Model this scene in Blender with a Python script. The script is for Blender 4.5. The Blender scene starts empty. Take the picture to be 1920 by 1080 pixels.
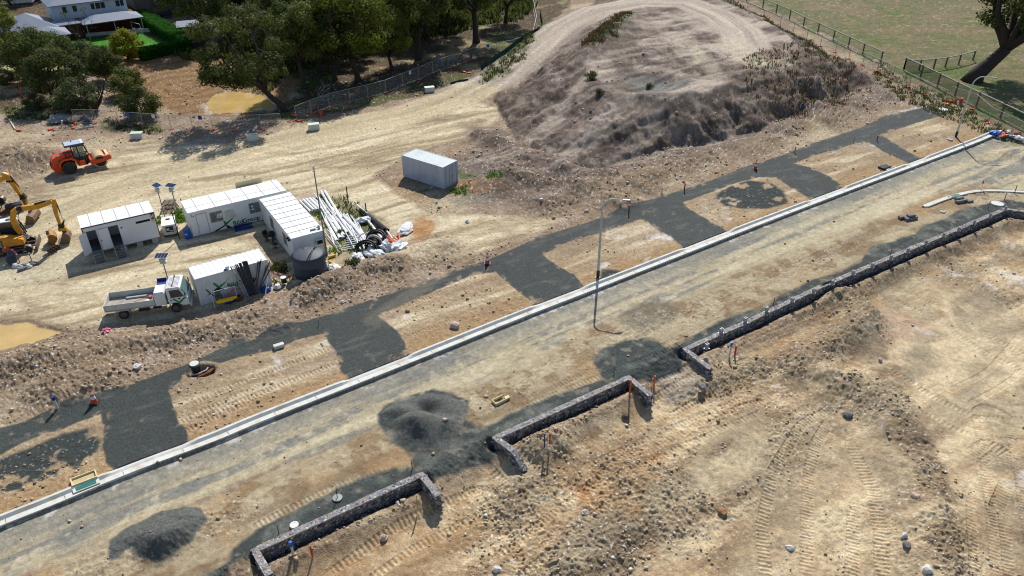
import bpy, bmesh, math, random
import numpy as np
from mathutils import Vector, Matrix
random.seed(7); rng = np.random.default_rng(7)
R = math.radians
sc = bpy.context.scene
COL = sc.collection
# ---------------------------------------------------------------- camera
F, PITCH, ROLL, CH = 1432.94, R(32.1008), R(0.43087), 35.16
def W(px, py, z=0.0):
    """photo pixel (1920 wide) -> point of the place at height z"""
    X = px-960; Y = 540-py
    c, s = math.cos(ROLL), math.sin(ROLL)
    a = X*c+Y*s; b = -X*s+Y*c
    cp, sp = math.cos(PITCH), math.sin(PITCH)
    dz = b*cp-F*sp; t = (z-CH)/dz
    return (a*t, (b*sp+F*cp)*t)
def WP(lst, z=0.0): return [W(p[0], p[1], z if len(p) < 3 else p[2]) for p in lst]
cam = bpy.data.cameras.new('camera'); camo = bpy.data.objects.new('camera', cam); COL.objects.link(camo)
cam.sensor_width = 36; cam.lens = F/1920*36; cam.clip_start = 0.5; cam.clip_end = 5000
camo.matrix_world = Matrix.Translation((0, 0, CH)) @ Matrix.Rotation(math.pi/2-PITCH, 4, 'X') @ Matrix.Rotation(ROLL*-1, 4, 'Z')
sc.camera = camo
# ---------------------------------------------------------------- light
SUN = Vector((math.cos(R(82))*math.cos(R(44)), math.sin(R(82))*math.cos(R(44)), math.sin(R(44))))
sd_ = bpy.data.lights.new('sun', 'SUN'); sd_.energy = 4.5; sd_.angle = R(0.5); sd_.color = (1, .955, .89)
so = bpy.data.objects.new('sun', sd_); COL.objects.link(so); so.rotation_euler = SUN.to_track_quat('Z', 'Y').to_euler()
w = bpy.data.worlds.new('World'); sc.world = w; w.use_nodes = True
nt = w.node_tree; nt.nodes.clear()
sk = nt.nodes.new('ShaderNodeTexSky'); sk.sky_type = 'NISHITA'; sk.sun_disc = False
sk.sun_elevation = R(44); sk.sun_rotation = R(90-82); sk.air_density = 1.0; sk.dust_density = .6; sk.ozone_density = 1.0
bg = nt.nodes.new('ShaderNodeBackground'); bg.inputs[1].default_value = 0.10
ow = nt.nodes.new('ShaderNodeOutputWorld'); nt.links.new(sk.outputs[0], bg.inputs[0]); nt.links.new(bg.outputs[0], ow.inputs[0])
sc.view_settings.view_transform = 'Standard'; sc.view_settings.look = 'None'; sc.view_settings.gamma = 1; sc.view_settings.exposure = 0.30
sc.cycles.max_bounces = 5; sc.cycles.diffuse_bounces = 2; sc.cycles.glossy_bounces = 2; sc.cycles.transmission_bounces = 3
sc.cycles.transparent_max_bounces = 12
sc.cycles.use_adaptive_sampling = True; sc.cycles.filter_width = 1.1

# ---------------------------------------------------------------- tags
def tag(o, label=None, cat=None, group=None, kind=None):
    if label: o['label'] = label
    if cat: o['category'] = cat
    if group: o['group'] = group
    if kind: o['kind'] = kind
    return o
def empty(name, loc, rz=0.0, label=None, cat=None, group=None):
    o = bpy.data.objects.new(name, None); COL.objects.link(o); o.empty_display_size = .3
    o.location = loc; o.rotation_euler = (0, 0, rz)
    return tag(o, label, cat, group)
def copy_tree(o, parent=None, label=None, group=None):
    c = o.copy(); COL.objects.link(c); c.parent = parent
    if parent is None and label: c['label'] = label
    if parent is None and group: c['group'] = group
    for ch in list(o.children): copy_tree(ch, c)
    return c
# ---------------------------------------------------------------- materials
def s2l(c):
    c = c/255.0
    return c/12.92 if c <= .04045 else ((c+.055)/1.055)**2.4
ALB = 0.80
def rgb(r, g, b, k=ALB): return (s2l(r)*k, s2l(g)*k, s2l(b)*k)
def mat(name, col, rough=.6, metal=0, noise=.12, scale=3.0, bump=0.0, spec=.4, dirt=None, dirt_amt=.0, alpha=None, vcol=False, streak=False):
    m = bpy.data.materials.new(name); m.use_nodes = True; t = m.node_tree; b = t.nodes['Principled BSDF']
    b.inputs['Roughness'].default_value = rough; b.inputs['Metallic'].default_value = metal
    b.inputs['Specular IOR Level'].default_value = spec
    tc = t.nodes.new('ShaderNodeTexCoord'); n = t.nodes.new('ShaderNodeTexNoise'); n.inputs['Scale'].default_value = scale; n.inputs['Detail'].default_value = 5
    if streak:
        mp = t.nodes.new('ShaderNodeMapping'); mp.inputs['Scale'].default_value = (1, 1, .15); t.links.new(tc.outputs['Object'], mp.inputs[0]); t.links.new(mp.outputs[0], n.inputs['Vector'])
    else: t.links.new(tc.outputs['Object'], n.inputs['Vector'])
    mr = t.nodes.new('ShaderNodeMapRange'); mr.inputs[1].default_value = .3; mr.inputs[2].default_value = .7
    mr.inputs[3].default_value = 1-noise; mr.inputs[4].default_value = 1+noise*.6; t.links.new(n.outputs[0], mr.inputs[0])
    mx = t.nodes.new('ShaderNodeVectorMath'); mx.operation = 'SCALE'
    if vcol:
        at = t.nodes.new('ShaderNodeAttribute'); at.attribute_name = 'Col'; t.links.new(at.outputs['Color'], mx.inputs[0])
    else: mx.inputs[0].default_value = col
    t.links.new(mr.outputs[0], mx.inputs['Scale'])
    out = mx.outputs[0]
    if dirt:
        n2 = t.nodes.new('ShaderNodeTexNoise'); n2.inputs['Scale'].default_value = scale*.45; n2.inputs['Detail'].default_value = 7; t.links.new(tc.outputs['Object'], n2.inputs['Vector'])
        r2 = t.nodes.new('ShaderNodeMapRange'); r2.inputs[1].default_value = .48; r2.inputs[2].default_value = .72; r2.inputs[4].default_value = dirt_amt; t.links.new(n2.outputs[0], r2.inputs[0])
        mm = t.nodes.new('ShaderNodeMix'); mm.data_type = 'RGBA'; t.links.new(r2.outputs[0], mm.inputs[0]); t.links.new(out, mm.inputs[6]); mm.inputs[7].default_value = (*dirt, 1); out = mm.outputs[2]
    t.links.new(out, b.inputs['Base Color'])
    if bump:
        bp = t.nodes.new('ShaderNodeBump'); bp.inputs['Strength'].default_value = bump; bp.inputs['Distance'].default_value = .05; t.links.new(n.outputs[0], bp.inputs['Height']); t.links.new(bp.outputs[0], b.inputs['Normal'])
    if alpha is not None: b.inputs['Alpha'].default_value = alpha
    return m
def ground_mat(name, rough=.95, spec=.15, s1=3.0, a1=.16, s2=14.0, a2=.16, bump=.5):
    m = bpy.data.materials.new(name); m.use_nodes = True; t = m.node_tree; b = t.nodes['Principled BSDF']
    b.inputs['Roughness'].default_value = rough; b.inputs['Specular IOR Level'].default_value = spec
    ge = t.nodes.new('ShaderNodeNewGeometry'); at = t.nodes.new('ShaderNodeAttribute'); at.attribute_name = 'Col'
    prev = at.outputs['Color']; hts = []
    for s, a in ((s1, a1), (s2, a2)):
        n = t.nodes.new('ShaderNodeTexNoise'); n.inputs['Scale'].default_value = s; n.inputs['Detail'].default_value = 3; t.links.new(ge.outputs['Position'], n.inputs['Vector'])
        mr = t.nodes.new('ShaderNodeMapRange'); mr.inputs[1].default_value = .3; mr.inputs[2].default_value = .7; mr.inputs[3].default_value = 1-a; mr.inputs[4].default_value = 1+a; t.links.new(n.outputs[0], mr.inputs[0])
        v = t.nodes.new('ShaderNodeVectorMath'); v.operation = 'SCALE'; t.links.new(prev, v.inputs[0]); t.links.new(mr.outputs[0], v.inputs['Scale']); prev = v.outputs[0]; hts.append(n.outputs[0])
    t.links.new(prev, b.inputs['Base Color'])
    if bump:
        ad = t.nodes.new('ShaderNodeMath'); ad.operation = 'ADD'; t.links.new(hts[0], ad.inputs[0]); t.links.new(hts[1], ad.inputs[1])
        bp = t.nodes.new('ShaderNodeBump'); bp.inputs['Strength'].default_value = bump; bp.inputs['Distance'].default_value = .08; t.links.new(ad.outputs[0], bp.inputs['Height']); t.links.new(bp.outputs[0], b.inputs['Normal'])
    return m
# ---------------------------------------------------------------- noise in numpy
def _h(ix, iy, seed):
    n = (ix.astype(np.uint32)*np.uint32(374761393) + iy.astype(np.uint32)*np.uint32(668265263) + np.uint32((seed*2246822519+3266489917) & 0xffffffff))
    n = (n ^ (n >> np.uint32(13)))*np.uint32(1274126177)
    n = n ^ (n >> np.uint32(16))
    return (n & np.uint32(0xffffff)).astype(np.float32)/np.float32(0xffffff)
def vn(x, y, seed=0):
    fx = np.floor(x); fy = np.floor(y); ix = fx.astype(np.int64); iy = fy.astype(np.int64)
    u = (x-fx).astype(np.float32); v = (y-fy).astype(np.float32); u = u*u*(3-2*u); v = v*v*(3-2*v)
    a = _h(ix, iy, seed); b = _h(ix+1, iy, seed); c = _h(ix, iy+1, seed); d = _h(ix+1, iy+1, seed)
    return ((a*(1-u)+b*u)*(1-v)+(c*(1-u)+d*u)*v)*2-1
def fbm(x, y, o=4, seed=0, g=.5, rot=True):
    s = 0; a = 1; t = 0
    for k in range(o):
        s = s+a*vn(x, y, seed+k*17); t += a; a *= g
        if rot: x, y = (x*.8-y*.6)*2.03+11.3, (x*.6+y*.8)*2.03-7.1
        else: x, y = x*2.03+11.3, y*2.03-7.1
    return s/t
def ss(a, b, x):
    t = np.clip((x-a)/(b-a), 0, 1); return t*t*(3-2*t)
def pdist(poly, x, y, closed=True, far=12.0):
    """signed distance to polygon (negative inside) / distance+arclength+side to a polyline"""
    P = np.array([p[:2] for p in poly], dtype=np.float32)
    lo = P.min(0)-far; hi = P.max(0)+far
    m = (x > lo[0]) & (x < hi[0]) & (y > lo[1]) & (y < hi[1])
    xs = x[m]; ys = y[m]
    d2 = np.full(xs.shape, 1e9, np.float32); inside = np.zeros(xs.shape, bool); arc = np.zeros(xs.shape, np.float32); side = np.ones(xs.shape, np.float32)
    n = len(P); acc = 0.0
    for i in range(n if closed else n-1):
        a = P[i]; b = P[(i+1) % n]; e = b-a; L2 = float(e@e)+1e-12; L = math.sqrt(L2)
        wx = xs-a[0]; wy = ys-a[1]; t = np.clip((wx*e[0]+wy*e[1])/L2, 0, 1)
        dd = (wx-t*e[0])**2+(wy-t*e[1])**2; k = dd < d2; d2 = np.where(k, dd, d2)
        if closed:
            c = ((a[1] <= ys) & (b[1] > ys)) | ((b[1] <= ys) & (a[1] > ys))
            if abs(e[1]) > 1e-9: inside ^= c & (xs < a[0]+(ys-a[1])/e[1]*e[0])
        else:
            arc = np.where(k, acc+t*L, arc); side = np.where(k, np.sign(e[0]*wy-e[1]*wx), side)
        acc += L
    d = np.sqrt(d2)
    if closed:
        o = np.full(x.shape, 50.0, np.float32); o[m] = np.where(inside, -d, d); return o
    o = np.full(x.shape, 50.0, np.float32); o[m] = d*side; A = np.zeros(x.shape, np.float32); A[m] = arc
    return o, A
# ================================================================ GROUND
def zpoly(lst, z=0.0): return WP(lst, z)
LOWZ = -1.15
KERB_PX = [(-260,1090),(-120,1036),(0,986),(100,947),(250,883.5),(400,829),(480,794),(640,731.5),(800,668),(960,602.5),(1125,539),(1280,478),(1440,415),(1640,339.5),(1827,269.5),(1865,253)]
KERB = WP(KERB_PX)                       # gutter lip next to the road
PATH_TOP = [(-260,905),(-120,850),(0,805),(47,792),(105,766),(140,752),(187,740),(240,726),(275,712),(320,695),(360,680),(415,655),(432,640),(480,635),(517,612),(562,607),(615,591),(670,571),(730,552),(775,537),(820,520),(865,502),(905,492),(960,469),(1010,445),(1077,425),(1125,410),(1157,397),(1200,382),(1247,367),(1282,356),(1325,342),(1370,325),(1385,317),(1435,302),(1480,287),(1525,269),(1615,240),(1660,217),(1742,200),(1772,205),(1782,212)]
def kerb_back(pt, off=1.0):             # point moved off the lip towards the path side
    return pt
KB = [(x-.57*1.0, y+.82*1.0) for x, y in KERB]    # back of the kerb
ISL = [
 [(1650,252),(1702,235),(1782,212),(1850,232),(1870,250),(1800,277),(1732,300),(1700,283)],
 [(1490,306),(1522,292),(1570,280),(1600,269),(1630,266),(1655,283),(1704,306),(1700,318),(1577,362),(1577,347),(1552,330),(1515,312)],
 [(1280,379),(1320,365),(1360,350),(1385,341),(1422,332),(1455,332),(1485,352),(1522,374),(1520,392),(1364,450),(1360,430),(1322,410),(1292,392)],
 [(1015,477),(1060,455),(1145,430),(1200,410),(1212,413),(1225,425),(1260,445),(1280,465),(1275,482),(1092,552),(1092,536),(1077,515),(1035,492)],
 [(705,592),(742,577),(780,560),(830,539),(885,515),(930,509),(942,520),(960,535),(1006,571),(1000,588),(765,680),(765,665),(757,640),(742,620),(720,602)],
 [(605,625),(615,637),(630,660),(640,690),(652,712),(650,728),(352,848),(350,808),(332,785),(322,757),(315,732),(335,715),(350,700),(358,684),(380,676),(412,679),(440,672),(480,662),(517,655),(555,637),(580,630)],
 [(187,777),(150,790),(105,808),(85,812),(37,832),(0,852),(-120,900),(-300,975),(-260,1080),(-60,1013),(0,990),(150,922),(213,893),(215,877),(200,867),(192,835),(196,800)],
]
ISLW = [WP(p) for p in ISL]
PATHW = WP(PATH_TOP)+[ (x-.3, y+.45) for x, y in reversed(KERB)][0:]
# road: from kerb lip to the wall tops
WALL1 = [(505,1079),(478,1032),(790,890),(822,930)]
WALL2 = [(985,862),(929,821),(1179,708),(1220,742)]
WALL3 = [(1331,691),(1285,655),(1345,628),(1400,604),(1437,586),(1540,537),(1635,497),(1735,455),(1830,415),(1885,392),(1922,397),(2010,408)]
W1, W2, W3 = [WP(p, .1) for p in (WALL1, WALL2, WALL3)]
def ext(a, b, t): return (b[0]+(b[0]-a[0])*t, b[1]+(b[1]-a[1])*t)
# line where the upper level ends (through the walls and the gaps)
UP = [ext(W1[2], W1[1], 2.0), W1[1], W1[2]]+WP([(806,876),(842,853),(880,832),(912,812)])+[W2[1], W2[2]]+WP([(1186,692),(1212,674),(1245,655),(1268,640)])+[W3[1]]+W3[2:10]+[W3[10], W3[11], (95, 66), (120, 66)]
UPPOLY = UP+[(300, 90), (300, 400), (-300, 400), (-300, 10), (-40, 5)]
ROADW = [(x, y) for x, y in KERB]+WP([(1900,262),(2100,270),(2300,300)])+[(130, 66), (95, 66)]+list(reversed(UP))[2:]+[(-30, 12), (-60, 20)]
# dark crushed rock laid on the near side of the road
STRIP = WP([(400,1120),(440,1030),(480,997),(530,970),(555,957),(600,932),(635,915),(680,895),(775,875),(777,855),(755,835),(737,827),(712,790),(712,772),(730,752),(775,735),(810,725),(840,732),(877,750),(880,765),(872,787),(890,797),(905,805),(930,795),(960,775),(997,760),(1042,740),(1080,730),(1128,712),(1130,700),(1115,670),(1135,655),(1172,640),(1210,636),(1235,645),(1252,655),(1285,640),(1315,622),(1350,602),(1385,590),(1440,577),(1480,548),(1527,527),(1580,510),(1615,490),(1635,462),(1670,455),(1715,440),(1740,422),(1775,410),(1795,397),(1830,387),(1890,375),(2000,392)])+[W3[10]]+list(reversed(W3[1:10]))+WP([(1281,684),(1242,696),(1222,706),(1188,708)])+[W2[2], W2[1]]+WP([(929,848),(870,866),(830,886),(806,892)])+[W1[2], W1[1], ext(W1[2], W1[1], 1.5)]+WP([(380,1180)])
STRIP2 = WP([(1155,592),(1185,572),(1235,557),(1280,587),(1200,627),(1185,612)])
PILE1 = WP([(195,1010),(235,985),(300,955),(345,943),(378,948),(394,968),(388,990),(360,1020),(330,1052),(300,1064),(262,1052),(240,1035),(205,1060),(195,1045)])
PILE2 = WP([(712,772),(730,752),(775,735),(810,725),(845,734),(876,750),(874,785),(862,815),(830,850),(790,850),(745,810),(722,795)])
# stockpile hill
HB = WP([(945,236),(962,262),(1000,292),(1050,312),(1110,322),(1150,318),(1180,302),(1240,287),(1300,281),(1380,260),(1440,241),(1500,217),(1560,192),(1632,160),(1650,145),(1600,124),(1500,80),(1420,38),(1370,5),(1330,-30),(1250,-48),(1150,-30),(1100,10),(1065,52),(985,125),(925,188)])
HT_Z = 4.3
HT = WP([(1102,118),(1130,146),(1180,174),(1250,188),(1310,176),(1370,147),(1420,127),(1490,108),(1505,96),(1475,66),(1425,34),(1355,2),(1300,-22),(1190,-18),(1150,12),(1118,62)], HT_Z)
HPIT = W(1205, 158, HT_Z)
PUD1 = WP([(386,196),(395,178),(425,172),(470,173),(500,182),(520,196),(500,206),(450,210),(400,212)])
PUD2 = WP([(-60,612),(0,608),(55,606),(85,612),(112,622),(92,634),(60,642),(30,648),(0,656),(-60,668)])
FIELDW = WP([(1330,-40),(1455,18),(1560,68),(1652,116),(1700,150),(1790,192),(1850,225),(1925,262),(2100,330),(2500,330)])+[(300, 110), (400, 400), (80, 400)]
LAWNW = WP([(128,78),(160,72),(205,62),(240,60),(275,64),(300,76),(330,92),(300,96),(240,100),(150,97)])+[]
LAWN2 = WP([(18,82),(55,88),(60,98),(25,98)])
MUDW = WP([(160,130),(230,108),(300,100),(420,98),(500,120),(560,150),(540,190),(470,215),(400,218),(330,215),(290,190),(240,160)])
HAUL = WP([(-200,560),(0,470),(120,400),(250,345),(400,300),(520,268),(640,240),(760,215),(860,185),(930,150,.6),(1000,98,1.8),(1060,52,3),(1120,20,3.8),(1200,4,4.3),(1290,6,4.3),(1350,30,4.3),(1390,60,4.3),(1400,85,4.3)])
T2 = WP([(300,290),(430,285),(540,312),(640,338),(740,372),(860,402),(960,410),(1060,405),(1150,385)])
T3 = WP([(1060,412),(960,440),(880,478),(800,530),(770,552),(735,575),(700,600)])
ZONES = dict(
 yard=WP([(-400,500),(0,420),(90,320),(210,300),(260,262),(420,275),(560,255),(700,215),(850,185),(950,205),(900,250),(760,290),(700,330),(800,400),(1060,410),(1000,440),(860,480),(780,500),(700,480),(650,500),(560,530),(380,580),(230,608),(120,615),(60,600),(-400,640)]),
 straw=WP([(-300,180),(0,118),(60,112),(110,125),(100,150),(40,158),(-300,230)]),
)
KERB2 = WP([(1738,388),(1772,374),(1815,362),(1850,358),(1900,360),(1960,364),(2060,372)], .05)
HAULZ = [0, 0, 0, 0, 0, 0, 0, 0, .1, .7, 1.9, 3.2, 3.9, 4.25, 4.3, 4.3, 4.3, 4.3]
HAULA = np.concatenate([[0], np.cumsum([math.dist(a[:2], b[:2]) for a, b in zip(HAUL[:-1], HAUL[1:])])])
def heights(x, y, detail=True):
    x = np.asarray(x, np.float32); y = np.asarray(y, np.float32)
    M = {}
    n1 = fbm(x*.35, y*.35, 4, 3); n2 = fbm(x*1.1, y*1.1, 4, 9); n0 = fbm(x*.08, y*.08, 3, 21)
    cl = 1-np.abs(fbm(x*2.6, y*2.6, 3, 31))*2          # clods
    M['n1'] = n1; M['n2'] = n2; M['n0'] = n0; M['cl'] = cl
    dR = pdist(ROADW, x, y)+.12*n2*ss(1.0, 4, 1+0*x); M['road'] = pdist(ROADW, x, y)
    dP = pdist(PATHW, x, y, far=6)
    dI = np.full(x.shape, 50, np.float32)
    for p in ISLW: dI = np.minimum(dI, pdist(p, x, y, far=6))
    dI = dI+.14*n2+.08*n1+.05
    dPn = dP+.14*n2+.08*n1-.08
    M['path'] = np.maximum(np.where(np.abs(M['road']) < .9, dP, dPn), -dI)   # inside path and outside islands
    dU = pdist(UPPOLY, x, y, far=8)
    wd = np.full(x.shape, 50, np.float32)
    for wl in (W1, W2, W3): wd = np.minimum(wd, np.abs(pdist(wl, x, y, closed=False, far=6)[0]))
    M['up'] = dU; M['wall'] = wd
    wf = np.full(x.shape, 50, np.float32)
    for wl in (W1[1:3], W2[1:3], W3[1:]): wf = np.minimum(wf, np.abs(pdist(wl, x, y, closed=False, far=6)[0]))
    wdt = .12+2.6*ss(.05, 1.3, wf)
    low = ss(0, 1, dU/wdt+.0)
    M['low'] = low
    h = np.zeros_like(x)
    road = ss(.05, -.1, M['road'])
    kd, ka = pdist(KERB, x, y, closed=False, far=9); M['kd'] = kd
    # road subgrade sits below the gutter lip and rises to the near side
    h -= road*.27*(1-ss(2.5, 8.0, np.abs(kd)))
    h = h*(1-low)+low*(LOWZ+.12*n0+.10*n1)
    # hill
    di = -pdist(HB, x, y, far=4); dt = pdist(HT, x, y, far=60)
    di2 = np.clip(di+1.5*n1+.5*n2, 0, 60); dt2 = np.clip(dt+.9*n1, 0, 60)
    wx_ = x+2.5*fbm(x*.12, y*.12, 2, 78); gl = np.abs(fbm(wx_*.3, y*.14, 4, 77))
    fr = di2/(di2+dt2+1e-3)
    hill = HT_Z*np.power(np.clip(fr, 0, 1), .9)
    cut = fbm((x*.82+y*.57)*.07+n1*.2, (-x*.57+y*.82)*.75+n1*.8, 4, 79, rot=False)
    hill = hill+(fr*(1-fr)*4)*(-1.0*gl+.32+.45*n1+.5*cut)+.30*cut*ss(.9, 1, fr)+.12*n1*ss(.9, 1, fr)
    M['cut'] = cut
    pit = np.exp(-(((x-HPIT[0])/5.2)**2+((y-HPIT[1]-1.0)/4.2)**2)**1.6)
    rim = np.exp(-((np.sqrt(((x-HPIT[0])/6.6)**2+((y-HPIT[1]-.4)/5.2)**2)-1)/.22)**2)
    hill = hill-1.0*pit+.35*rim*(y < HPIT[1]+2)
    dH, aH = pdist(HAUL, x, y, closed=False, far=14); M['haul'] = dH; M['haula'] = aH
    mh = ss(0.0, 1.0, di+.9*n1)
    h = h+hill*mh; M['hill'] = -di; M['hillfr'] = fr; M['pit'] = pit; M['mh'] = mh
    zr = np.interp(aH, HAULA, HAULZ).astype(np.float32); rw = ss(6.5, 3.6, np.abs(dH)+.6*n1)*(zr > .02)
    h = h*(1-rw)+rw*np.maximum(zr, h*.0); M['ramp'] = rw*ss(.3, .9, zr)
    # bund between haul ramp and plateau, weeds on it
    bd, _ = pdist(BUND, x, y, closed=False, far=10); h += 1.3*np.exp(-(bd/2.2)**2)*mh
    M['bund'] = bd
    # ridges and heaps: (pts, height, half width, roughness)
    rough = np.zeros_like(x)
    for pts, A, wdh, rg in RIDGES:
        d, _ = pdist(pts, x, y, closed=False, far=wdh*3+1) if len(pts) > 1 else (np.hypot(x-pts[0][0], y-pts[0][1]), 0)
        q = np.exp(-(np.abs(d)/wdh)**2.2)
        h += A*q*(1+.45*n1); rough = np.maximum(rough, rg*np.clip(q*1.6, 0, 1))
    M['ridge'] = rough
    # piles of crushed rock
    for P, A, k in ((PILE1, 1.05, 0), (PILE2, 1.1, 1)):
        d = pdist(P, x, y, far=4)+.55*n1+.22*n2
        M['pile%d' % k] = d+.25
        cx_, cy_ = (W(322, 1010, .5) if k == 0 else W(792, 790, .5)); rr_ = np.hypot(x-cx_, (y-cy_)*1.15)
        hump = np.exp(-(rr_/(1.9 if k == 0 else 1.7))**2)
        if k == 1:
            cx2, cy2 = W(845, 800, .3); hump = np.maximum(hump, .75*np.exp(-(np.hypot((x-cx2)*.7, y-cy2)/1.1)**2)); cx3, cy3 = W(752, 768, .3); hump = np.maximum(hump, .6*np.exp(-(np.hypot((x-cx3)*.6, (y-cy3)*1.2)/1.0)**2))
            cx4, cy4 = W(800, 758, .3); hump = hump-.75*np.exp(-(np.hypot((x-cx4)*.8, y-cy4)/.75)**2); cx5, cy5 = W(826, 775, .3); hump = hump-.4*np.exp(-(np.hypot((x-cx5)*.8, y-cy5)/.7)**2)
        else: cx2, cy2 = W(350, 975, .3); hump = np.maximum(hump, .55*np.exp(-(np.hypot((x-cx2), y-cy2)/1.3)**2))
        h += ss(.2, -1.4, d)*(.16+A*hump*.95+.08*n1)
    h -= .0*h
    hol = [(W(1225-5, 0+622), 0)]
    # pits: manhole hole, washing puddles
    mhx, mhy = W(378, 694); q = np.exp(-(((x-mhx)/.85)**2+((y-mhy)/.6)**2)**2); h -= 1.0*q; M['hole'] = q
    pu = np.minimum(pdist(PUD1, x, y)+.5*n2+.3*n1, pdist(PUD2, x, y)+.35*n2+.5*n1); M['pud'] = pu
    # roughness masks
    yard = ss(.6, -.6, pdist(ZONES['yard'], x, y, far=6)+.5*n1); M['yard'] = yard
    pathm = ss(.1, -.1, M['path'])
    smooth = np.maximum(np.maximum(pathm, road), yard*.85)
    field = ss(.3, -.3, pdist(FIELDW, x, y)); M['field'] = pdist(FIELDW, x, y)+.5*n2
    smooth = np.maximum(smooth, field)
    haul = ss(4.2, 3.0, np.abs(dH)+.5*n1); smooth = np.maximum(smooth, haul*.9)
    M['haulm'] = haul; M['pathm'] = pathm; M['roadm'] = road
    M['mud'] = pdist(MUDW, x, y)+.8*n1
    zone = .5+.5*n0
    pz = .3+.7*ss(-.18, .22, fbm(x*.13+2, y*.13, 3, 25)); pz = np.where(low > .5, pz, 1)
    rr = (1-smooth)*(.45+.35*np.clip(zone, 0, 1))*pz+rough
    im_ = np.full(x.shape, 50, np.float32)
    for p_ in ISLW: im_ = np.minimum(im_, pdist(p_, x, y, far=3))
    rr = rr*(1-.5*(im_ < .2))*(1-.45*ss(.5, 1.5, di))
    M['patch'] = []
    for pl_, cn_, st_, sf_, rc_ in PATCH:
        d = pdist(pl_, x, y, far=4)+.7*n1+.35*n2; mk = ss(sf_, -sf_*.6, d)*(low > .5); M['patch'].append((mk, cn_, st_))
        rr = rr+(rc_*mk if rc_ > 0 else rc_*mk*rr)
    rr = np.clip(rr, 0, 1.3)*np.where(y > 125, .5, 1)
    eU = np.where(dU < 0, -dU, 50); rr = np.maximum(rr, .55*ss(5.6, 4.6, eU+.9*n1)*ss(1.6, 2.6, eU)*road*ss(-.25, .15, n0+.5*n1))
    M['rough'] = rr
    if detail:
        h = h+.055*n1*(1-.7*smooth)+rr*(.10*n2+.085*(cl-.45)+.06*fbm(x*4.3, y*4.3, 2, 33))
        # streaky ruts along travel direction
        ca, sa = math.cos(R(24)), math.sin(R(24))
        s = x*ca+y*sa; t = -x*sa+y*ca
        wv = 3.0*fbm(x*.035, y*.035, 2, 57); st = fbm((s+wv)*.10+n1*.25, (t+wv*1.5)*1.2+n1*.6, 4, 55, rot=False); M['st'] = st
        st2 = fbm((s+wv)*.22, (t+wv*1.5)*4.2+n1, 3, 58, rot=False); M['st2'] = st2; h += (.04*st+.02*st2)*yard*(1-pathm)
        hs = fbm(aH*.05, dH*1.6, 3, 66, rot=False); M['hs'] = hs; h += .07*hs*haul
        kr = fbm(ka*.09, kd*1.3, 4, 68, rot=False); M['kr'] = kr; h += .015*kr*road
        g = fbm(x*5.5, y*5.5, 2, 71); M['g'] = g
        h += .012*g*(pathm+road)+.018*g*rr
    h = np.where((kd > .03) & (kd < .86), np.minimum(h, -.30), h)
    k2d, _ = pdist(KERB2, x, y, closed=False, far=4); h = np.where((k2d > -.06) & (k2d < .46), -.15, h)
    # tyre and track marks
    M['tread'] = np.zeros_like(x); M['treadc'] = np.zeros_like(x)
    for pts, gauge, shoe, pit_, dep, off in TRACKS:
        d, a = pdist(pts, x, y, closed=False, far=gauge+2)
        inm = np.zeros_like(x)
        for sgn in ((-1, 1) if gauge > 0 else (1,)):
            inm = np.maximum(inm, ss(shoe/2+.07, shoe/2-.05, np.abs(d-sgn*gauge/2)))
        fade = ss(-.3, .35, fbm(a*.12+off, d*.05, 3, 13)+.2+.25*n1)
        inm = inm*fade*(1-pathm*.6)
        cle = np.sin(a*2*math.pi/pit_+.4*n2)
        ed = 0
        h += -dep*inm*.9+dep*.55*inm*cle+dep*.5*np.maximum(0, 1-np.abs(inm-.3)/.3)*(inm > .02)
        M['tread'] = np.maximum(M['tread'], inm); M['treadc'] = np.where(inm > .3, cle, M['treadc'])
    flat = ss(.5, -.2, M['pud'])
    h = h*(1-flat)+flat*(-.10)
    M['flat'] = flat
    return h, M
def rp(px, z=0.0): return WP(px, z)
BUND = WP([(1088,128,2.5),(1120,95,3.3),(1150,62,4.0),(1185,38,4.3)])
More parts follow.
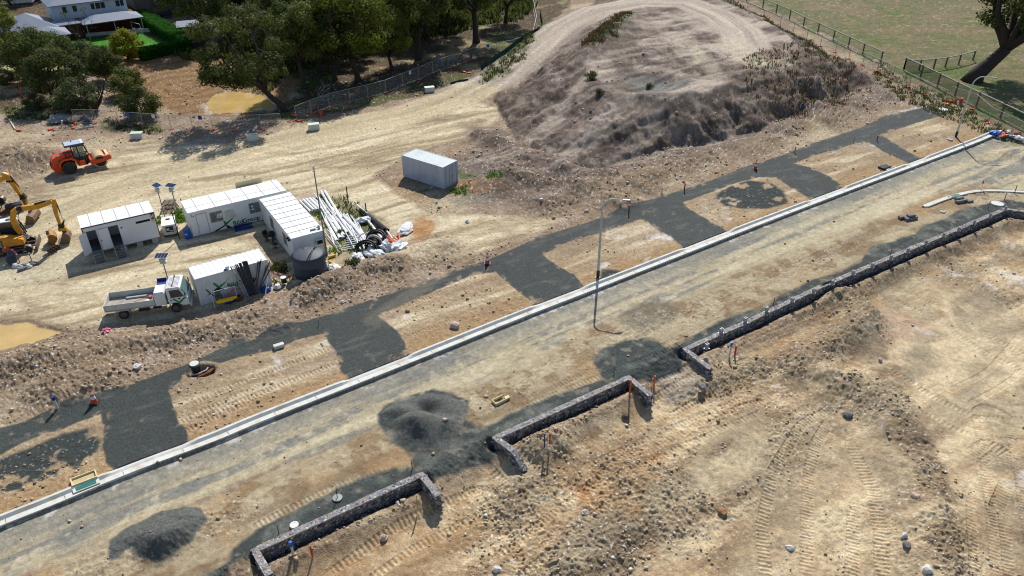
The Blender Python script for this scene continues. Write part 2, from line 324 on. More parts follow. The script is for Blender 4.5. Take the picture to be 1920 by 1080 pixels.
RIDGES = [
 (rp([(-150,715),(0,684),(90,662),(190,650),(240,640),(330,622),(390,610),(440,596),(505,572),(572,550),(632,524),(685,500),(740,484)], .4), .6, 1.35, 1.0),
 (rp([(150,706),(190,696),(120,720)], .3), .75, 2.0, 1.1),
 (rp([(30,690),(80,680)], .3), .4, 2.0, 1.0),
 (rp([(440,618),(520,600)], .2), .35, 1.6, 1.0),
 (rp([(590,545),(640,528)], .2), .45, 1.6, 1.0),
 (rp([(740,500),(800,470),(830,455)], .2), .35, 2.0, .9),
 (rp([(1020,372),(1050,360)], .3), .9, 2.4, 1.0),
 (rp([(1100,352),(1135,345),(1150,372)], .3), 1.0, 2.2, 1.0),
 (rp([(1195,345),(1235,318)], .3), .8, 2.0, 1.0),
 (rp([(1260,300),(1310,290)], .3), .9, 2.4, 1.0),
 (rp([(1380,275),(1440,262)], .3), .5, 2.0, 1.0),
 (rp([(895,345),(940,350)], .2), .55, 1.8, 1.0),
 (rp([(1515,200),(1525,188)], .4), 1.3, 2.2, 1.0),
 (rp([(1548,222),(1565,210)], .3), .9, 2.2, 1.0),
 (rp([(1600,196),(1630,182),(1650,178)], .3), .8, 2.4, 1.0),
 (rp([(1470,240),(1490,232)], .3), .8, 2.0, 1.0),
 (rp([(20,292),(70,300)], .3), 1.2, 3.2, 1.0),
 (rp([(870,290),(960,305),(1040,330)], .2), .5, 2.4, .8), (rp([(900,248),(980,292),(1080,335)], .3), .7, 1.3, .8), (rp([(960,325),(1020,350)], .2), .6, 1.2, .9), (rp([(990,275),(1070,322),(1160,335)], .3), .6, 1.2, .8),
 # near lots
 (rp([(1015,850),(1045,840)], LOWZ), .75, 1.0, .8),
 (rp([(1260,735),(1330,715),(1420,690)], LOWZ), .55, 1.1, 1.0),
 (rp([(1480,690),(1560,650),(1600,620),(1625,600)], LOWZ), .9, 1.5, .7),
 (rp([(1560,715),(1620,735),(1670,790),(1705,870),(1730,960),(1745,1080)], LOWZ), .75, 1.9, .35),
 (rp([(1380,880),(1440,820),(1500,760)], LOWZ), .5, 3.0, .5),
 (rp([(1200,930),(1150,1000),(1080,1060)], LOWZ), .4, 1.6, 1.2),
 (rp([(1180,890),(1280,930),(1240,980)], LOWZ), .3, 1.6, 1.2),
 (rp([(1000,900),(960,960)], LOWZ), .25, 1.4, 1.0),
 (rp([(1560,560),(1600,575)], LOWZ), .4, 1.4, .6),
 (rp([(1890,290),(1950,285)], 0), .7, 1.6, .9),
 (rp([(100,660),(300,640)], .1), .2, 2.0, .9),
]
TRACKS = [
 (rp([(1000,800),(1085,765),(1180,726),(1300,676),(1440,612),(1560,560)], LOWZ), 2.0, .5, .30, .05, 1),
 (rp([(960,830),(1100,900),(1250,830),(1400,770)], LOWZ), 1.9, .5, .30, .05, 2),
 (rp([(1220,640),(1300,603),(1400,560),(1480,525),(1600,480),(1700,440)]), 1.9, .5, .28, .045, 3),
 (rp([(480,985),(600,925),(760,862)]), 0, .5, .28, .05, 4),
 (rp([(920,780),(1000,745),(1090,703),(1180,655)]), 0, .6, .28, .05, 5),
 (rp([(1515,1090),(1515,960),(1520,880),(1530,830),(1560,780)], LOWZ+.4), 0, .75, .26, .06, 6),
 (rp([(1600,1090),(1605,960),(1608,860),(1615,790)], LOWZ+.6), 0, .75, .26, .06, 7),
 (rp([(1850,1090),(1825,980),(1810,930),(1800,880)], LOWZ), 2.6, .6, .26, .05, 8),
 (rp([(1905,1090),(1895,1000),(1880,880),(1860,780)], LOWZ), 1.9, .6, .26, .05, 9),
 (rp([(1930,640),(1880,700),(1850,720),(1800,745)], LOWZ), 1.6, .5, .26, .04, 10),
 (rp([(370,770),(450,735),(540,700),(640,660)]), 2.0, .5, .28, .05, 11),
 (rp([(340,800),(430,760),(540,705)]), 1.2, .5, .28, .05, 12),
 (rp([(720,592),(800,560),(920,512)]), 0, .6, .28, .05, 13),
 (rp([(760,620),(860,580),(950,545)]), 1.9, .5, .28, .04, 14),
 (rp([(1030,475),(1100,452),(1190,418)]), 0, .6, .28, .045, 15),
 (rp([(1060,500),(1150,465),(1220,435)]), 1.9, .5, .28, .04, 16),
 (rp([(1290,385),(1360,356),(1450,330)]), 0, .6, .28, .045, 17),
 (rp([(1165,365),(1230,345),(1290,330)]), 1.8, .5, .28, .05, 18),
 (rp([(20,780),(120,735),(90,700)]), 1.9, .6, .3, .05, 19),
 (rp([(190,650),(300,612),(420,600)]), 1.6, .5, .3, .05, 20),
 (rp([(350,1080),(395,1030),(420,985)]), 1.6, .55, .26, .05, 21),
 (rp([(880,205),(980,140),(1050,80)], .8), 2.2, .6, .35, .05, 22),
 (rp([(700,225),(800,205),(880,190)]), 2.2, .6, .35, .05, 23),
 (rp([(1790,260),(1860,290)]), 1.6, .4, .3, .03, 24),
 (rp([(1130,60),(1190,30),(1270,24),(1340,45),(1390,80),(1430,110)], 4.3), 2.2, .7, .5, .10, 31),
 (rp([(1290,60),(1330,80),(1370,100),(1420,100),(1490,100)], 4.3), 2.2, .7, .5, .12, 32),
 (rp([(1230,70),(1280,90),(1310,130)], 4.3), 2.2, .7, .5, .12, 33),
 (rp([(1180,90),(1240,100),(1300,110),(1400,60)], 4.3), 2.0, .7, .5, .10, 34),
 (rp([(900,275),(1000,320),(1080,360)], .2), 2.4, .7, .4, .10, 35),
 (rp([(960,285),(1060,330),(1180,340)], .2), 2.4, .7, .4, .10, 36),
 (rp([(480,300),(560,320),(620,350),(700,352),(800,320),(900,250)]), 2.4, .8, .4, .05, 37),
 (rp([(420,270),(560,290),(700,280),(780,240)]), 2.4, .8, .4, .05, 38),
 (rp([(850,500),(920,450),(1000,425),(1080,412)]), 2.2, .7, .35, .06, 39),
 (rp([(760,540),(820,500),(880,465),(960,430)]), 2.2, .6, .35, .06, 40),
 (rp([(620,270),(700,300),(760,360),(850,395)]), 2.4, .8, .4, .05, 41),
 (rp([(300,150),(330,175),(390,190)]), 2.4, .8, .5, .08, 42),
 (rp([(1180,880),(1060,980),(960,1060)], LOWZ), 1.9, .55, .3, .06, 25),
 (rp([(640,1090),(760,1010),(900,940)], LOWZ), 1.9, .55, .3, .05, 26),
 (rp([(1440,1090),(1430,980),(1450,880),(1500,800),(1560,760)], LOWZ+.5), 0, .7, .28, .06, 51),
 (rp([(1660,1090),(1655,990),(1640,900),(1600,820)], LOWZ+.6), 0, .8, .28, .06, 52),
 (rp([(1860,1090),(1850,960),(1870,880),(1920,850)], LOWZ), 1.8, .6, .28, .06, 53),
 (rp([(1820,850),(1850,830),(1885,850),(1890,900),(1870,950)], LOWZ), 0, .9, .28, .08, 54),
 (rp([(1250,760),(1340,715),(1440,670),(1560,620)], LOWZ), 1.9, .55, .3, .06, 55),
 (rp([(1100,880),(1200,830),(1320,770),(1430,740)], LOWZ), 1.9, .6, .3, .06, 56),
 (rp([(900,900),(960,960),(1000,1030),(1010,1090)], LOWZ), 1.9, .6, .3, .06, 57),
 (rp([(1700,560),(1780,600),(1860,650),(1940,690)], LOWZ), 2.2, .5, .3, .04, 58),
 (rp([(1650,700),(1740,760),(1830,800),(1940,810)], LOWZ), 2.2, .5, .3, .04, 59),
]
def lerp(c, t, m): return c+(np.array(t, np.float32)-c)*np.clip(m, 0, 1)[:, None]
C_ = {k: np.array(rgb(*v), np.float32) for k, v in dict(
 yard=(198,182,148), yardl=(222,208,176), yardd=(150,132,104), berm=(150,130,107), bermp=(174,156,138), clay=(166,136,98), clayd=(128,102,72), moundd=(94,82,73), mound=(128,113,101), moundl=(182,168,152),
 grav=(62,67,65), gravl=(96,99,92), roadt=(180,167,136), roadg=(128,128,122), roadl=(200,190,162), lot=(180,154,118), lotl=(213,194,158), lotd=(134,115,92), lotg=(150,138,114), white=(226,220,212), mud=(144,114,78), mudd=(104,80,54),
 floor=(86,74,54), straw=(196,180,134), field=(112,108,76), fieldg=(86,106,50), fieldb=(132,114,88), lawn=(66,128,28), water=(206,174,108), verge=(170,149,118), pink=(190,140,124), clayo=(172,124,74), moundg=(132,120,104), weed=(80,96,44), weedr=(92,66,48), asph=(96,100,102), pilec=(92,94,89)).items()}
def paint(x, y, h, M):
    n0, n1, n2, cl, g, st = M['n0'], M['n1'], M['n2'], M['cl'], M['g'], M['st']
    N = len(x)
    k1 = fbm(x*.18+3, y*.18, 4, 101); k2 = fbm(x*.6, y*.6, 4, 102); k3 = fbm(x*.05, y*.05, 3, 103); k4 = fbm(x*1.7, y*1.7, 3, 104)
    c = np.repeat(C_['berm'][None], N, 0)
    c = lerp(c, C_['bermp'], ss(-.1, .5, k2)*.8); c = lerp(c, C_['yard'], ss(0, .5, k1)*.7); c = lerp(c, C_['lotd'], ss(.1, .5, k4)*.4)
    # compacted yard and tracks
    y_ = M['yard']
    cy = np.repeat(C_['yard'][None], N, 0); cy = lerp(cy, C_['yardl'], ss(-.05, .45, st)*.8); cy = lerp(cy, C_['yardd'], ss(.02, .4, -st)*.8); cy = lerp(cy, C_['yardd']*.92, ss(.2, .55, M['st2'])*ss(-.2, .3, k2)*.6); cy = lerp(cy, C_['yardl'], ss(.2, .5, -M['st2'])*.4); cy = lerp(cy, C_['lotd'], ss(.1, .45, fbm(x*.5+st, y*1.1, 3, 180))*ss(0, .4, k1)*.6); cy = lerp(cy, C_['berm'], ss(.15, .55, k1)*.5)
    cy = lerp(cy, C_['clay'], ss(.25, .6, k2)*ss(0, .4, k3)*.5)
    c = c+(cy-c)*y_[:, None]
    # the lots below the walls
    lm = M['low']
    ca, sa = math.cos(R(30)), math.sin(R(30)); s = x*ca+y*sa; t = -x*sa+y*ca
    ls = fbm(s*.16+k1*.3, t*1.1, 4, 111, rot=False)
    cl_ = np.repeat(C_['lot'][None], N, 0); cl_ = lerp(cl_, C_['lotl'], ss(-.1, .4, ls)*.7); cl_ = lerp(cl_, C_['clay'], ss(.05, .45, k1)*ss(-.2, .4, k2)*.8*ss(46, 30, x-.0*y)*ss(30, 12, x))
    cl_ = lerp(cl_, C_['lotd'], ss(.05, .5, -ls)*.65); cl_ = lerp(cl_, C_['lotg'], ss(.1, .6, k3+k1*.4)*.35); cl_ = lerp(cl_, C_['white'], ss(.42, .6, k2)*ss(.1, .4, k4)*.6)
    # dusty squares and graded bands at the far end of the lots
    fr_ = ss(24, 34, x); sq = fbm(s*.22, t*.45, 2, 120, rot=False)
    cl_ = lerp(cl_, C_['lotg'], fr_*ss(.08, .2, sq)*.75); cl_ = lerp(cl_, C_['lotl'], fr_*ss(.05, .3, -sq)*.6)
    cl_ = lerp(cl_, C_['white'], fr_*ss(.4, .6, fbm(x*.35, y*.35, 3, 123))*.5)
    v1 = fbm(x*.3+9, y*.3, 4, 170); v2 = fbm(x*.9, y*.9+4, 4, 171)
    cl_ = lerp(cl_, C_['lotd']*.92, ss(.05, .4, v1)*ss(-.3, .3, v2)*.85); cl_ = lerp(cl_, C_['lotl']*1.03, ss(.0, .4, -v1)*ss(-.2, .3, -v2)*.7); cl_ = lerp(cl_, C_['moundd'], ss(.25, .5, v1)*ss(.1, .4, v2)*.5)
    for mk, cn_, st_ in M['patch']: cl_ = lerp(cl_, C_[cn_], mk*st_*(.75+.5*k2))
    near = ss(9, 3, pdist(WALLC, x, y, closed=False, far=14)[0].__abs__())
    cl_ = lerp(cl_, C_['clay'], near*ss(-.1, .4, k2)*.6)
    c = c+(cl_-c)*lm[:, None]
    # ridges
    c = lerp(c, C_['berm'], np.clip(M['ridge'], 0, 1)*.5*(1-lm)); c = lerp(c, C_['lotg'], np.clip(M['ridge'], 0, 1)*.55*lm)
    c = lerp(c, C_['lotd']*.85, np.clip(M['ridge'], 0, 1)*ss(.0, .4, k1+.3*k2)*.75)
    for pl_, cn_, st_ in GPATCH: c = lerp(c, C_[cn_], ss(.6, -.5, pdist(pl_, x, y, far=4)+.8*n1+.5*n2)*st_*(.7+.5*k2+.3))
    # verge islands
    isl = np.full(N, 50, np.float32)
    for p in ISLW: isl = np.minimum(isl, pdist(p, x, y, far=3))
    im = ss(.3, -.1, isl)*(M['path'] > 0)
    ci = np.repeat(C_['verge'][None], N, 0); ci = lerp(ci, C_['yardl'], ss(0, .5, ls)*.6); ci = lerp(ci, C_['berm'], ss(.0, .5, -ls)*.8); ci = lerp(ci, C_['bermp'], ss(.1, .5, k1)*.7)
    kd = M['kd']
    ci = lerp(ci, C_['clay'], ss(4.0, 1.2, kd+1.2*k2)*.85); ci = lerp(ci, C_['white'], ss(.3, .55, k2)*ss(.0, .3, k1)*.6)
    c = c+(ci-c)*im[:, None]
    for P in (WP([(0,862),(60,842),(120,815),(170,805),(185,830),(175,865),(130,890),(60,915),(0,930),(-60,950),(-60,890)]), WP([(1342,370),(1365,352),(1405,340),(1440,342),(1470,360),(1480,382),(1440,392),(1395,392),(1360,386)]), WP([(1130,505),(1175,510),(1190,516),(1150,532),(1128,528)])):
        c = lerp(c, C_['grav']*1.05, ss(.3, -.2, pdist(P, x, y, far=4)+.5*n1)*(ss(-.48, -.28, k2+.3*k4)))
    # road
    rm = M['roadm']; kr = M['kr']
    cr = np.repeat(C_['roadt'][None], N, 0); cr = lerp(cr, C_['roadl'], ss(0, .5, kr)*.6); cr = lerp(cr, C_['roadg'], ss(.02, .3, -kr+.35*k2)*.8)
    cr = lerp(cr, C_['roadg']*.9, ss(.05, .4, k2+.6*k4)*ss(-.3, .3, k1-kr)*.7); cr = lerp(cr, C_['roadl'], ss(.1, .5, k4-.3*k2)*.5); cr = lerp(cr, C_['roadg'], ss(3.0, .4, np.abs(kd)+1.2*k2)*.75); cr = lerp(cr, C_['white'], ss(.9, .3, np.abs(kd))*ss(.1, .5, k4)*.5)
    ad = -M['road']
    edge = np.where(M['up'] < 0, -M['up'], 0)
    rut = ss(6.6, 5.2, edge+.9*n1)
    ce = np.repeat((C_['roadt']*.55+C_['berm']*.45)[None], N, 0); ce = lerp(ce, C_['clay'], ss(.1, .5, k1+.3*k4)*.5); ce = lerp(ce, C_['roadt'], ss(.0, .5, kr)*.7); ce = lerp(ce, C_['clayd'], ss(.1, .5, -kr)*.6)
    ce = lerp(ce, C_['clayd'], ss(.0, .35, k2+.4*k4)*.75); ce = lerp(ce, C_['clay'], ss(.05, .4, k1-.2*k2)*.7); cr = cr+(ce-cr)*(rut*.9)[:, None]
    c = c+(cr-c)*rm[:, None]
    ds = pdist(STRIP, x, y)+.25*n1+.18*n2-.1; M['strip'] = ds
    sm = ss(.2, -.2, ds)*(M['up'] < 3.5)
    cg = np.repeat(C_['grav'][None], N, 0); cg = lerp(cg, C_['gravl'], ss(-.1, .5, k2+.4*kr)*.8); cg = lerp(cg, C_['roadg'], ss(.2, .6, k4)*.3)
    gs = _h(np.floor(x*11).astype(np.int64), np.floor(y*11).astype(np.int64), 9); cg = cg*(.84+.36*gs)[:, None]
    c = c+(cg*1.28-c)*(sm*(1-.2*ss(.15, .5, k4+.3*k1)))[:, None]
    d2 = pdist(STRIP2, x, y)+.3*n2; c = lerp(c, C_['gravl']*.9, ss(.8, -.6, d2+.4*k4)*.5)
    # path
    pm = M['pathm']; cp_ = np.repeat(C_['grav'][None], N, 0); sc_ = fbm(s*.5, t*1.6, 3, 130, rot=False)
    cp_ = lerp(cp_, C_['gravl'], ss(.1, .6, sc_)*.45); cp_ = cp_*(1.06+.14*k1[:, None])
    cp_ = lerp(cp_, C_['verge'], ss(-.55, .0, M['path']+.35*k2)*ss(.1, .5, k4+.3*k2)*.75); cp_ = lerp(cp_, C_['berm'], ss(.25, .6, k4)*ss(.1, .5, k2)*.5)
    gs = _h(np.floor(x*11).astype(np.int64), np.floor(y*11).astype(np.int64), 9); cp_ = cp_*(.78+.44*gs)[:, None]
    d3 = np.abs(pdist(T3, x, y, closed=False, far=3)[0])
    cp_ = lerp(cp_, C_['yard'], ss(1.1, .5, np.abs(d3-.0))*.12)
    c = c+(cp_-c)*pm[:, None]
    for k in (0, 1):
        pl = ss(.12, -.12, M['pile%d' % k]); c = lerp(c, C_['pilec']*1.0, pl); gs2 = _h(np.floor(x*12).astype(np.int64), np.floor(y*12).astype(np.int64), 19); c = c*(1+pl*(gs2-.5)*.35)[:, None]
    # haul road
    hm = M['haulm']*(1-pm)*(1-rm); hs = M['hs']
    hilly = M['mh']
    cb = C_['yard']*(1-hilly[:, None])+C_['moundl']*hilly[:, None]*.92
    ch = cb*(1+.18*np.clip(hs, -1, 1)[:, None]*2)
    c = c+(ch-c)*(hm*.85*(1-hilly))[:, None]
    mz = ss(1.5, -1.5, pdist(MOUNDZ, x, y, far=8)+2.5*k1)*(1-pm)*(1-M['haulm'])
    cz = lerp(np.repeat(C_['mound'][None], N, 0), C_['moundd'], ss(-.15, .35, k1+.5*st)); cz = lerp(cz, C_['moundl'], ss(.15, .5, -st+.3*k2)*.6)
    c = c+(cz*.94-c)*(mz*.85)[:, None]
    # hill
    fr = M['hillfr']
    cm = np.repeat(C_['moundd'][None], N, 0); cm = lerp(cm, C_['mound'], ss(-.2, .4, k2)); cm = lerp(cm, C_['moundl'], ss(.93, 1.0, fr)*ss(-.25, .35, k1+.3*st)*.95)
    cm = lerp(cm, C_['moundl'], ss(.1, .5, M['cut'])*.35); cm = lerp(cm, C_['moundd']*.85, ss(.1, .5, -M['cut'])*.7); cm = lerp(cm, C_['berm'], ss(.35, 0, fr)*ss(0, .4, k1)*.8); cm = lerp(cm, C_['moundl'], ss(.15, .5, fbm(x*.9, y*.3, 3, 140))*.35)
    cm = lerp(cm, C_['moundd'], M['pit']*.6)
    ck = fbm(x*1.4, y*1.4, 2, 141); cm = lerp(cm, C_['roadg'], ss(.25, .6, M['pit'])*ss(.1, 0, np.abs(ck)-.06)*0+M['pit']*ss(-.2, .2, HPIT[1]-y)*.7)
    cm = lerp(cm, C_['moundl']*(1+.22*np.clip(hs, -1, 1)[:, None]*2), M['haulm']*.9)
    for pl_, cn_, st_ in HPATCH: cm = lerp(cm, C_[cn_], ss(.7, -.5, pdist(pl_, x, y, far=4)+.9*n1+.4*n2)*st_)
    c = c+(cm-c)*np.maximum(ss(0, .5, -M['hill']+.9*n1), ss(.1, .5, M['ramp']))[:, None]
    # left side ground under the trees
    tf = ss(.5, -.5, pdist(TREEF, x, y, far=6)+1.2*n1)
    cf = np.repeat(C_['floor'][None], N, 0); cf = lerp(cf, C_['straw'], ss(.15, .5, k1)*.5); cf = lerp(cf, C_['mudd'], ss(.1, .5, k2)*.7); cf = lerp(cf, C_['weed'], ss(.1, .4, fbm(x*.12, y*.12, 3, 150))*.6); cf = lerp(cf, C_['bermp'], ss(.3, .6, k4)*.3)
    c = c+(cf-c)*tf[:, None]
    c = lerp(c, C_['straw'], ss(.5, -.5, pdist(ZONES['straw'], x, y)+n1)*(.8+.3*k2))
    mm = ss(.6, -.6, M['mud']); mu = np.sin(np.hypot(x-MC[0], (y-MC[1])*1.0)*2.2+1.2*k1*3)
    cu = np.repeat(C_['mud'][None], N, 0); cu = lerp(cu, C_['mudd'], ss(.0, .8, -mu)*.5); cu = lerp(cu, C_['verge'], ss(.3, .6, k1)*.3)
    c = c+(cu-c)*mm[:, None]
    pd = M['pud']
    c = lerp(c, C_['moundl'], ss(1.6, .3, pd)*(y > 80)*ss(-.1, .3, k2)); c = lerp(c, C_['berm']*.8, ss(1.4, .2, pd)*(y < 80)*.7)
    # grass
    fd = M['field']; fm = ss(.4, -.4, fd)
    cfd = np.repeat(C_['field'][None], N, 0); cfd = lerp(cfd, C_['fieldg'], ss(-.05, .35, fbm(x*.09, y*.16, 4, 160)+.25*k4+ss(8, 2, -fd)*.3)*.85); cfd = lerp(cfd, C_['fieldb'], ss(.0, .45, fbm(x*.13, y*.3, 4, 161)+.2*k4)*.75)
    fk = fbm(x*.7, y*1.1, 4, 165); cfd = lerp(cfd, C_['fieldb']*1.1, ss(.05, .4, fk)*.55); cfd = lerp(cfd, C_['fieldg']*.85, ss(.1, .45, -fk)*.5); cfd = lerp(cfd, C_['straw']*.9, ss(.35, .6, fbm(x*1.3, y*2, 3, 166))*.5)
    c = c+(cfd-c)*fm[:, None]
    fringe = ss(4.5, 1.0, fd)*(fd > -.5)*ss(-.2, .25, k2+.2*k1)*(y > 85)
    c = lerp(c, C_['weed'], fringe*.8)
    c = lerp(c, C_['weed'], ss(.5, -.3, GRASSD(x, y)+1.1*n1)*ss(-.35, .1, k2)*.75)
    c = lerp(c, C_['weedr'], ss(.5, -.3, pdist(WEEDZ, x, y, far=6)+1.1*n1)*ss(-.1, .4, k2)*.45)
    lw = np.minimum(pdist(LAWNW, x, y), pdist(LAWN2, x, y)); c = lerp(c, C_['lawn']*(1+.12*k4[:, None]), ss(.1, -.1, lw)); M['lawn'] = lw
    # tread contrast: packed dust is pale, cleat cuts are tinted darker
    tr = M['tread']; c = c*(1+(tr*.10)[:, None])*(1+.05*(tr*M['treadc'])[:, None])
    # specks of pale and dark stone
    sp = _h(np.floor(x*9).astype(np.int64), np.floor(y*9).astype(np.int64), 5); rmk = np.clip(M['rough']+lm*.2, 0, 1)*(1-fm)*(1-pm)*(1-sm)*(M['pile0'] > 0)*(M['pile1'] > 0)
    q = (sp > .965)*rmk; c = lerp(c, C_['white'], q*.7); q = (sp < .03)*rmk; c = lerp(c, C_['moundd']*.8, q*.5)
    e1 = _h(np.floor(x*8.3+.6*n2).astype(np.int64), np.floor(y*8.3).astype(np.int64), 29); e2 = _h(np.floor(x*3.1+n2).astype(np.int64), np.floor(y*3.1+n1).astype(np.int64), 31); e3 = fbm(x*3.2, y*3.2, 3, 190)
    wet = 1-.75*ss(.05, -.05, M['pud']); fine = (1+((e1-.5)*.20+(e2-.5)*.10*ss(60, 110, y)+.16*e3)*wet*(1-.5*pm)*(1-.45*ss(0, 1, -M['hill'])))[:, None]; c = c*fine
    c = c*(1+.09*g[:, None]+.06*k4[:, None])
    c = lerp(c, C_['water'], ss(.05, -.05, pd))
    return np.clip(c, 0.005, .9)
MOUNDZ = WP([(860,230),(890,280),(860,320),(920,370),(1010,385),(1120,352),(1230,318),(1330,292),(1450,255),(1560,215),(1680,185),(1640,150),(1500,190),(1300,270),(1150,300),(1000,280),(940,235)])
LZ = LOWZ
PATCH = [  # outline, colour, strength, softness, roughness change
 (WP([(1290,880),(1320,820),(1400,770),(1440,800),(1440,870),(1400,925),(1340,940),(1300,915)], LZ), 'lotl', .75, .8, -.9),
 (WP([(1320,865),(1345,838),(1375,832),(1360,860),(1330,872)], LZ), 'lotd', .9, .3, .5),
 (WP([(1090,905),(1120,870),(1170,845),(1230,850),(1255,880),(1220,930),(1200,985),(1130,990),(1095,950)], LZ), 'clayo', .85, .5, .7),
 (WP([(1020,1090),(1040,1020),(1090,975),(1150,965),(1210,990),(1200,1040),(1150,1090)], LZ), 'moundg', .7, .7, .8),
 (WP([(880,960),(960,900),(1080,840),(1200,790),(1260,800),(1200,850),(1080,900),(960,980)], LZ), 'lotd', .5, .8, .3),
 (WP([(1270,755),(1330,722),(1420,690),(1520,660),(1560,640),(1600,610),(1560,690),(1450,720),(1340,760)], LZ), 'lotd', .75, .6, .6),
 (WP([(1420,640),(1520,590),(1600,590),(1640,640),(1560,680),(1460,690)], LZ), 'lotd', .55, .7, .1),
 (WP([(1560,740),(1600,700),(1680,720),(1720,780),(1690,800),(1620,800),(1570,770)], LZ), 'lotg', .8, .5, .7),
 (WP([(1400,1090),(1400,950),(1440,840),(1530,760),(1640,790),(1700,860),(1740,960),(1760,1090)], LZ+.6), 'lotl', .45, 1.2, -.35),
 (WP([(1690,790),(1730,820),(1770,900),(1800,1000),(1810,1090),(1770,1090),(1750,990),(1715,890),(1690,830)], LZ), 'lotd', .7, .5, .5),  # right slope of the heap, its shade put into the colour
 (WP([(1270,690),(1240,700),(1225,712),(1260,740),(1310,720),(1330,700)], LZ+.4), 'white', .6, .5, -.6),
 (WP([(1640,560),(1720,520),(1800,540),(1920,600),(1960,760),(1920,860),(1820,860),(1740,760),(1680,650)], LZ), 'lotl', .45, 1.0, -.8),
 (WP([(1610,620),(1640,600),(1660,650),(1650,700),(1620,690)], LZ), 'lotg', .7, .5, -.6), (WP([(1690,660),(1740,640),(1760,680),(1700,720)], LZ), 'lotg', .75, .5, -.6),
 (WP([(1780,560),(1850,545),(1880,580),(1810,620)], LZ), 'lotg', .6, .5, -.6), (WP([(1800,690),(1850,660),(1890,700),(1840,740)], LZ), 'lotg', .65, .5, -.6), (WP([(1840,620),(1900,590),(1940,620),(1880,660)], LZ), 'lotg', .55, .5, -.6),
 (WP([(1640,600),(1700,590),(1740,610),(1700,640),(1650,640)], LZ), 'pink', .35, .6, -.3),
 (WP([(1890,720),(1930,705),(1940,735),(1900,745)], LZ), 'moundd', .6, .4, .2),
 (WP([(1500,480),(1640,440),(1800,470),(1700,520),(1560,560)], LZ), 'clay', .35, 1.0, .1),
 (WP([(790,905),(860,870),(930,850),(960,880),(1000,875),(940,940),(860,960),(830,930)], LZ+.3), 'lotl', .5, .8, -.3),
 (WP([(530,1090),(560,1050),(700,985),(800,950),(880,990),(840,1090)], LZ), 'clay', .5, 1.0, -.5),
 (WP([(1450,590),(1560,545),(1640,500),(1600,560),(1520,600)], LZ), 'clay', .5, .8, 0),
]
HPATCH = [(WP([(1370,105),(1400,95),(1440,112),(1500,112),(1490,122),(1430,128),(1395,122)], 4.3), 'roadl', .6), (WP([(1340,75),(1380,70),(1420,90),(1380,98),(1350,95)], 4.3), 'roadl', .4), (WP([(1290,85),(1310,80),(1330,110),(1305,120)], 4.3), 'roadl', .55), (WP([(1265,75),(1280,72),(1285,105),(1268,108)], 4.3), 'roadl', .4), (WP([(1320,122),(1345,118),(1355,140),(1325,145)], 4.3), 'roadl', .4),
 (WP([(955,262),(1040,215),(1110,160),(1125,168),(1060,225),(975,280)], 1.5), 'moundl', .55), (WP([(1020,300),(1100,250),(1180,205),(1190,218),(1110,268),(1050,308)], 1.5), 'moundl', .45), (WP([(1130,300),(1200,250),(1235,232),(1240,250),(1180,290)], 1.2), 'moundl', .35),
 (WP([(1180,152),(1200,146),(1235,150),(1270,160),(1300,150),(1290,172),(1250,180),(1205,172)], 3.6), 'roadg', .7), (WP([(1130,78),(1180,70),(1215,66),(1190,86),(1150,100),(1120,110)], 4.2), 'moundd', .8), (WP([(1150,118),(1180,122),(1200,140),(1160,140)], 4.0), 'moundd', .7), (WP([(1250,30),(1330,60),(1370,62),(1300,20)], 4.3), 'moundl', .5)]
GPATCH = [(WP([(858,350),(880,336),(930,336),(958,350),(960,362),(900,364)]), 'clayo', .8), (WP([(870,268),(900,256),(950,258),(940,272),(890,278)]), 'clayd', .7), (WP([(765,425),(790,405),(810,420),(808,445),(780,452)]), 'clayo', .7), (WP([(840,165),(870,150),(910,148),(930,162),(880,180)]), 'white', .6), (WP([(800,170),(850,162),(880,175),(820,190)]), 'moundl', .5),
 (WP([(1655,226),(1690,208),(1740,196),(1745,202),(1700,218),(1665,232)]), 'white', .6), (WP([(815,470),(850,462),(862,470),(830,480)]), 'grav', .5), (WP([(860,312),(900,312),(930,322),(900,332),(865,330)]), 'roadg', .7), (WP([(835,372),(900,364),(960,372),(900,384),(850,386)]), 'roadg', .5), (WP([(725,345),(750,328),(762,345),(820,372),(790,380),(740,365)]), 'clay', .5),
 (WP([(480,352),(530,348),(560,360),(600,362),(590,378),(540,372)]), 'bermp', .5), (WP([(330,268),(420,258),(450,270),(360,285)]), 'moundl', .4), (WP([(10,360),(60,340),(90,352),(60,375),(20,380)]), 'lotd', .5), (WP([(590,410),(700,400),(740,440),(690,500),(620,500)]), 'lotg', .6), (WP([(0,440),(120,450),(160,480),(120,520),(0,540)]), 'roadl', .5),
 (WP([(180,372),(330,380),(420,420),(300,470)]), 'yardl', .3), (WP([(1860,285),(1920,270),(1990,290),(1920,305)]), 'clayo', .6), (WP([(90,615),(150,618),(180,628),(120,640),(60,650)]), 'lotd', .7), (WP([(100,668),(200,672),(215,715),(160,735),(100,715)]), 'lotd', .6)]
WALLC = WP([(480,1040),(790,895),(870,868),(930,830),(1180,715),(1285,665),(1440,590),(1640,500),(1880,400)])
TREEF = WP([(-400,150),(-100,60),(0,-60),(1100,-60),(1070,10),(1010,60),(985,80),(900,140),(850,162),(700,200),(560,225),(450,222),(560,180),(520,120),(300,98),(130,130),(150,210),(60,205),(0,215),(-300,260)])
MC = W(345, 160)
WEEDZ = WP([(1400,30),(1462,55),(1540,92),(1600,118),(1640,150),(1580,195),(1500,205),(1450,215),(1400,195),(1385,165),(1400,135),(1500,110),(1440,65)], 1.5)
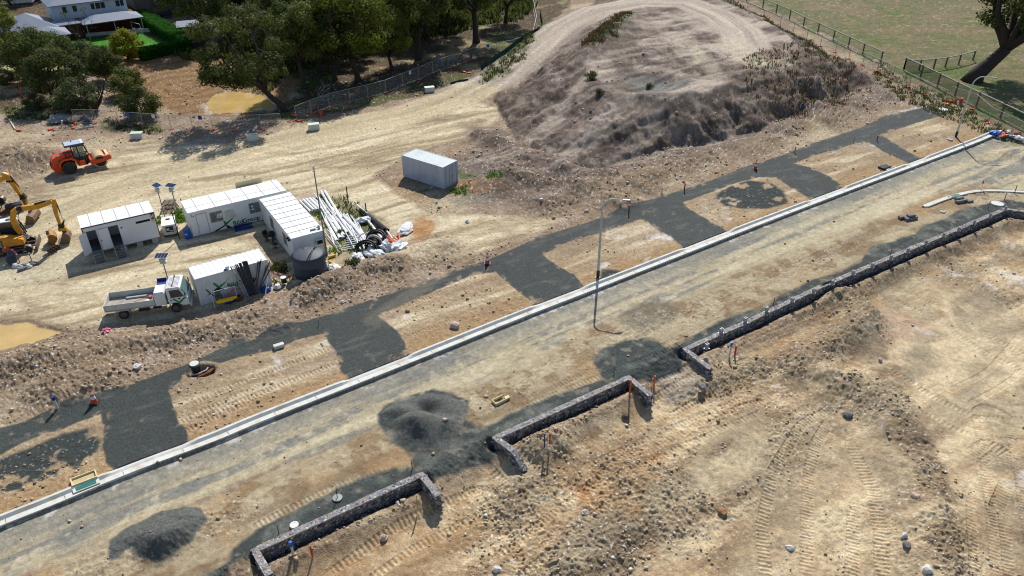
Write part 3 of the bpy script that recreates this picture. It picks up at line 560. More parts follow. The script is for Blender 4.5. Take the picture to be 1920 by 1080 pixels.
G_AREAS = [WP([(1095,95),(1130,60),(1175,32),(1185,50),(1150,80),(1105,110)], 3.5), WP([(900,150),(960,115),(1000,85),(1000,110),(950,150),(905,165)]), WP([(195,225),(300,230),(300,248),(240,250),(200,240)]),
 WP([(595,380),(625,365),(700,400),(720,440),(700,470),(640,470),(620,440)]), WP([(330,395),(350,400),(350,415),(330,415)]), WP([(0,200),(120,205),(110,225),(20,225)]), WP([(780,360),(800,352),(815,357),(790,366)]), WP([(855,320),(880,318),(885,335),(860,338)])]
def GRASSD(x, y):
    d = np.full(x.shape, 50, np.float32)
    for a in G_AREAS: d = np.minimum(d, pdist(a, x, y, far=3))
    return d
def build_ground():
    px_rows = np.arange(640, -2, -.75)
    ang = PITCH+np.arctan((px_rows-288)/(F*1024/1920)); ys = CH/np.tan(ang)
    far = []; d = ys[-1]; stp = ys[-1]-ys[-2]
    while d < 1500: stp *= 1.13; d += stp; far.append(d)
    near = [4, 8, 12, 15, 18]; near = [v for v in near if v < ys[0]-1]
    ys = np.concatenate([near, ys, far]).astype(np.float32)
    us = np.concatenate([-1-np.geomspace(.004, 1.6, 70)[::-1], np.linspace(-1, 1, 1330), 1+np.geomspace(.004, 1.6, 70)]).astype(np.float32)
    hw = (960/F)*(ys*math.cos(PITCH)+CH*math.sin(PITCH))
    X = (hw[:, None]*us[None, :]).astype(np.float32); Y = np.repeat(ys[:, None], len(us), 1).astype(np.float32)
    x = X.ravel(); y = Y.ravel(); h, M = heights(x, y); c = paint(x, y, h, M)
    r, q = X.shape
    idx = np.arange(r*q, dtype=np.int32).reshape(r, q)
    faces = np.stack([idx[:-1, :-1], idx[:-1, 1:], idx[1:, 1:], idx[1:, :-1]], -1).reshape(-1, 4)
    co = np.stack([x, y, h], 1).astype(np.float32)
    # normals of the whole sheet, shared by the pieces
    C3 = co.reshape(r, q, 3); gx = np.gradient(C3, axis=1); gy = np.gradient(C3, axis=0); nn = np.cross(gx, gy); nn /= np.linalg.norm(nn, axis=2, keepdims=True)+1e-9; nn = nn.reshape(-1, 3)
    reg = np.zeros(len(x), np.int8)
    reg[(M['hill'] < -.1+.9*M['n1']) | (M['ramp'] > .15)] = 6
    reg[(M['roadm'] > .5)] = 1
    reg[(M['pathm'] > .5)] = 2
    reg[(M['field'] < 0)] = 3
    reg[(M['lawn'] < 0)] = 4
    reg[(M['pud'] < 0)] = 5
    reg[(M['pile0'] < 0)] = 7; reg[(M['pile1'] < 0)] = 8
    fr = reg[faces[:, 0]]
    gm = {0: ground_mat('dirt', bump=.6), 1: ground_mat('road_base', a1=.12, a2=.14, bump=.35), 2: ground_mat('crushed_rock', rough=.85, spec=.25, s1=6, s2=22, a2=.22, bump=.45), 3: ground_mat('pasture', s1=2, s2=9, a1=.2, a2=.25, bump=.5), 4: ground_mat('lawn_turf', s1=2, s2=12, bump=.5), 6: ground_mat('topsoil', s1=2.4, s2=9, a1=.14, a2=.16, bump=.45)}
    gm[7] = gm[8] = gm[2]
    gw = ground_mat('muddy_water', rough=.07, spec=.5, s1=.4, a1=.12, s2=2, a2=.04, bump=.03); gm[5] = gw
    names = {0: 'ground', 1: 'road', 2: 'path', 3: 'field', 4: 'lawn', 5: 'water', 6: 'hill', 7: 'gravel_pile', 8: 'gravel_pile'}
    for k in sorted(names):
        f = faces[fr == k]
        if not len(f): continue
        u, inv = np.unique(f.ravel(), return_inverse=True)
        me = bpy.data.meshes.new(names[k]); me.vertices.add(len(u)); me.vertices.foreach_set('co', co[u].ravel())
        me.loops.add(len(inv)); me.loops.foreach_set('vertex_index', inv.astype(np.int32).ravel())
        me.polygons.add(len(f)); me.polygons.foreach_set('loop_start', np.arange(0, len(inv), 4, dtype=np.int32)); me.polygons.foreach_set('loop_total', np.full(len(f), 4, np.int32))
        me.update(calc_edges=True)
        a = me.color_attributes.new('Col', 'FLOAT_COLOR', 'POINT'); a.data.foreach_set('color', np.concatenate([c[u], np.ones((len(u), 1), np.float32)], 1).astype(np.float32).ravel())
        me.polygons.foreach_set('use_smooth', np.ones(len(f), bool))
        me.normals_split_custom_set_from_vertices(nn[u].tolist())
        me.materials.append(gm[k])
        o = bpy.data.objects.new(names[k], me); COL.objects.link(o)
        if k in (7, 8):
            tag(o, ['dark grey crushed rock pile dumped on the road nearest the bottom left', 'dark grey crushed rock heap with scooped hollows in the middle of the road'][k-7], 'gravel pile', 'crushed rock piles on the road')
        else: tag(o, {0:'bare tan and brown dirt of the building site', 1:'unsealed tan road base beside the new kerb', 2:'dark grey crushed rock footpath with driveway spurs', 3:'patchy green and brown paddock behind the fence', 4:'bright green clipped lawn behind the house', 5:'ochre muddy puddles', 6:'grey topsoil stockpile with a haul ramp'}[k], None, None, 'structure')
    return us
def hz(x, y):
    h, _ = heights(np.array([x], np.float32), np.array([y], np.float32), False); return float(h[0])
def hzs(xs, ys):
    h, m = heights(np.array(xs, np.float32), np.array(ys, np.float32), False); return h, m
build_ground()
# ================================================================ mesh builder
class MB:
    def __init__(s): s.v = []; s.f = []; s.m = []; s.M = Matrix.Identity(4)
    def at(s, M): s.M = M; return s
    def add(s, vs, fs, mi=0):
        b = len(s.v)
        for p in vs: s.v.append(tuple(s.M @ Vector(p)))
        for f in fs: s.f.append(tuple(b+i for i in f)); s.m.append(mi)
    def box(s, x0, y0, z0, x1, y1, z1, mi=0, tx=0, ty=0):
        """axis box; tx, ty shrink the top"""
        v = [(x0, y0, z0), (x1, y0, z0), (x1, y1, z0), (x0, y1, z0), (x0+tx, y0+ty, z1), (x1-tx, y0+ty, z1), (x1-tx, y1-ty, z1), (x0+tx, y1-ty, z1)]
        s.add(v, [(3, 2, 1, 0), (4, 5, 6, 7), (0, 1, 5, 4), (1, 2, 6, 5), (2, 3, 7, 6), (3, 0, 4, 7)], mi)
    def prism(s, prof, a0, a1, axis='y', mi=0):
        """extrude a 2-D profile; axis y: profile in x,z; x: in y,z; z: in x,y"""
        n = len(prof)
        def q(p, a): return {'y': (p[0], a, p[1]), 'x': (a, p[0], p[1]), 'z': (p[0], p[1], a)}[axis]
        v = [q(p, a0) for p in prof]+[q(p, a1) for p in prof]
        f = [tuple(range(n)), tuple(reversed(range(n, 2*n)))]+[(i, i+n, (i+1) % n+n, (i+1) % n) for i in range(n)]
        s.add(v, f, mi)
    def tube(s, pts, r, n=8, mi=0, caps=True, hollow=False):
        """round bar through points; r a number or a list"""
        P = [Vector(p) for p in pts]; rs = r if isinstance(r, (list, tuple)) else [r]*len(P)
        v = []; f = []
        up = Vector((0, 0, 1)); prev = None
        for i, p in enumerate(P):
            d = (P[min(i+1, len(P)-1)]-P[max(i-1, 0)]).normalized()
            if prev is None: a = d.cross(up) if abs(d.z) < .95 else d.cross(Vector((1, 0, 0)))
            else: a = prev-d*prev.dot(d)
            a = a.normalized(); prev = a; b = d.cross(a)
            for k in range(n):
                t = 2*math.pi*k/n; v.append(p+(a*math.cos(t)+b*math.sin(t))*rs[i])
        for i in range(len(P)-1):
            for k in range(n): f.append((i*n+k, i*n+(k+1) % n, (i+1)*n+(k+1) % n, (i+1)*n+k))
        if caps: f += [tuple(reversed(range(n))), tuple(range((len(P)-1)*n, len(P)*n))]
        s.add([tuple(p) for p in v], f, mi)
    def lathe(s, prof, c=(0, 0, 0), n=20, axis='z', mi=0, cap=True):
        v = []; f = []
        for (r, h) in prof:
            for k in range(n):
                t = 2*math.pi*k/n; a, b = r*math.cos(t), r*math.sin(t)
                v.append({'z': (c[0]+a, c[1]+b, c[2]+h), 'y': (c[0]+a, c[1]+h, c[2]+b), 'x': (c[0]+h, c[1]+a, c[2]+b)}[axis])
        for i in range(len(prof)-1):
            for k in range(n): f.append((i*n+k, i*n+(k+1) % n, (i+1)*n+(k+1) % n, (i+1)*n+k))
        if cap: f += [tuple(reversed(range(n))), tuple(range((len(prof)-1)*n, len(prof)*n))]
        s.add(v, f, mi)
    def corr(s, x0, x1, z0, z1, y, depth, pitch, out=-1, mi=0):
        """corrugated sheet in the xz plane at y; depth along out*y"""
        n = max(1, round((x1-x0)/pitch)); p = (x1-x0)/n; xs = []
        for i in range(n):
            b = x0+i*p; xs += [(b, 0), (b+p*.30, 0), (b+p*.5, 1), (b+p*.8, 1)]
        xs.append((x1, 0)); v = []; f = []
        for xx, k in xs: v += [(xx, y+out*(depth*(1-k)), z0), (xx, y+out*(depth*(1-k)), z1)]
        for i in range(len(xs)-1): f.append((2*i, 2*i+2, 2*i+3, 2*i+1) if out < 0 else (2*i+1, 2*i+3, 2*i+2, 2*i))
        s.add(v, f, mi)
    def build(s, name, mats, parent=None, smooth=False, bevel=0, label=None, auto=None):
        me = bpy.data.meshes.new(name); me.from_pydata(s.v, [], s.f)
        for m in (mats if isinstance(mats, (list, tuple)) else [mats]): me.materials.append(m)
        me.polygons.foreach_set('material_index', s.m)
        bm = bmesh.new(); bm.from_mesh(me); bmesh.ops.recalc_face_normals(bm, faces=bm.faces); bm.to_mesh(me); bm.free()
        if smooth: me.polygons.foreach_set('use_smooth', [True]*len(me.polygons))
        if auto: me.set_sharp_from_angle(angle=R(auto))
        me.update()
        o = bpy.data.objects.new(name, me); COL.objects.link(o); o.parent = parent
        if bevel:
            b = o.modifiers.new('bevel', 'BEVEL'); b.width = bevel; b.segments = 1; b.limit_method = 'ANGLE'; b.angle_limit = R(40)
        if label: o['label'] = label
        return o
def TR(x, y, z, rz=0.0): return Matrix.Translation((x, y, z)) @ Matrix.Rotation(rz, 4, 'Z')
MT = {}
MT['concrete'] = mat('concrete', rgb(222, 222, 214), .85, noise=.10, scale=2.5, dirt=rgb(190, 172, 140), dirt_amt=.6, bump=.2)
MT['concrete_old'] = mat('concrete_old', rgb(190, 190, 182), .9, noise=.15, scale=3, dirt=rgb(150, 138, 115), dirt_amt=.5, bump=.3)
MT['galv'] = mat('galvanised', rgb(176, 180, 182), .5, metal=.35, noise=.08)
MT['lampst'] = mat('lamp_steel', rgb(196, 198, 194), .5, noise=.06)
MT['galvd'] = mat('galvanised_dull', rgb(140, 144, 146), .6, metal=.3, noise=.12)
MT['blackp'] = mat('black_plastic', rgb(34, 36, 40), .45, noise=.15)
MT['blackm'] = mat('black_metal', rgb(40, 42, 46), .6, noise=.2)
MT['white'] = mat('white_panel', rgb(238, 240, 240), .5, noise=.04, scale=1.2, dirt=rgb(205, 200, 186), dirt_amt=.35)
MT['whiter'] = mat('white_roof', rgb(246, 248, 248), .5, noise=.03, scale=1.0, dirt=rgb(225, 222, 212), dirt_amt=.3)
MT['offwhite'] = mat('off_white', rgb(214, 214, 204), .6, noise=.08, scale=2, dirt=rgb(150, 140, 118), dirt_amt=.4)
MT['pvc'] = mat('white_pvc', rgb(246, 248, 248), .4, noise=.04, dirt=rgb(220, 216, 204), dirt_amt=.3)
MT['greyc'] = mat('grey_container', rgb(184, 192, 206), .55, noise=.08, scale=1.5, dirt=rgb(140, 130, 125), dirt_amt=.3, streak=True)
MT['greycr'] = mat('grey_container_roof', rgb(205, 216, 216), .5, noise=.05, scale=1.5, dirt=rgb(150, 110, 80), dirt_amt=.35)
MT['rust'] = mat('rust', rgb(120, 72, 44), .9, noise=.3, scale=6)
MT['glass'] = mat('dark_glass', rgb(58, 64, 68), .12, noise=.1, spec=.6)
MT['dark'] = mat('dark_interior', rgb(26, 26, 28), .9, noise=.2)
MT['yellow'] = mat('yellow_paint', rgb(222, 154, 30), .5, noise=.14, scale=2.5, dirt=rgb(140, 108, 62), dirt_amt=.65)
MT['orange'] = mat('orange_paint', rgb(234, 74, 26), .42, noise=.08, scale=2.5, dirt=rgb(180, 110, 70), dirt_amt=.3)
MT['orangeb'] = mat('orange_plastic', rgb(236, 96, 44), .6, noise=.12)
MT['red'] = mat('red_plastic', rgb(206, 52, 36), .55, noise=.1)
MT['rubber'] = mat('rubber', rgb(52, 50, 48), .9, noise=.25, scale=6, dirt=rgb(130, 115, 92), dirt_amt=.6)
MT['steel'] = mat('worn_steel', rgb(120, 112, 104), .5, metal=.5, noise=.2, scale=5, dirt=rgb(110, 80, 56), dirt_amt=.6)
MT['steelbr'] = mat('bright_steel', rgb(205, 205, 205), .3, metal=.8, noise=.05)
MT['drum'] = mat('dusty_drum', rgb(206, 178, 132), .75, noise=.08, scale=4)
MT['tankg'] = mat('slate_plastic', rgb(66, 73, 86), .6, noise=.06, scale=1)
MT['tankd'] = mat('charcoal_steel', rgb(62, 66, 72), .55, noise=.2, scale=3)
MT['pinkr'] = mat('faded_red_hose', rgb(196, 96, 84), .6)
MT['timber'] = mat('timber', rgb(206, 184, 140), .8, noise=.15, scale=5)
MT['timberd'] = mat('weathered_timber', rgb(120, 108, 92), .9, noise=.25, scale=6)
MT['blue'] = mat('blue_plastic', rgb(30, 96, 190), .5, noise=.1)
MT['blued'] = mat('dark_blue', rgb(34, 58, 130), .5, noise=.12)
MT['purple'] = mat('purple_plastic', rgb(84, 70, 170), .5, noise=.1)
MT['green'] = mat('logo_green', rgb(16, 132, 62), .5, noise=.05)
MT['greend'] = mat('pit_green', rgb(34, 120, 98), .5, noise=.1)
MT['gsign'] = mat('sign_green', rgb(8, 110, 82), .5, noise=.03)
MT['black'] = mat('black_paint', rgb(24, 24, 28), .6, noise=.05)
MT['pink'] = mat('pink_plastic', rgb(222, 110, 130), .6, noise=.1)
MT['cream'] = mat('cream_ply', rgb(232, 216, 168), .8, noise=.08)
MT['solar'] = mat('solar_cell', rgb(30, 46, 84), .25, noise=.1, spec=.6)
MT['bag'] = mat('white_bag', rgb(226, 228, 228), .6, noise=.12, scale=4, dirt=rgb(170, 165, 155), dirt_amt=.4)
MT['yellowp'] = mat('yellow_plastic', rgb(244, 196, 20), .5, noise=.08)
def voronoi_stone(name, lo=(88, 86, 92), mid=(140, 138, 142), joint=(112, 108, 106)):
    m = bpy.data.materials.new(name); m.use_nodes = True; t = m.node_tree; b = t.nodes['Principled BSDF']; b.inputs['Roughness'].default_value = .92; b.inputs['Specular IOR Level'].default_value = .2
    tc = t.nodes.new('ShaderNodeTexCoord'); v = t.nodes.new('ShaderNodeTexVoronoi'); v.inputs['Scale'].default_value = 5.2; t.links.new(tc.outputs['Object'], v.inputs['Vector'])
    e = t.nodes.new('ShaderNodeTexVoronoi'); e.feature = 'DISTANCE_TO_EDGE'; e.inputs['Scale'].default_value = 5.2; t.links.new(tc.outputs['Object'], e.inputs['Vector'])
    sp = t.nodes.new('ShaderNodeSeparateColor'); t.links.new(v.outputs['Color'], sp.inputs[0]); r = t.nodes.new('ShaderNodeValToRGB'); t.links.new(sp.outputs[0], r.inputs[0])
    r.color_ramp.elements[0].color = (*rgb(*lo), 1); r.color_ramp.elements[1].color = (*rgb(206, 202, 196), 1)
    q = r.color_ramp.elements.new(.55); q.color = (*rgb(*mid), 1); q = r.color_ramp.elements.new(.8); q.color = (*rgb(168, 152, 130), 1)
    mr = t.nodes.new('ShaderNodeMapRange'); mr.inputs[1].default_value = 0; mr.inputs[2].default_value = .09; t.links.new(e.outputs['Distance'], mr.inputs[0])
    mx = t.nodes.new('ShaderNodeMix'); mx.data_type = 'RGBA'; t.links.new(mr.outputs[0], mx.inputs[0]); mx.inputs[6].default_value = (*rgb(*joint), 1); t.links.new(r.outputs[0], mx.inputs[7]); t.links.new(mx.outputs[2], b.inputs['Base Color'])
    bp = t.nodes.new('ShaderNodeBump'); bp.inputs['Strength'].default_value = .9; bp.inputs['Distance'].default_value = .05; t.links.new(mr.outputs[0], bp.inputs['Height']); t.links.new(bp.outputs[0], b.inputs['Normal']); return m
MT['mortar'] = voronoi_stone('mortared_stone'); MT['coping'] = voronoi_stone('coping_stone', (112, 110, 114), (166, 164, 166), (196, 194, 190))
MT['stone'] = mat('wall_stone', rgb(120, 118, 122), .9, noise=.3, scale=6, bump=.5, dirt=rgb(170, 150, 120), dirt_amt=.5)

# ---------------------------------------------------------------- kerb with gutter
def offs(pts, o):
    out = []
    for i, p in enumerate(pts):
        a = pts[max(i-1, 0)]; b = pts[min(i+1, len(pts)-1)]; dx, dy = b[0]-a[0], b[1]-a[1]; L = math.hypot(dx, dy)
        out.append((p[0]-dy/L*o, p[1]+dx/L*o))
    return out
def resample(pts, step):
    out = []; 
    for a, b in zip(pts[:-1], pts[1:]):
        L = math.hypot(b[0]-a[0], b[1]-a[1]); n = max(1, round(L/step))
        for k in range(n): out.append((a[0]+(b[0]-a[0])*k/n, a[1]+(b[1]-a[1])*k/n))
    out.append(pts[-1]); return out
def smooth_line(pts, it=3):
    for _ in range(it):
        q = [pts[0]]
        for a, b in zip(pts[:-1], pts[1:]): q += [(a[0]*.75+b[0]*.25, a[1]*.75+b[1]*.25), (a[0]*.25+b[0]*.75, a[1]*.25+b[1]*.75)]
        q.append(pts[-1]); pts = q
    return pts
def profile_run(mb, pts, prof, closed=True, zf=None):
    n = len(prof); vs = []; fs = []
    for i, p in enumerate(pts):
        a = pts[max(i-1, 0)]; b = pts[min(i+1, len(pts)-1)]; dx, dy = b[0]-a[0], b[1]-a[1]; L = math.hypot(dx, dy); nx, ny = -dy/L, dx/L
        for j, (o, z) in enumerate(prof):
            zz = z if zf is None else zf(i, j, z)
            vs.append((p[0]+nx*o, p[1]+ny*o, zz))
    for i in range(len(pts)-1):
        for j in range(n if closed else n-1): fs.append((i*n+j, (i+1)*n+j, (i+1)*n+(j+1) % n, i*n+(j+1) % n))
    if closed: fs += [tuple(range(n)), tuple(reversed(range((len(pts)-1)*n, len(pts)*n)))]
    mb.add(vs, fs)
kp = resample(smooth_line(KERB, 2), .5)
kt = empty('kerb', (0, 0, 0), 0, 'long new concrete kerb and gutter running the length of the road', 'kerb')
PITS_S = []
DW = [WP([(652,716),(765,670)]), WP([(1008,574),(1092,541)]), WP([(1280,466),(1364,432)]), WP([(1518,378),(1578,352)]), WP([(1700,308),(1732,296)]), WP([(216,886),(350,834)])]
def kz(i, j, z):
    # the kerb is laid back where a driveway crosses
    if j in (3, 4):
        p = kp[i]; m = 0
        for a, b in DW:
            ex, ey = b[0]-a[0], b[1]-a[1]; L = math.hypot(ex, ey); t = ((p[0]-a[0])*ex+(p[1]-a[1])*ey)/L
            m = max(m, min(1, max(0, (min(t, L-t)+.5)/.5)))
        return z-(.13*m if j == 4 else .13*m)
    return z
mb = MB(); profile_run(mb, kp, [(0, -.34), (0, .02), (.46, -.02), (.62, .155), (.80, .165), (.92, -.34)], True, kz)
mb.build('gutter_slab', MT['concrete'], kt)
mb = MB()
for i in range(10, len(kp)-2, 6):
    p, q = kp[i], kp[i+1]; a = math.atan2(q[1]-p[1], q[0]-p[0]); mb.at(TR(p[0], p[1], 0, a)); mb.box(-.012, .01, .008, .012, .45, .0225)
mb.build('joint', MT['galvd'], kt)
# short kerb on the inside of the bend
k2 = smooth_line(WP([(1738,388),(1772,374),(1815,362),(1850,358),(1900,360),(1960,364),(2060,372)], .05), 2); k2 = resample(k2, .5)
kt2 = empty('kerb', (0, 0, 0), 0, 'short curved concrete kerb on the inside of the road bend', 'kerb')
mb = MB(); profile_run(mb, k2, [(-.1, -.2), (-.1, .13), (.06, .14), (.14, .02), (.5, .04), (.5, -.2)]); mb.build('gutter_slab', MT['concrete'], kt2)
def pit(px, z, yaw, label, box=None):
    x, y = W(px[0], px[1], z); e = empty('stormwater_pit', (x, y, z), yaw, label, 'drain pit'); e.scale = (.8, .8, 1)
    m = MB(); m.box(-.95, -.30, .005, .95, .30, .075); m.build('pit_frame', MT['concrete'], e, bevel=.02)
    m = MB(); m.box(-.72, -.20, .06, .72, .20, .09); m.build('plastic_insert', MT['greend'], e)
    if box == 'timber':
        m = MB(); 
        for a in ((-.9, .35, .9, .42), (-.9, 1.2, .9, 1.27), (-.9, .42, -.82, 1.2), (.82, .42, .9, 1.2)): m.box(a[0], a[1], 0, a[2], a[3], .22)
        m.build('formwork', MT['cream'], e)
        m = MB(); m.box(-.82, .42, .02, .82, 1.2, .1); m.build('chamber', MT['timber'], e)
    if box == 'dark':
        m = MB(); m.box(-1.3, .35, 0, .4, 1.35, .16)
        for k in range(5): m.box(-1.3+k*.34, .38, .16, -1.08+k*.34, 1.3, .20)
        m.build('cover_grate', MT['blackp'], e)
pit((162, 912), .02, R(34), 'green drain pit set in the kerb with pale timber formwork behind it', 'timber')
pit((1672, 317), .02, R(30), 'green drain pit in the kerb with a dark slatted cover behind it', 'dark')
pit((1790, 367), .1, R(22), 'small green drain pit in the short curved kerb')
# ---------------------------------------------------------------- stone walls
def stone_wall(name, line, label, ends=None, htop=.12, wid=.40, broken=()):
    """rubble wall: a rough core, coping and face stones as one mesh each"""
    e = empty(name, (line[0][0], line[0][1], LOWZ), 0, label, 'stone wall', 'stone retaining walls beside the road')
    e.matrix_world = Matrix.Translation((line[0][0], line[0][1], 0)); org = Vector((line[0][0], line[0][1], 0))
    ls = resample(line, .28); n = len(ls)
    rs = random.Random(int(abs(line[1][0])*100))
    # arc positions for tapering ends
    segs = [math.hypot(ls[i+1][0]-ls[i][0], ls[i+1][1]-ls[i][1]) for i in range(n-1)]; tot = sum(segs); acc = 0; A = [0]
    for s_ in segs: acc += s_; A.append(acc)
    def top(i):
        t = htop
        if ends and ends[0]: t = min(t, htop-.9+A[i]*.9)
        if ends and ends[1]: t = min(t, htop-.9+(tot-A[i])*.9)
        return t
    core = MB(); core.M = Matrix.Translation(-org)
    profile_run(core, ls, [(0, 0), (0, 1), (1, 1), (1, 0)], True, lambda i, j, z: 0)
    # rebuild heights and width explicitly
    v = core.v; k = 0; ofs = wid
    base = offs(ls, -wid/2); base2 = offs(ls, wid/2)
    for i in range(n):
        for j in range(4):
            q = base[i] if j in (0, 1) else base2[i]
            v[i*4+j] = (q[0]-org.x, q[1]-org.y, (LOWZ-.25 if j in (0, 3) else top(i)))
    core.build('core', MT['mortar'], e)
    cp = MB(); cp.M = Matrix.Translation(-org); vs = []; fs = []; ca_ = offs(ls, -wid/2-.015); cb_ = offs(ls, wid/2+.015)
    for i in range(n):
        jz = rs.uniform(-.012, .012)
        for q, zz in ((ca_[i], top(i)-.06), (ca_[i], top(i)+.03+jz), (cb_[i], top(i)+.03+jz), (cb_[i], top(i)-.06)): vs.append((q[0]+rs.uniform(-.012, .012), q[1]+rs.uniform(-.012, .012), zz))
    for i in range(n-1):
        for j in range(4): fs.append((i*4+j, (i+1)*4+j, (i+1)*4+(j+1) % 4, i*4+(j+1) % 4))
    fs += [(0, 1, 2, 3), (n*4-1, n*4-2, n*4-3, n*4-4)]; cp.add(vs, fs); cp.build('coping', MT['coping'], e)
    st = MB(); st.M = Matrix.Translation(-org)
    def rock(c, r, sq=.75):
        # rough eight-cornered stone
        a = rs.uniform(0, 3.1); cs, sn = math.cos(a), math.sin(a); vs = []
        for dz in (-1, 1):
            for dx, dy in ((-1, -1), (1, -1), (1, 1), (-1, 1)):
                qx = dx*r*rs.uniform(.6, 1); qy = dy*r*rs.uniform(.5, .9); vs.append((c[0]+qx*cs-qy*sn, c[1]+qx*sn+qy*cs, c[2]+dz*r*sq*rs.uniform(.55, 1)))
        st.add(vs, [(3, 2, 1, 0), (4, 5, 6, 7), (0, 1, 5, 4), (1, 2, 6, 5), (2, 3, 7, 6), (3, 0, 4, 7)], rs.choice((0, 0, 1, 1, 2, 2, 3)))
    for side, cnt in ((-wid/2, 1.0), (wid/2, 1.0)):
        lo = offs(ls, side)
        for i in range(n):
            zz = LOWZ-.1
            while zz < top(i):
                
                q = (lo[i][0]+(ls[i][0]-lo[i][0])*.34, lo[i][1]+(ls[i][1]-lo[i][1])*.34)
                rock((q[0]+rs.uniform(-.10, .10), q[1]+rs.uniform(-.04, .04), min(zz+.08, top(i)-.12)), rs.uniform(.07, .12)); zz += rs.uniform(.15, .22)
    for i in range(n):
        for q in range(4):
            t = rs.uniform(-1, 1)*wid*.36; p = offs(ls[max(0, i-1):i+2], t)[1 if i else 0]
            rock((p[0]+rs.uniform(-.10, .10), p[1]+rs.uniform(-.10, .10), top(i)+.02), rs.uniform(.04, .08), .2)
    st.build('facing_stones', [MT['stA'], MT['stB'], MT['stC'], MT['stD']], e)
    return e
for k, c in (('stA', (128, 126, 130)), ('stB', (86, 84, 90)), ('stC', (190, 186, 180)), ('stD', (176, 160, 136))): MT[k] = mat('stone_'+k[-1].lower(), rgb(*c), .9, noise=.25, scale=5)
stone_wall('stone_wall', W1, 'low stone retaining wall nearest the bottom edge with returns at both ends')
stone_wall('stone_wall', W2, 'middle stone retaining wall between the two driveway gaps', (1, 0))
stone_wall('stone_wall', W3, 'longest stone retaining wall topped with small steel brackets')
# steel brackets on the long wall
BR = [(1325,650),(1352,621),(1397,601),(1437,581),(1485,563),(1525,546),(1560,530),(1599,512),(1635,498),(1670,483),(1702,470),(1736,455),(1769,441),(1797,430),(1826,417),(1856,404),(1885,391)]
def make_bracket():
    e = empty('post_bracket', (0, 0, 0), 0, None, 'bracket', 'steel post brackets along the long stone wall')
    m = MB(); m.box(-.2, -.15, 0, .2, .15, .03); m.build('base_plate', MT['galv'], e)
    for s_ in (-1, 1):
        m = MB(); m.box(s_*.09-.025, -.11, .03, s_*.09+.025, .11, .46); m.build('cheek', MT['galv'], e)
    return e
b0 = make_bracket()
for i, q in enumerate(BR):
    o = b0 if i == 0 else copy_tree(b0)
    x, y = W(q[0], q[1]+3, .18); o.location = (x, y, .15); o.rotation_euler.z = R(32+i)
    o['label'] = 'small galvanised post bracket standing on top of the long stone wall' if 0 < i < len(BR)-1 else ('galvanised post bracket on the near corner of the long stone wall' if i == 0 else 'galvanised post bracket at the far bend of the long stone wall')
# ---------------------------------------------------------------- street lamps
def make_lamp():
    e = empty('street_lamp', (0, 0, 0), 0, None, 'street lamp', 'galvanised street lamps')
    m = MB(); m.tube([(0, 0, -.1), (0, 0, .75)], [.155, .145], 12); m.build('base_sleeve', MT['blackp'], e, smooth=True, auto=40)
    pts = [(0, 0, .75), (0, 0, 3), (0, 0, 6.4)]; rr = [.12, .10, .085]
    for t in range(1, 9):
        a = t/8*R(78); pts.append((1.0*(1-math.cos(a)), 0, 6.5+1.2*math.sin(a))); rr.append(.078-.003*t)
    pts.append((1.75, 0, 7.70)); rr.append(.05)
    m = MB(); m.tube(pts, rr, 10); m.build('pole', MT['lampst'], e, smooth=True, auto=50)
    m = MB(); m.prism([(1.65, -.06), (1.9, -.12), (2.2, -.11), (2.3, 0), (2.2, .11), (1.9, .12), (1.65, .06)], 7.67, 7.75, 'z'); m.build('lamp_head', MT['galv'], e, bevel=.02)
    m = MB(); m.prism([(1.95, -.11), (2.3, -.09), (2.3, .09), (1.95, .11)], 7.625, 7.66, 'z'); m.build('lens', MT['glass'], e)
    m = MB(); m.box(-.2, -.2, 0, .2, .2, .04); m.build('foot_plate', MT['galvd'], e)
    return e
l0 = make_lamp(); x, y = W(1121, 520); l0.location = (x, y, 0); l0.rotation_euler.z = R(-12)
l0['label'] = 'tall bent street lamp with a black base beside the kerb in mid frame'
l1 = copy_tree(l0); x, y = W(1792, 257); l1.location = (x, y, 0); l1.rotation_euler.z = R(-22); l1['label'] = 'tall bent street lamp at the far right end of the road near the big tree'
# ================================================================ SITE BUILDINGS
def text_mesh(s, size, M, ex=.006, off=.012):
    """lettering in the local xz plane, facing -y"""
    cu = bpy.data.curves.new('t', 'FONT'); cu.body = s; cu.size = size; cu.extrude = ex; cu.offset = off; cu.resolution_u = 3
    ob = bpy.data.objects.new('t', cu); COL.objects.link(ob)
    dg = bpy.context.evaluated_depsgraph_get(); me = bpy.data.meshes.new_from_object(ob.evaluated_get(dg)); bpy.data.objects.remove(ob)
    me.transform(M @ Matrix.Rotation(math.pi/2, 4, 'X')); return me
def lettering(s, size, x, y, z, m, parent, ex=.006, name='lettering', off=.012, rz=0, sx=1, tilt=0):
    me = text_mesh(s, size, Matrix.Translation((x, y, z)) @ Matrix.Rotation(rz, 4, 'Z') @ Matrix.Rotation(tilt, 4, 'Y') @ Matrix.Diagonal((sx, 1, 1, 1)), ex, off); me.materials.append(m)
    o = bpy.data.objects.new(name, me); COL.objects.link(o); o.parent = parent; return o
def flat(pts, y, th, m, name, parent, mi=0):
    b = MB(); b.prism(pts, y-th, y, 'y'); return b.build(name, m, parent)
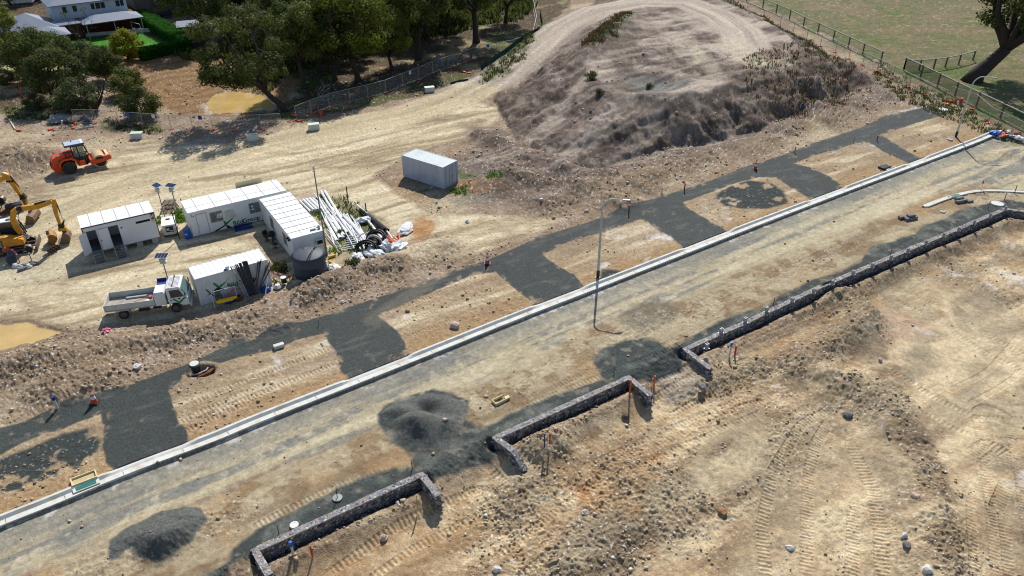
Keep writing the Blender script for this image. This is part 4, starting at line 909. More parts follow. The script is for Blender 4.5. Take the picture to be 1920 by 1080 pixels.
def container(x, y, yaw, L, Wd, h, wall, roof, label, doors_right=True, roofpitch=.22):
    e = empty('shipping_container', (x, y, 0.0), yaw, label, 'shipping container')
    m = MB(); p = .09
    for (a, b) in ((0, 0), (L-p, 0), (0, Wd-p), (L-p, Wd-p)): m.box(a, b, .0, a+p, b+p, h)
    for b in (0, Wd-p):
        m.box(p, b, .03, L-p, b+p, .17); m.box(p, b+.01, h-.07, L-p, b+p-.01, h-.003)
    for a in (0, L-p):
        m.box(a+.01, p, .03, a+p-.01, Wd-p, .17); m.box(a+.01, p, h-.12, a+p-.01, Wd-p, h-.003)
    m.build('frame', wall, e)
    m = MB(); m.corr(p, L-p, .17, h-.07, .05, .036, .28, -1); m.build('side_panel', wall, e)
    m = MB(); m.corr(p, L-p, .17, h-.07, Wd-.05, .036, .28, 1); m.build('side_panel', wall, e)
    # roof corrugated across
    m = MB(); n = round((L-2*p)/roofpitch); q = (L-2*p)/n; xs = []
    for i in range(n): b = p+i*q; xs += [(b, 0), (b+q*.35, 0), (b+q*.5, .022), (b+q*.85, .022)]
    xs.append((L-p, 0)); v = []; f = []
    for xx, zz in xs: v += [(xx, p-.02, h-.03+zz), (xx, Wd-p+.02, h-.03+zz)]
    for i in range(len(xs)-1): f.append((2*i, 2*i+2, 2*i+3, 2*i+1))
    m.add(v, f); m.build('roof_panel', roof, e)
    m = MB(); m.box(.02, p, .17, .05, Wd-p, h-.12) if doors_right else m.box(L-.05, p, .17, L-.02, Wd-p, h-.12); m.build('end_panel', wall, e)
    m = MB(); m.box(p, p, .12, L-p, Wd-p, .16); m.build('floor', MT['timberd'], e)
    for k in (0, 1):
        y0 = p+.01+k*(Wd-2*p)/2; y1 = y0+(Wd-2*p)/2-.02
        m = MB(); X = L-.03
        m.box(X-.03, y0, .18, X+.01, y1, h-.13)
        for z0 in (.3, .9, 1.5): m.box(X+.01, y0+.08, z0, X+.02, y1-.08, z0+.45)
        d = m.build('door', wall, e)
        m = MB()
        for yy in (y0+.25, y1-.22): m.tube([(X+.045, yy, .15), (X+.045, yy, h-.1)], .016, 6)
        for yy in (y0+.25, y1-.22): m.box(X+.02, yy-.02, 1.05, X+.06, yy+.22, 1.1)
        m.build('lock_rod', MT['galvd'], d)
    return e
cA = container(-12.19, 79.93, R(-36.4), 6.06, 2.44, 2.59, MT['greyc'], MT['greycr'], 'blue grey shipping container standing alone on the dirt beside the stockpile')
MT['whitecon'] = mat('white_container', rgb(222, 224, 226), .55, noise=.08, scale=1.5, dirt=rgb(170, 160, 140), dirt_amt=.45, streak=True)
cB = container(-26.06, 53.58, R(32.0), 6.06, 2.44, 2.59, MT['whitecon'], MT['whiter'], 'white shipping container with a green tick logo behind the truck', roofpitch=.42)
# logo on the container
fy = .012
flat([(1.30,1.78),(1.46,1.80),(1.74,1.36),(2.35,1.62),(2.74,1.92),(2.30,1.52),(1.95,1.28),(1.66,1.12)], fy, .012, MT['green'], 'logo_tick', cB)
flat([(.50,.70),(1.62,1.30),(1.78,1.22),(2.10,.86),(1.72,.93),(1.50,1.05)], fy, .012, MT['black'], 'logo_strut', cB)
flat([(.62,1.42),(.72,1.40),(1.18,.60),(1.06,.62)], fy, .016, MT['black'], 'logo_strut', cB)
lettering('Bild', .6, 2.36, fy, .95, MT['green'], cB, off=.014); lettering('Group', .6, 3.22, fy, .95, MT['black'], cB, off=.014)

def portable(x, y, z0, yaw, L, Wd, h, label, seams, wall=None, roof=None, frame=None):
    e = empty('site_office', (x, y, z0), yaw, label, 'site office')
    m = MB(); m.box(0, 0, 0, L, Wd, h-.06); m.build('wall', wall or MT['white'], e)
    m = MB(); m.box(-.03, -.03, -.12, L+.03, Wd+.03, -.002); m.build('chassis', MT['galvd'], e)
    m = MB(); m.box(-.04, -.04, h-.058, L+.04, Wd+.04, h-.004); m.build('roof_edge', frame or MT['white'], e)
    r = MB(); r.box(-.02, -.02, h-.003, L+.02, Wd+.02, h+.02)
    ro = r.build('roof', roof or MT['whiter'], e)
    s_ = MB()
    for i in seams: s_.box(i-.014, 0, h+.021, i+.014, Wd, h+.05)
    s_.box(.0, Wd*.36-.012, h+.021, L, Wd*.36+.012, h+.034)
    s_.build('standing_seam', MT['seam'], ro)
    return e
MT['seam'] = mat('seam', rgb(168, 172, 176), .6, noise=.05)
MT['wallsh'] = mat('hut_wall', rgb(226, 228, 236), .55, noise=.03, scale=1, dirt=rgb(200, 196, 190), dirt_amt=.3)
MT['screen'] = mat('insect_screen', rgb(112, 116, 120), .5, noise=.15)
def window(e, x0, z0, x1, z1, m_glass=None, y=0, n=2):
    f = MB()
    for a, b, c, d in ((x0-.05, z0-.05, x1+.05, z0), (x0-.05, z1, x1+.05, z1+.05), (x0-.05, z0, x0, z1), (x1, z0, x1+.05, z1)): f.box(a, y-.035, b, c, y-.002, d)
    fr = f.build('window', MT['galv'], e)
    g = MB()
    for k in range(n): a = x0+(x1-x0)*k/n; g.box(a+.012, y-.02, z0+.003, a+(x1-x0)/n-.012, y-.004, z1-.003)
    g.build('pane', m_glass or MT['screen'], fr); return fr
# ---- long office
o1 = portable(-30.93, 65.76, 0.08, R(31.55), 9.55, 3.15, 2.52, 'long white site office with a company name and green tick on its wall', [1.0, 2.6, 4.2, 5.8, 7.4, 9.0])
window(o1, 1.92, 1.0, 3.02, 2.0); window(o1, 5.72, .98, 6.70, 2.02)
d = MB(); d.box(.66, -.045, .02, 1.56, -.002, 2.16); dd = d.build('door', MT['white'], o1, bevel=.01)
d = MB(); d.box(.60, -.03, .0, .65, -.001, 2.22); d.box(1.57, -.03, .0, 1.62, -.001, 2.22); d.box(.60, -.03, 2.17, 1.62, -.001, 2.22); d.build('door_frame', MT['galv'], o1)
d = MB(); d.tube([(.76, -.09, 1.0), (.76, -.045, 1.0)], .04, 8); d.box(.72, -.10, .98, .86, -.085, 1.02); d.build('handle', MT['steelbr'], dd)
d = MB(); d.box(2.55, -.05, 1.33, 3.0, -.036, 1.78); d.build('notice', MT['white'], o1)
lettering('SITE', .14, 2.6, -.052, 1.60, MT['black'], o1, .002, off=.004); lettering('OFFICE', .12, 2.57, -.052, 1.42, MT['black'], o1, .002, off=.004)
d = MB(); d.box(3.28, -.06, .98, 4.16, -.02, 1.86); d.box(3.28, -.065, 1.40, 4.16, -.061, 1.415); d.build('whiteboard', MT['offwhite'], o1)
d = MB(); d.box(5.80, -.045, 1.28, 6.18, -.036, 1.92); d.build('first_aid_sign', MT['gsign'], o1)
d = MB(); d.box(5.93, -.052, 1.55, 6.05, -.046, 1.85); d.box(5.86, -.052, 1.65, 6.12, -.047, 1.75); d.box(5.83, -.050, 1.31, 6.15, -.0455, 1.46); d.build('white_cross', MT['white'], o1)
d = MB(); d.box(3.05, -.30, -.05, 3.14, -.21, 1.55); d.box(3.02, -.33, -.07, 3.17, -.18, -.05); 
flat([(3.00,.88),(3.10,.90),(3.28,.66),(4.45,1.26),(3.42,.52),(3.08,.28)], -.003, .012, MT['green'], 'logo_tick', o1)
flat([(1.86,-.0),(2.98,.40),(3.05,.52),(3.05,.30),(2.30,.0)], -.003, .012, MT['black'], 'logo_strut', o1)
flat([(3.14,.44),(3.56,.14),(3.78,.0),(3.24,.0)], -.003, .012, MT['black'], 'logo_strut', o1)
lettering('Bild', .68, 3.84, -.003, .12, MT['green'], o1, off=.014, sx=.98); lettering('Group', .68, 4.78, -.003, .12, MT['black'], o1, off=.014, sx=.95)
lettering('X162', .15, .18, -.003, 2.02, MT['black'], o1, .003, off=.006)
d = MB(); d.box(.22, -.03, 2.22, .3, -.002, 2.32); d.build('small_light', MT['blackm'], o1)
# ---- second office
o2 = portable(-24.89, 68.76, 0.05, R(-58.2), 9.73, 3.04, 2.54, 'second white site office running towards the round tank', [.9, 2.0, 3.1, 4.2, 5.3, 6.4, 7.5, 8.6])
window(o2, 2.95, .85, 3.85, 1.95, n=2); window(o2, 6.95, .9, 7.85, 2.0, n=2)
d = MB()
for q in (8.7, 9.15): d.box(q, -.22, 2.15, q+.2, -.02, 2.3)
d.build('floodlight', MT['blackp'], o2)
d = MB(); d.box(1.5, -.04, 0, 2.4, -.002, 2.1); d.build('door', MT['white'], o2)
d = MB(); d.box(9.731, 2.02, .05, 9.76, 2.86, 2.05); d.build('door', MT['white'], o2)
d = MB(); d.box(9.76, 2.1, 1.45, 10.1, 2.75, 1.95); ac = d.build('air_conditioner', MT['offwhite'], o2, bevel=.02)
d = MB(); d.box(10.1, 2.16, 1.5, 10.112, 2.68, 1.86); d.build('grille', MT['dark'], ac)
# mast and rope of aerial fixed to its end
ms = empty('aerial_mast', (*W(613.5, 480), 0), 0, 'very tall thin grey pole rising beside the corner of the second office', 'mast')
m = MB(); m.tube([(0, 0, 0), (0, 0, 5), (0, 0, 8.6)], [.075, .065, .05], 8); m.build('pole', MT['galvd'], ms, smooth=True)
m = MB(); m.tube([(0, 0, 8.6), (0, 0, 9.0)], .07, 8); m.tube([(-.15, 0, 8.5), (.15, 0, 8.5)], .03, 6); m.build('aerial', MT['offwhite'], ms)
pa = empty('loudspeaker_horn', (-24.89, 68.76, 0), R(-58.2), 'small grey horn lying on the roof corner of the second office', 'horn')
m = MB(); m.M = Matrix.Translation((9.2, 2.5, 2.64)); m.lathe([(.05, 0), (.07, .15), (.2, .34)], (0, 0, .12), 12, 'y'); m.build('horn', MT['galv'], pa); m = MB(); m.M = Matrix.Translation((9.2, 2.3, 2.62)); m.box(-.08, -.35, 0, .08, .15, .12); m.build('bracket', MT['galvd'], pa)
# ---- hut on blocks with open doors
hu = empty('ablution_hut', (-38.96, 61.62, .62), R(31.43), 'white hut on blocks with two open doors and two sets of steps', 'hut')
L, Wd, h = 6.19, 2.75, 2.62
m = MB(); t = .08
m.box(0, Wd-t, 0, L, Wd, h); m.box(0, t, 0, t, Wd-t, h); m.box(L-t, t, 0, L, Wd-t, h)
for a, b, c, d_ in ((0, 0, .22, h), (.22, 2.16, 1.08, h), (1.08, 0, 2.06, h), (2.06, 2.16, 2.94, h), (2.94, 0, 4.45, h), (4.45, 0, 5.72, 1.80), (4.45, 2.03, 5.72, h), (5.72, 0, L, h)): m.box(a, 0, b, c, t, d_)
m.build('wall', MT['wallsh'], hu)
m = MB(); m.box(t, t, .0, L-t, Wd-t, .06); m.build('floor', MT['galvd'], hu)
m = MB(); m.box(1.05, .085, .06, 1.13, Wd-t, h-.05); m.box(1.98, .085, .06, 2.04, Wd-t, h-.05); m.box(3.0, .085, .06, 3.06, Wd-t, h-.05); m.build('partition', MT['offwhite'], hu)
m = MB(); m.box(-.04, -.04, h, L+.04, Wd+.04, h+.03)
for a, b, c, d_ in ((-.05, -.05, L+.05, -.01), (-.05, Wd+.01, L+.05, Wd+.05)): m.box(a, b, h-.07, c, d_, h-.001)
ro = m.build('roof', MT['whiter'], hu)
m = MB()
for q in (.85, 1.95, 3.05, 4.15, 5.4): m.box(q-.02, 0, h+.031, q+.02, Wd, h+.06)
m.build('standing_seam', MT['seam'], ro)
m = MB(); m.box(-.055, -.065, h-.09, L+.055, -.051, h-.0); m.box(-.03, -.025, 0, .05, -.004, h-.1); m.box(L-.04, -.025, 0, L+.03, -.004, h-.1); m.build('dark_trim', MT['blackm'], hu)
m = MB(); 
for a in (4.47, 5.12): m.box(a, .02, 1.82, a+.58, .03, 2.02)
m.build('louvre', MT['dark'], hu)
m = MB(); m.M = Matrix.Translation((.23, 0, .06)) @ Matrix.Rotation(R(180+38), 4, 'Z'); m.box(0, 0, 0, .84, .04, 2.08); m.build('door', MT['wallsh'], hu)
m = MB(); m.M = Matrix.Translation((2.07, -.01, .06)) @ Matrix.Rotation(R(180+6), 4, 'Z'); m.box(0, 0, 0, .86, .04, 2.08); dr = m.build('door', MT['wallsh'], hu)
m = MB(); m.box(1.22, -.20, 1.0, 1.36, -.14, 1.06); m.build('handle', MT['galvd'], dr)
m = MB(); m.box(3.1, -.03, 1.72, 3.26, -.004, 1.84); m.build('light_switch', MT['blackm'], hu)
m = MB(); m.box(5.84, -.02, 1.95, 6.1, -.004, 2.5); sg = m.build('sign', MT['black'], hu); m = MB()
for q in (5.91, 6.03): m.box(q-.03, -.03, 2.08, q+.03, -.021, 2.34); m.lathe([(.001, 0), (.035, .0), (.035, .01)], (q, -.031, 2.40), 10, 'y')
m.build('figure_symbol', MT['white'], sg)
m = MB(); m.box(5.82, -.02, 1.66, 6.08, -.004, 1.92); m.build('yellow_notice', mat('tan_notice', rgb(214, 184, 140), .7), hu)
m = MB()
for a in (.3, 2.6, 4.0, 5.4):
    for b in (.15, 2.2):
        for k in range(3): m.box(a+.01*k, b, -.62+k*.2, a+.55, b+.38, -.43+k*.2)
m.build('block_pier', MT['concrete_old'], hu)
m = MB(); m.box(0, .1, -.12, L, .2, -.0); m.box(0, Wd-.2, -.12, L, Wd-.1, 0); m.build('bearer', MT['galvd'], hu)
def steps(lx, rail2, label):
    e = empty('access_steps', (0, 0, 0), 0, label, 'steps', 'steel steps at the hut doors')
    e.matrix_world = hu_m @ Matrix.Translation((lx, -.12, -.62))
    for s_ in (0, .86):
        m = MB(); m.prism([(-.06, .70), (-.06, .82), (-1.12, .05), (-1.22, .0), (-1.14, 0)], s_, s_+.05, 'x'); m.build('stringer', MT['galv'], e)
    for k in range(4):
        m = MB(); m.box(.05, -.30-.27*k, .62-.16*k-.035, .86, -.06-.27*k, .62-.16*k); m.build('tread', MT['galvd'], e)
    for s_ in rail2:
        m = MB(); m.tube([(s_, -.05, .7), (s_, -.05, 1.65), (s_, -1.0, 1.05), (s_, -1.12, .08)], .02, 6); m.tube([(s_, -.55, .38), (s_, -.55, 1.34)], .018, 6); m.build('handrail', MT['galv'], e)
    return e
hu_m = Matrix.Translation((-38.96, 61.62, .62)) @ Matrix.Rotation(R(31.43), 4, 'Z')
steps(2.05, (.025, .885), 'steel steps with two handrails at the right hut door'); steps(.2, (.885,), 'steel steps with one handrail under the left hut door')
# ---------------------------------------------------------------- tank
tk = empty('water_tank', (*W(578, 477, 1.95), 0), 0, 'round slate grey water tank at the end of the second office', 'water tank')
prof = [(1.44, 0), (1.44, .5), (1.452, .52), (1.44, .54), (1.44, 1.15), (1.452, 1.17), (1.44, 1.19), (1.44, 1.86), (1.50, 1.88), (1.50, 1.93)]
m = MB(); m.lathe(prof, (0, 0, 0), 40); m.build('shell', MT['tankg'], tk, smooth=True, auto=35)
m = MB(); m.lathe([(1.505, 1.93), (1.2, 2.05), (.75, 2.17), (.3, 2.24), (.02, 2.26)], (0, 0, 0), 40); m.build('domed_top', MT['tankg'], tk, smooth=True)
m = MB(); m.lathe([(.22, 0), (.22, .05), (.02, .07)], (-.45, .75, 2.13), 14); m.build('hatch', MT['blackp'], tk)
m = MB(); pts = [(.25+.35*math.cos(a)*.5, 1.48*math.sin(a), 2.30-.33*abs(math.sin(a))**2.2) for a in [R(t) for t in range(-90, 91, 12)]]; m.tube(pts, .035, 6); m.build('strap', MT['blackp'], tk, smooth=True)
m = MB(); m.tube([(1.5, -.3, .15), (1.75, -.4, .15), (1.75, -.4, 1.3), (1.5, -.3, 1.4)], .05, 8); m.build('overflow_pipe', MT['pvc'], tk, smooth=True)
# ---------------------------------------------------------------- truck
MT['traybed'] = mat('scuffed_tray', rgb(176, 170, 156), .7, noise=.15, scale=3, dirt=rgb(130, 112, 88), dirt_amt=.6)
tr_ = empty('tipper_truck', (*W(234, 599), 0), R(13.4), 'white tipper truck with a green tick on its door parked beside the container', 'truck')
def wheel_thing(parent, x, y, r, wd, name='wheel', rimm=None, n=22, tyre=None, dual=False):
    m = MB(); m.lathe([(r*.62, -wd/2), (r*.93, -wd/2), (r, -wd*.3), (r, wd*.3), (r*.93, wd/2), (r*.62, wd/2)], (x, y, r), n, 'y', cap=False)
    o = m.build('wheel', tyre or MT['rubber'], parent, smooth=True, auto=40)
    m = MB(); m.lathe([(r*.62, -wd/2+.01), (r*.55, -wd/2+.05), (r*.25, -wd/2+.07), (r*.22, -wd/2+.01), (.02, -wd/2)], (x, y, r), n, 'y'); m.lathe([(r*.61, wd/2-.01), (.02, wd/2-.03)], (x, y, r), n, 'y')
    m.build('rim', rimm or MT['galvd'], o, smooth=True, auto=30); return o
T = tr_
for xx in (0.02, 4.05):
    for yy in (.14, 2.02): wheel_thing(T, xx, yy, .40, .26, rimm=MT['steel'])
m = MB(); m.box(-1.1, .62, .55, 5.0, .74, .75); m.box(-1.1, 1.42, .55, 5.0, 1.54, .75); m.box(-.05, .3, .34, .1, 1.9, .46); m.box(3.95, .3, .34, 4.1, 1.9, .46); m.box(1.2, .2, .45, 2.0, .6, .8); m.box(2.3, .25, .5, 2.9, .65, .8); m.build('chassis', MT['blackm'], T)
m = MB(); m.box(-1.22, .02, .86, 2.58, 2.16, .97); m.box(-1.22, .9, .74, 2.58, 1.0, .86); m.build('tray_floor', MT['traybed'], T)
m = MB()
for b in (.02, 2.10):
    m.box(-1.22, b, .971, 2.58, b+.06, 1.48)
    for k in range(6): q = -1.2+k*.72; s_ = b-.03 if b < 1 else b+.061; m.box(q, s_, .95, q+.07, s_+.03, 1.47)
m.build('tray_side', MT['offwhite'], T, bevel=.008)
m = MB(); m.box(-1.28, .0, .88, -1.221, 2.18, 1.46); m.build('tailgate', MT['offwhite'], T)
m = MB(); m.box(2.2, .08, .97, 2.58, 2.1, 1.05); m.box(2.52, .08, 1.05, 2.58, 2.1, 1.75); m.build('headboard', MT['offwhite'], T)
m = MB(); m.box(2.62, .0, .86, 3.46, 2.18, 1.98); tb = m.build('tool_box', MT['white'], T, bevel=.015)
m = MB(); m.prism([(2.62, 1.981), (3.46, 1.981), (3.40, 2.10), (2.68, 2.10)], .05, 1.3, 'y'); m.build('lid', MT['white'], tb)
m = MB(); m.box(2.68, 1.36, 1.981, 3.42, 2.14, 2.0); m.box(2.66, 2.12, 2.0, 3.44, 2.16, 2.25); m.build('open_bin', MT['blued'], tb)
m = MB()  # cab: side profile with windscreen rake
prof = [(3.62, .62), (3.62, 2.30), (3.74, 2.38), (4.62, 2.38), (4.74, 2.30), (5.10, 1.42), (5.16, 1.30), (5.16, .62), (4.62, .62), (4.50, .86), (4.05, .95), (3.65, .86)]
m.prism(prof, .06, 2.12, 'y'); m.build('cab', MT['white'], T, bevel=.05)
m = MB()
for k in range(9): m.box(3.78, .22+k*.2, 2.381, 4.62, .28+k*.2, 2.395)
m.build('roof_rib', MT['seam'], T)
m = MB(); m.prism([(4.765, 2.26), (5.125, 1.42), (5.14, 1.43), (4.79, 2.28)], .16, 2.02, 'y'); m.build('windscreen', mat('green_glass', rgb(110, 140, 140), .1, noise=.1, spec=.7), T)
for b in (.045, 2.121):
    m = MB(); m.prism([(3.86, 1.42), (3.86, 2.14), (4.62, 2.14), (4.90, 1.46)], b, b+.014, 'y'); m.build('side_window', MT['glass'], T)
m = MB(); m.prism([(3.95, 1.33), (4.10, 1.36), (4.42, 1.00), (4.92, 1.40), (5.06, 1.36), (4.42, .80)], .044, .058, 'y'); m.build('door_logo', MT['green'], T)
m = MB(); m.prism([(4.36, 1.34), (4.6, 1.34), (4.5, 1.18)], .043, .057, 'y'); m.build('door_logo', MT['black'], T)
m = MB(); m.box(3.78, .035, 1.2, 3.95, .059, 1.24); m.build('door_handle', MT['blackp'], T)
m = MB(); m.box(5.165, .08, .42, 5.32, 2.1, .80); m.build('bumper', MT['offwhite'], T, bevel=.03)
for b in (.2, 1.72):
    m = MB(); m.box(5.162, b, .86, 5.20, b+.28, 1.04); m.build('headlight', MT['steelbr'], T)
for b in (-.16, 2.22):
    m = MB(); m.box(5.0, b, 1.55, 5.06, b+.14, 1.9); m.tube([(5.02, b+.07, 1.9), (4.75, 1.0 if 0 else (.1 if b < 1 else 2.1), 2.2)], .015, 5); m.build('mirror', MT['blackp'], T)
m = MB(); m.tube([(4.15, .35, 2.45), (4.15, 1.85, 2.45)], .03, 6); m.build('light_bar', MT['blackm'], T)
for b in (.35, 1.85):
    m = MB(); m.lathe([(.06, 0), (.06, .1), (.02, .12)], (4.15, b, 2.43), 8); m.build('beacon', MT['red'], T)
m = MB(); m.prism([(-.62, .62), (-.42, .86), (.45, .86), (.62, .70), (.58, .68), (.42, .82), (-.40, .82), (-.58, .60)], -.02, .34, 'y'); m.build('mudguard', MT['offwhite'], T)
m = MB(); m.box(.7, .0, .66, 1.0, .04, .84); m.build('number_plate', MT['cream'], T)
def inload(name, mt, label, cat, f):
    e = MB(); e.M = Matrix.Translation((*W(234, 599), 0)) @ Matrix.Rotation(R(13.4), 4, 'Z'); f(e); o = e.build(name, mt); tag(o, label, cat); return o
inload('steel_beam', MT['galv'], 'long grey steel beam lying in the truck tray', 'beam', lambda e: e.box(.1, 1.55, .975, 2.15, 1.75, 1.1))
inload('shovel', MT['orangeb'], 'orange handled shovel lying in the truck tray', 'shovel', lambda e: (e.tube([(.75, .5, 1.2), (1.95, 1.2, 1.2)], .025, 6), e.box(1.95, 1.1, 1.18, 2.2, 1.35, 1.21)))
inload('white_sack', MT['bag'], 'white sack in the front corner of the truck tray', 'sack', lambda e: e.lathe([(.25, 0), (.3, .1), (.22, .22), (.05, .28)], (1.9, .55, .975), 9))
inload('white_batten', MT['pvc'], 'thin white batten resting along the near side of the truck tray', 'batten', lambda e: e.tube([(.3, .30, 1.2), (2.1, .34, 1.51)], .022, 5))
# ================================================================ MACHINES
def local(m, M): m.M = M; return m
def bar(m, pts, w, z_off=0, y=0, mi=0):
    """box section boom through (x, z, height) stations, width w across y"""
    v = []; f = []; n = len(pts)
    for i, (x, z, h) in enumerate(pts):
        a = pts[max(i-1, 0)]; b = pts[min(i+1, n-1)]; dx, dz = b[0]-a[0], b[1]-a[1]; L = math.hypot(dx, dz); nx, nz = -dz/L, dx/L
        for s_, t_ in ((-1, -1), (1, -1), (1, 1), (-1, 1)): v.append((x+nx*h/2*t_, y+s_*w/2, z+nz*h/2*t_))
    for i in range(n-1):
        for k in range(4): f.append((i*4+k, i*4+(k+1) % 4, (i+1)*4+(k+1) % 4, (i+1)*4+k))
    f += [(3, 2, 1, 0), (n*4-4, n*4-3, n*4-2, n*4-1)]; m.add(v, f, mi)
def ram(parent, a, b, y=0, r=.055):
    A = Vector((a[0], y, a[1])); B = Vector((b[0], y, b[1])); mid = A.lerp(B, .6)
    m = MB(); m.tube([A, mid], r, 8); o = m.build('hydraulic_ram', MT['blackm'], parent, smooth=True, auto=40)
    m = MB(); m.tube([mid, B], r*.55, 8); m.build('ram_rod', MT['steelbr'], o, smooth=True, auto=40)
def bucket_shape(m, M, w=1.0, s=1.0):
    """curved digging bucket: shell, cheeks, teeth; hinge at the origin, mouth towards -x"""
    m.M = M; th = .03
    P = [(.0, .0), (.25*s, .06*s), (.52*s, -.10*s), (.66*s, -.38*s), (.60*s, -.68*s), (.35*s, -.88*s), (.0, -.92*s), (-.22*s, -.86*s)]
    Q = [(p[0]-.04*(1 if p[0] > 0 else .2), p[1]+.04*(1 if i > 3 else -1)) for i, p in enumerate(P)]
    v = []; f = []
    for p in P: v += [(p[0], -w/2, p[1]), (p[0], w/2, p[1])]
    n = len(P)
    for q in Q: v += [(q[0], -w/2+.02, q[1]), (q[0], w/2-.02, q[1])]
    for i in range(n-1): f += [(2*i, 2*i+1, 2*i+3, 2*i+2), (2*n+2*i, 2*n+2*i+2, 2*n+2*i+3, 2*n+2*i+1)]
    f += [(0, 2*n, 2*n+1, 1), (2*n-2, 2*n-1, 4*n-1, 4*n-2)]
    m.add(v, f)
    for y0 in (-w/2-.02, w/2): m.prism(list(P)+[(-.12*s, -.5*s)], y0, y0+.02, 'y')
def teeth(m, M, w, s, k=5):
    m.M = M
    for i in range(k): y = -w/2+w*(i+.5)/k; m.prism([(-.18*s, -.90*s), (-.18*s, -.82*s), (-.40*s, -.84*s)], y-.05, y+.05, 'y')
def bucket_parts(parent, M, w, s, mt):
    m = MB(); bucket_shape(m, M, w, s); b = m.build('bucket', mt, parent, smooth=False)
    m = MB(); teeth(m, M, w, s); m.build('teeth', MT['steel'], b)
    m = MB(); m.M = M
    for y in (-.16, .13): m.prism([(-.08, -.02), (.0, .22), (.14, .24), (.26, .0)], y, y+.03, 'y')
    m.tube([(.02, -.2, .12), (.02, .2, .12)], .035, 8); m.build('bucket_ear', MT['steel'], b); return b
def track(parent, y, x0, x1, r=.36, w=.42, name='crawler_track'):
    prof = []
    for k in range(9): a = R(90-k*22.5); prof.append((x1+r*math.cos(a), r+r*math.sin(a)))
    for k in range(9): a = R(270-k*22.5); prof.append((x0+r*math.cos(a), r+r*math.sin(a)))
    inn = [((p[0]-(x0+x1)/2)*.965+(x0+x1)/2, r+(p[1]-r)*.84) for p in prof]
    m = MB(); n = len(prof); v = []; f = []
    for yy, pr in ((y-w/2, prof), (y+w/2, prof), (y-w/2, inn), (y+w/2, inn)): v += [(p[0], yy, p[1]) for p in pr]
    for i in range(n): j = (i+1) % n; f += [(i, j, n+j, n+i), (2*n+i, 3*n+i, 3*n+j, 2*n+j), (i, 2*n+i, 2*n+j, j), (n+i, n+j, 3*n+j, 3*n+i)]
    m.add(v, f)
    L = x1-x0; k = int(L/.17)
    for i in range(k+1):
        xx = x0+L*i/k
        for zz in (-.012, 2*r-.015): m.box(xx-.02, y-w/2, zz, xx+.03, y+w/2, zz+.04)
    o = m.build(name, MT['steel'], parent)
    for i in range(5):
        m = MB(); xx = x0+L*i/4; rr = r*.78 if i in (0, 4) else r*.42; m.lathe([(rr, -w*.3), (rr, w*.3)], (xx, y, r*.84 if i in (0, 4) else r*.62), 14, 'y'); m.build('track_roller', MT['rubber'], o, smooth=True, auto=40)
    m = MB(); m.box(x0, y-w*.28, r*.55, x1, y+w*.28, r*1.3); m.build('track_frame', MT['steel'], o)
# ---- nearer excavator
P0 = (-43.0, 65.09); a_ = R(20); u_ = (math.cos(a_), math.sin(a_))
ex = empty('excavator', (P0[0]-4.35*u_[0], P0[1]-4.35*u_[1], 0), a_, 'yellow excavator with a dozer blade, bucket resting on the ground beside a loose bucket', 'excavator')
E0 = ex; off = 4.35
un = Matrix.Rotation(R(6), 4, 'Z')
for yy in (-.98, .98): track(E0, yy, -1.35, 1.35)
m = local(MB(), un); m.box(-.8, -.75, .35, .8, .75, .68); m.lathe([(.6, .68), (.6, .86)], (0, 0, 0), 18); m.build('undercarriage', MT['steel'], E0)
m = MB(); m.box(2.0, -1.15, .12, 2.08, 1.15, .62); m.box(1.98, -1.15, .60, 2.10, 1.15, .66); bl = m.build('dozer_blade', MT['steel'], E0); m = MB(); m.box(.9, -.5, .3, 2.0, -.4, .42); m.box(.9, .4, .3, 2.0, .5, .42); m.build('push_arm', MT['steel'], bl)
# house
m = MB(); m.prism([(-1.75, .88), (-1.75, 1.55), (-1.5, 1.85), (-.2, 1.85), (.5, 1.62), (1.12, 1.45), (1.2, 1.3), (1.2, .88)], -1.15, -.28, 'y'); m.build('engine_cover', MT['yellow'], E0, bevel=.05)
m = MB(); m.prism([(-1.85, .88), (-1.85, 1.75), (-1.7, 1.9), (-.9, 1.9), (-.9, .88)], -.28, 1.15, 'y'); m.build('counterweight', MT['yellow'], E0, bevel=.06)
m = MB(); m.box(-.9, -.28, .88, .9, .28, 1.25); m.box(-1.75, -1.1, .8, 1.15, 1.1, .88); m.build('deck', MT['blackm'], E0)
m = MB(); m.box(-.95, -1.165, 1.0, -.5, -1.151, 1.62); lv = m.build('louvre_panel', MT['blackm'], E0); m = MB()
for k in range(5): m.box(-.9, -1.18, 1.06+k*.11, -.55, -1.166, 1.11+k*.11)
m.build('slat', MT['galv'], lv)
m = MB(); 
for (a, b) in ((-.75, .3), (-.75, 1.07), (.80, .3), (.80, 1.07)): m.box(a, b, .88, a+.07, b+.07, 2.72)
m.box(-.75, .3, 1.02, .87, 1.14, 1.14); m.build('cab_frame', MT['blackm'], E0)
m = MB(); m.box(-.80, .26, 2.72, .92, 1.18, 2.80); rf = m.build('cab_roof', MT['white'], E0, bevel=.03); m = MB(); m.box(-.1, .45, 2.801, .5, .95, 2.815); m.build('roof_hatch', MT['glass'], rf)
m = MB(); m.box(-.67, .315, 1.15, .80, .33, 2.71); m.box(-.67, 1.11, 1.15, .80, 1.125, 2.71); m.box(.83, .37, 1.15, .845, 1.07, 2.71); m.box(-.72, .37, 1.5, -.705, 1.07, 2.71); m.build('cab_window', MT['glass'], E0)
m = MB(); m.box(-.3, .5, 1.14, .2, .95, 1.3); m.box(-.35, .5, 1.3, -.2, .95, 1.9); m.build('seat', MT['blackp'], E0)
m = MB(); m.lathe([(.06, 0), (.06, .35)], (-1.2, -.6, 1.86), 8); m.build('exhaust', MT['blackm'], E0)
def bx_(x): return x+off     # local x from the contact frame to the machine frame
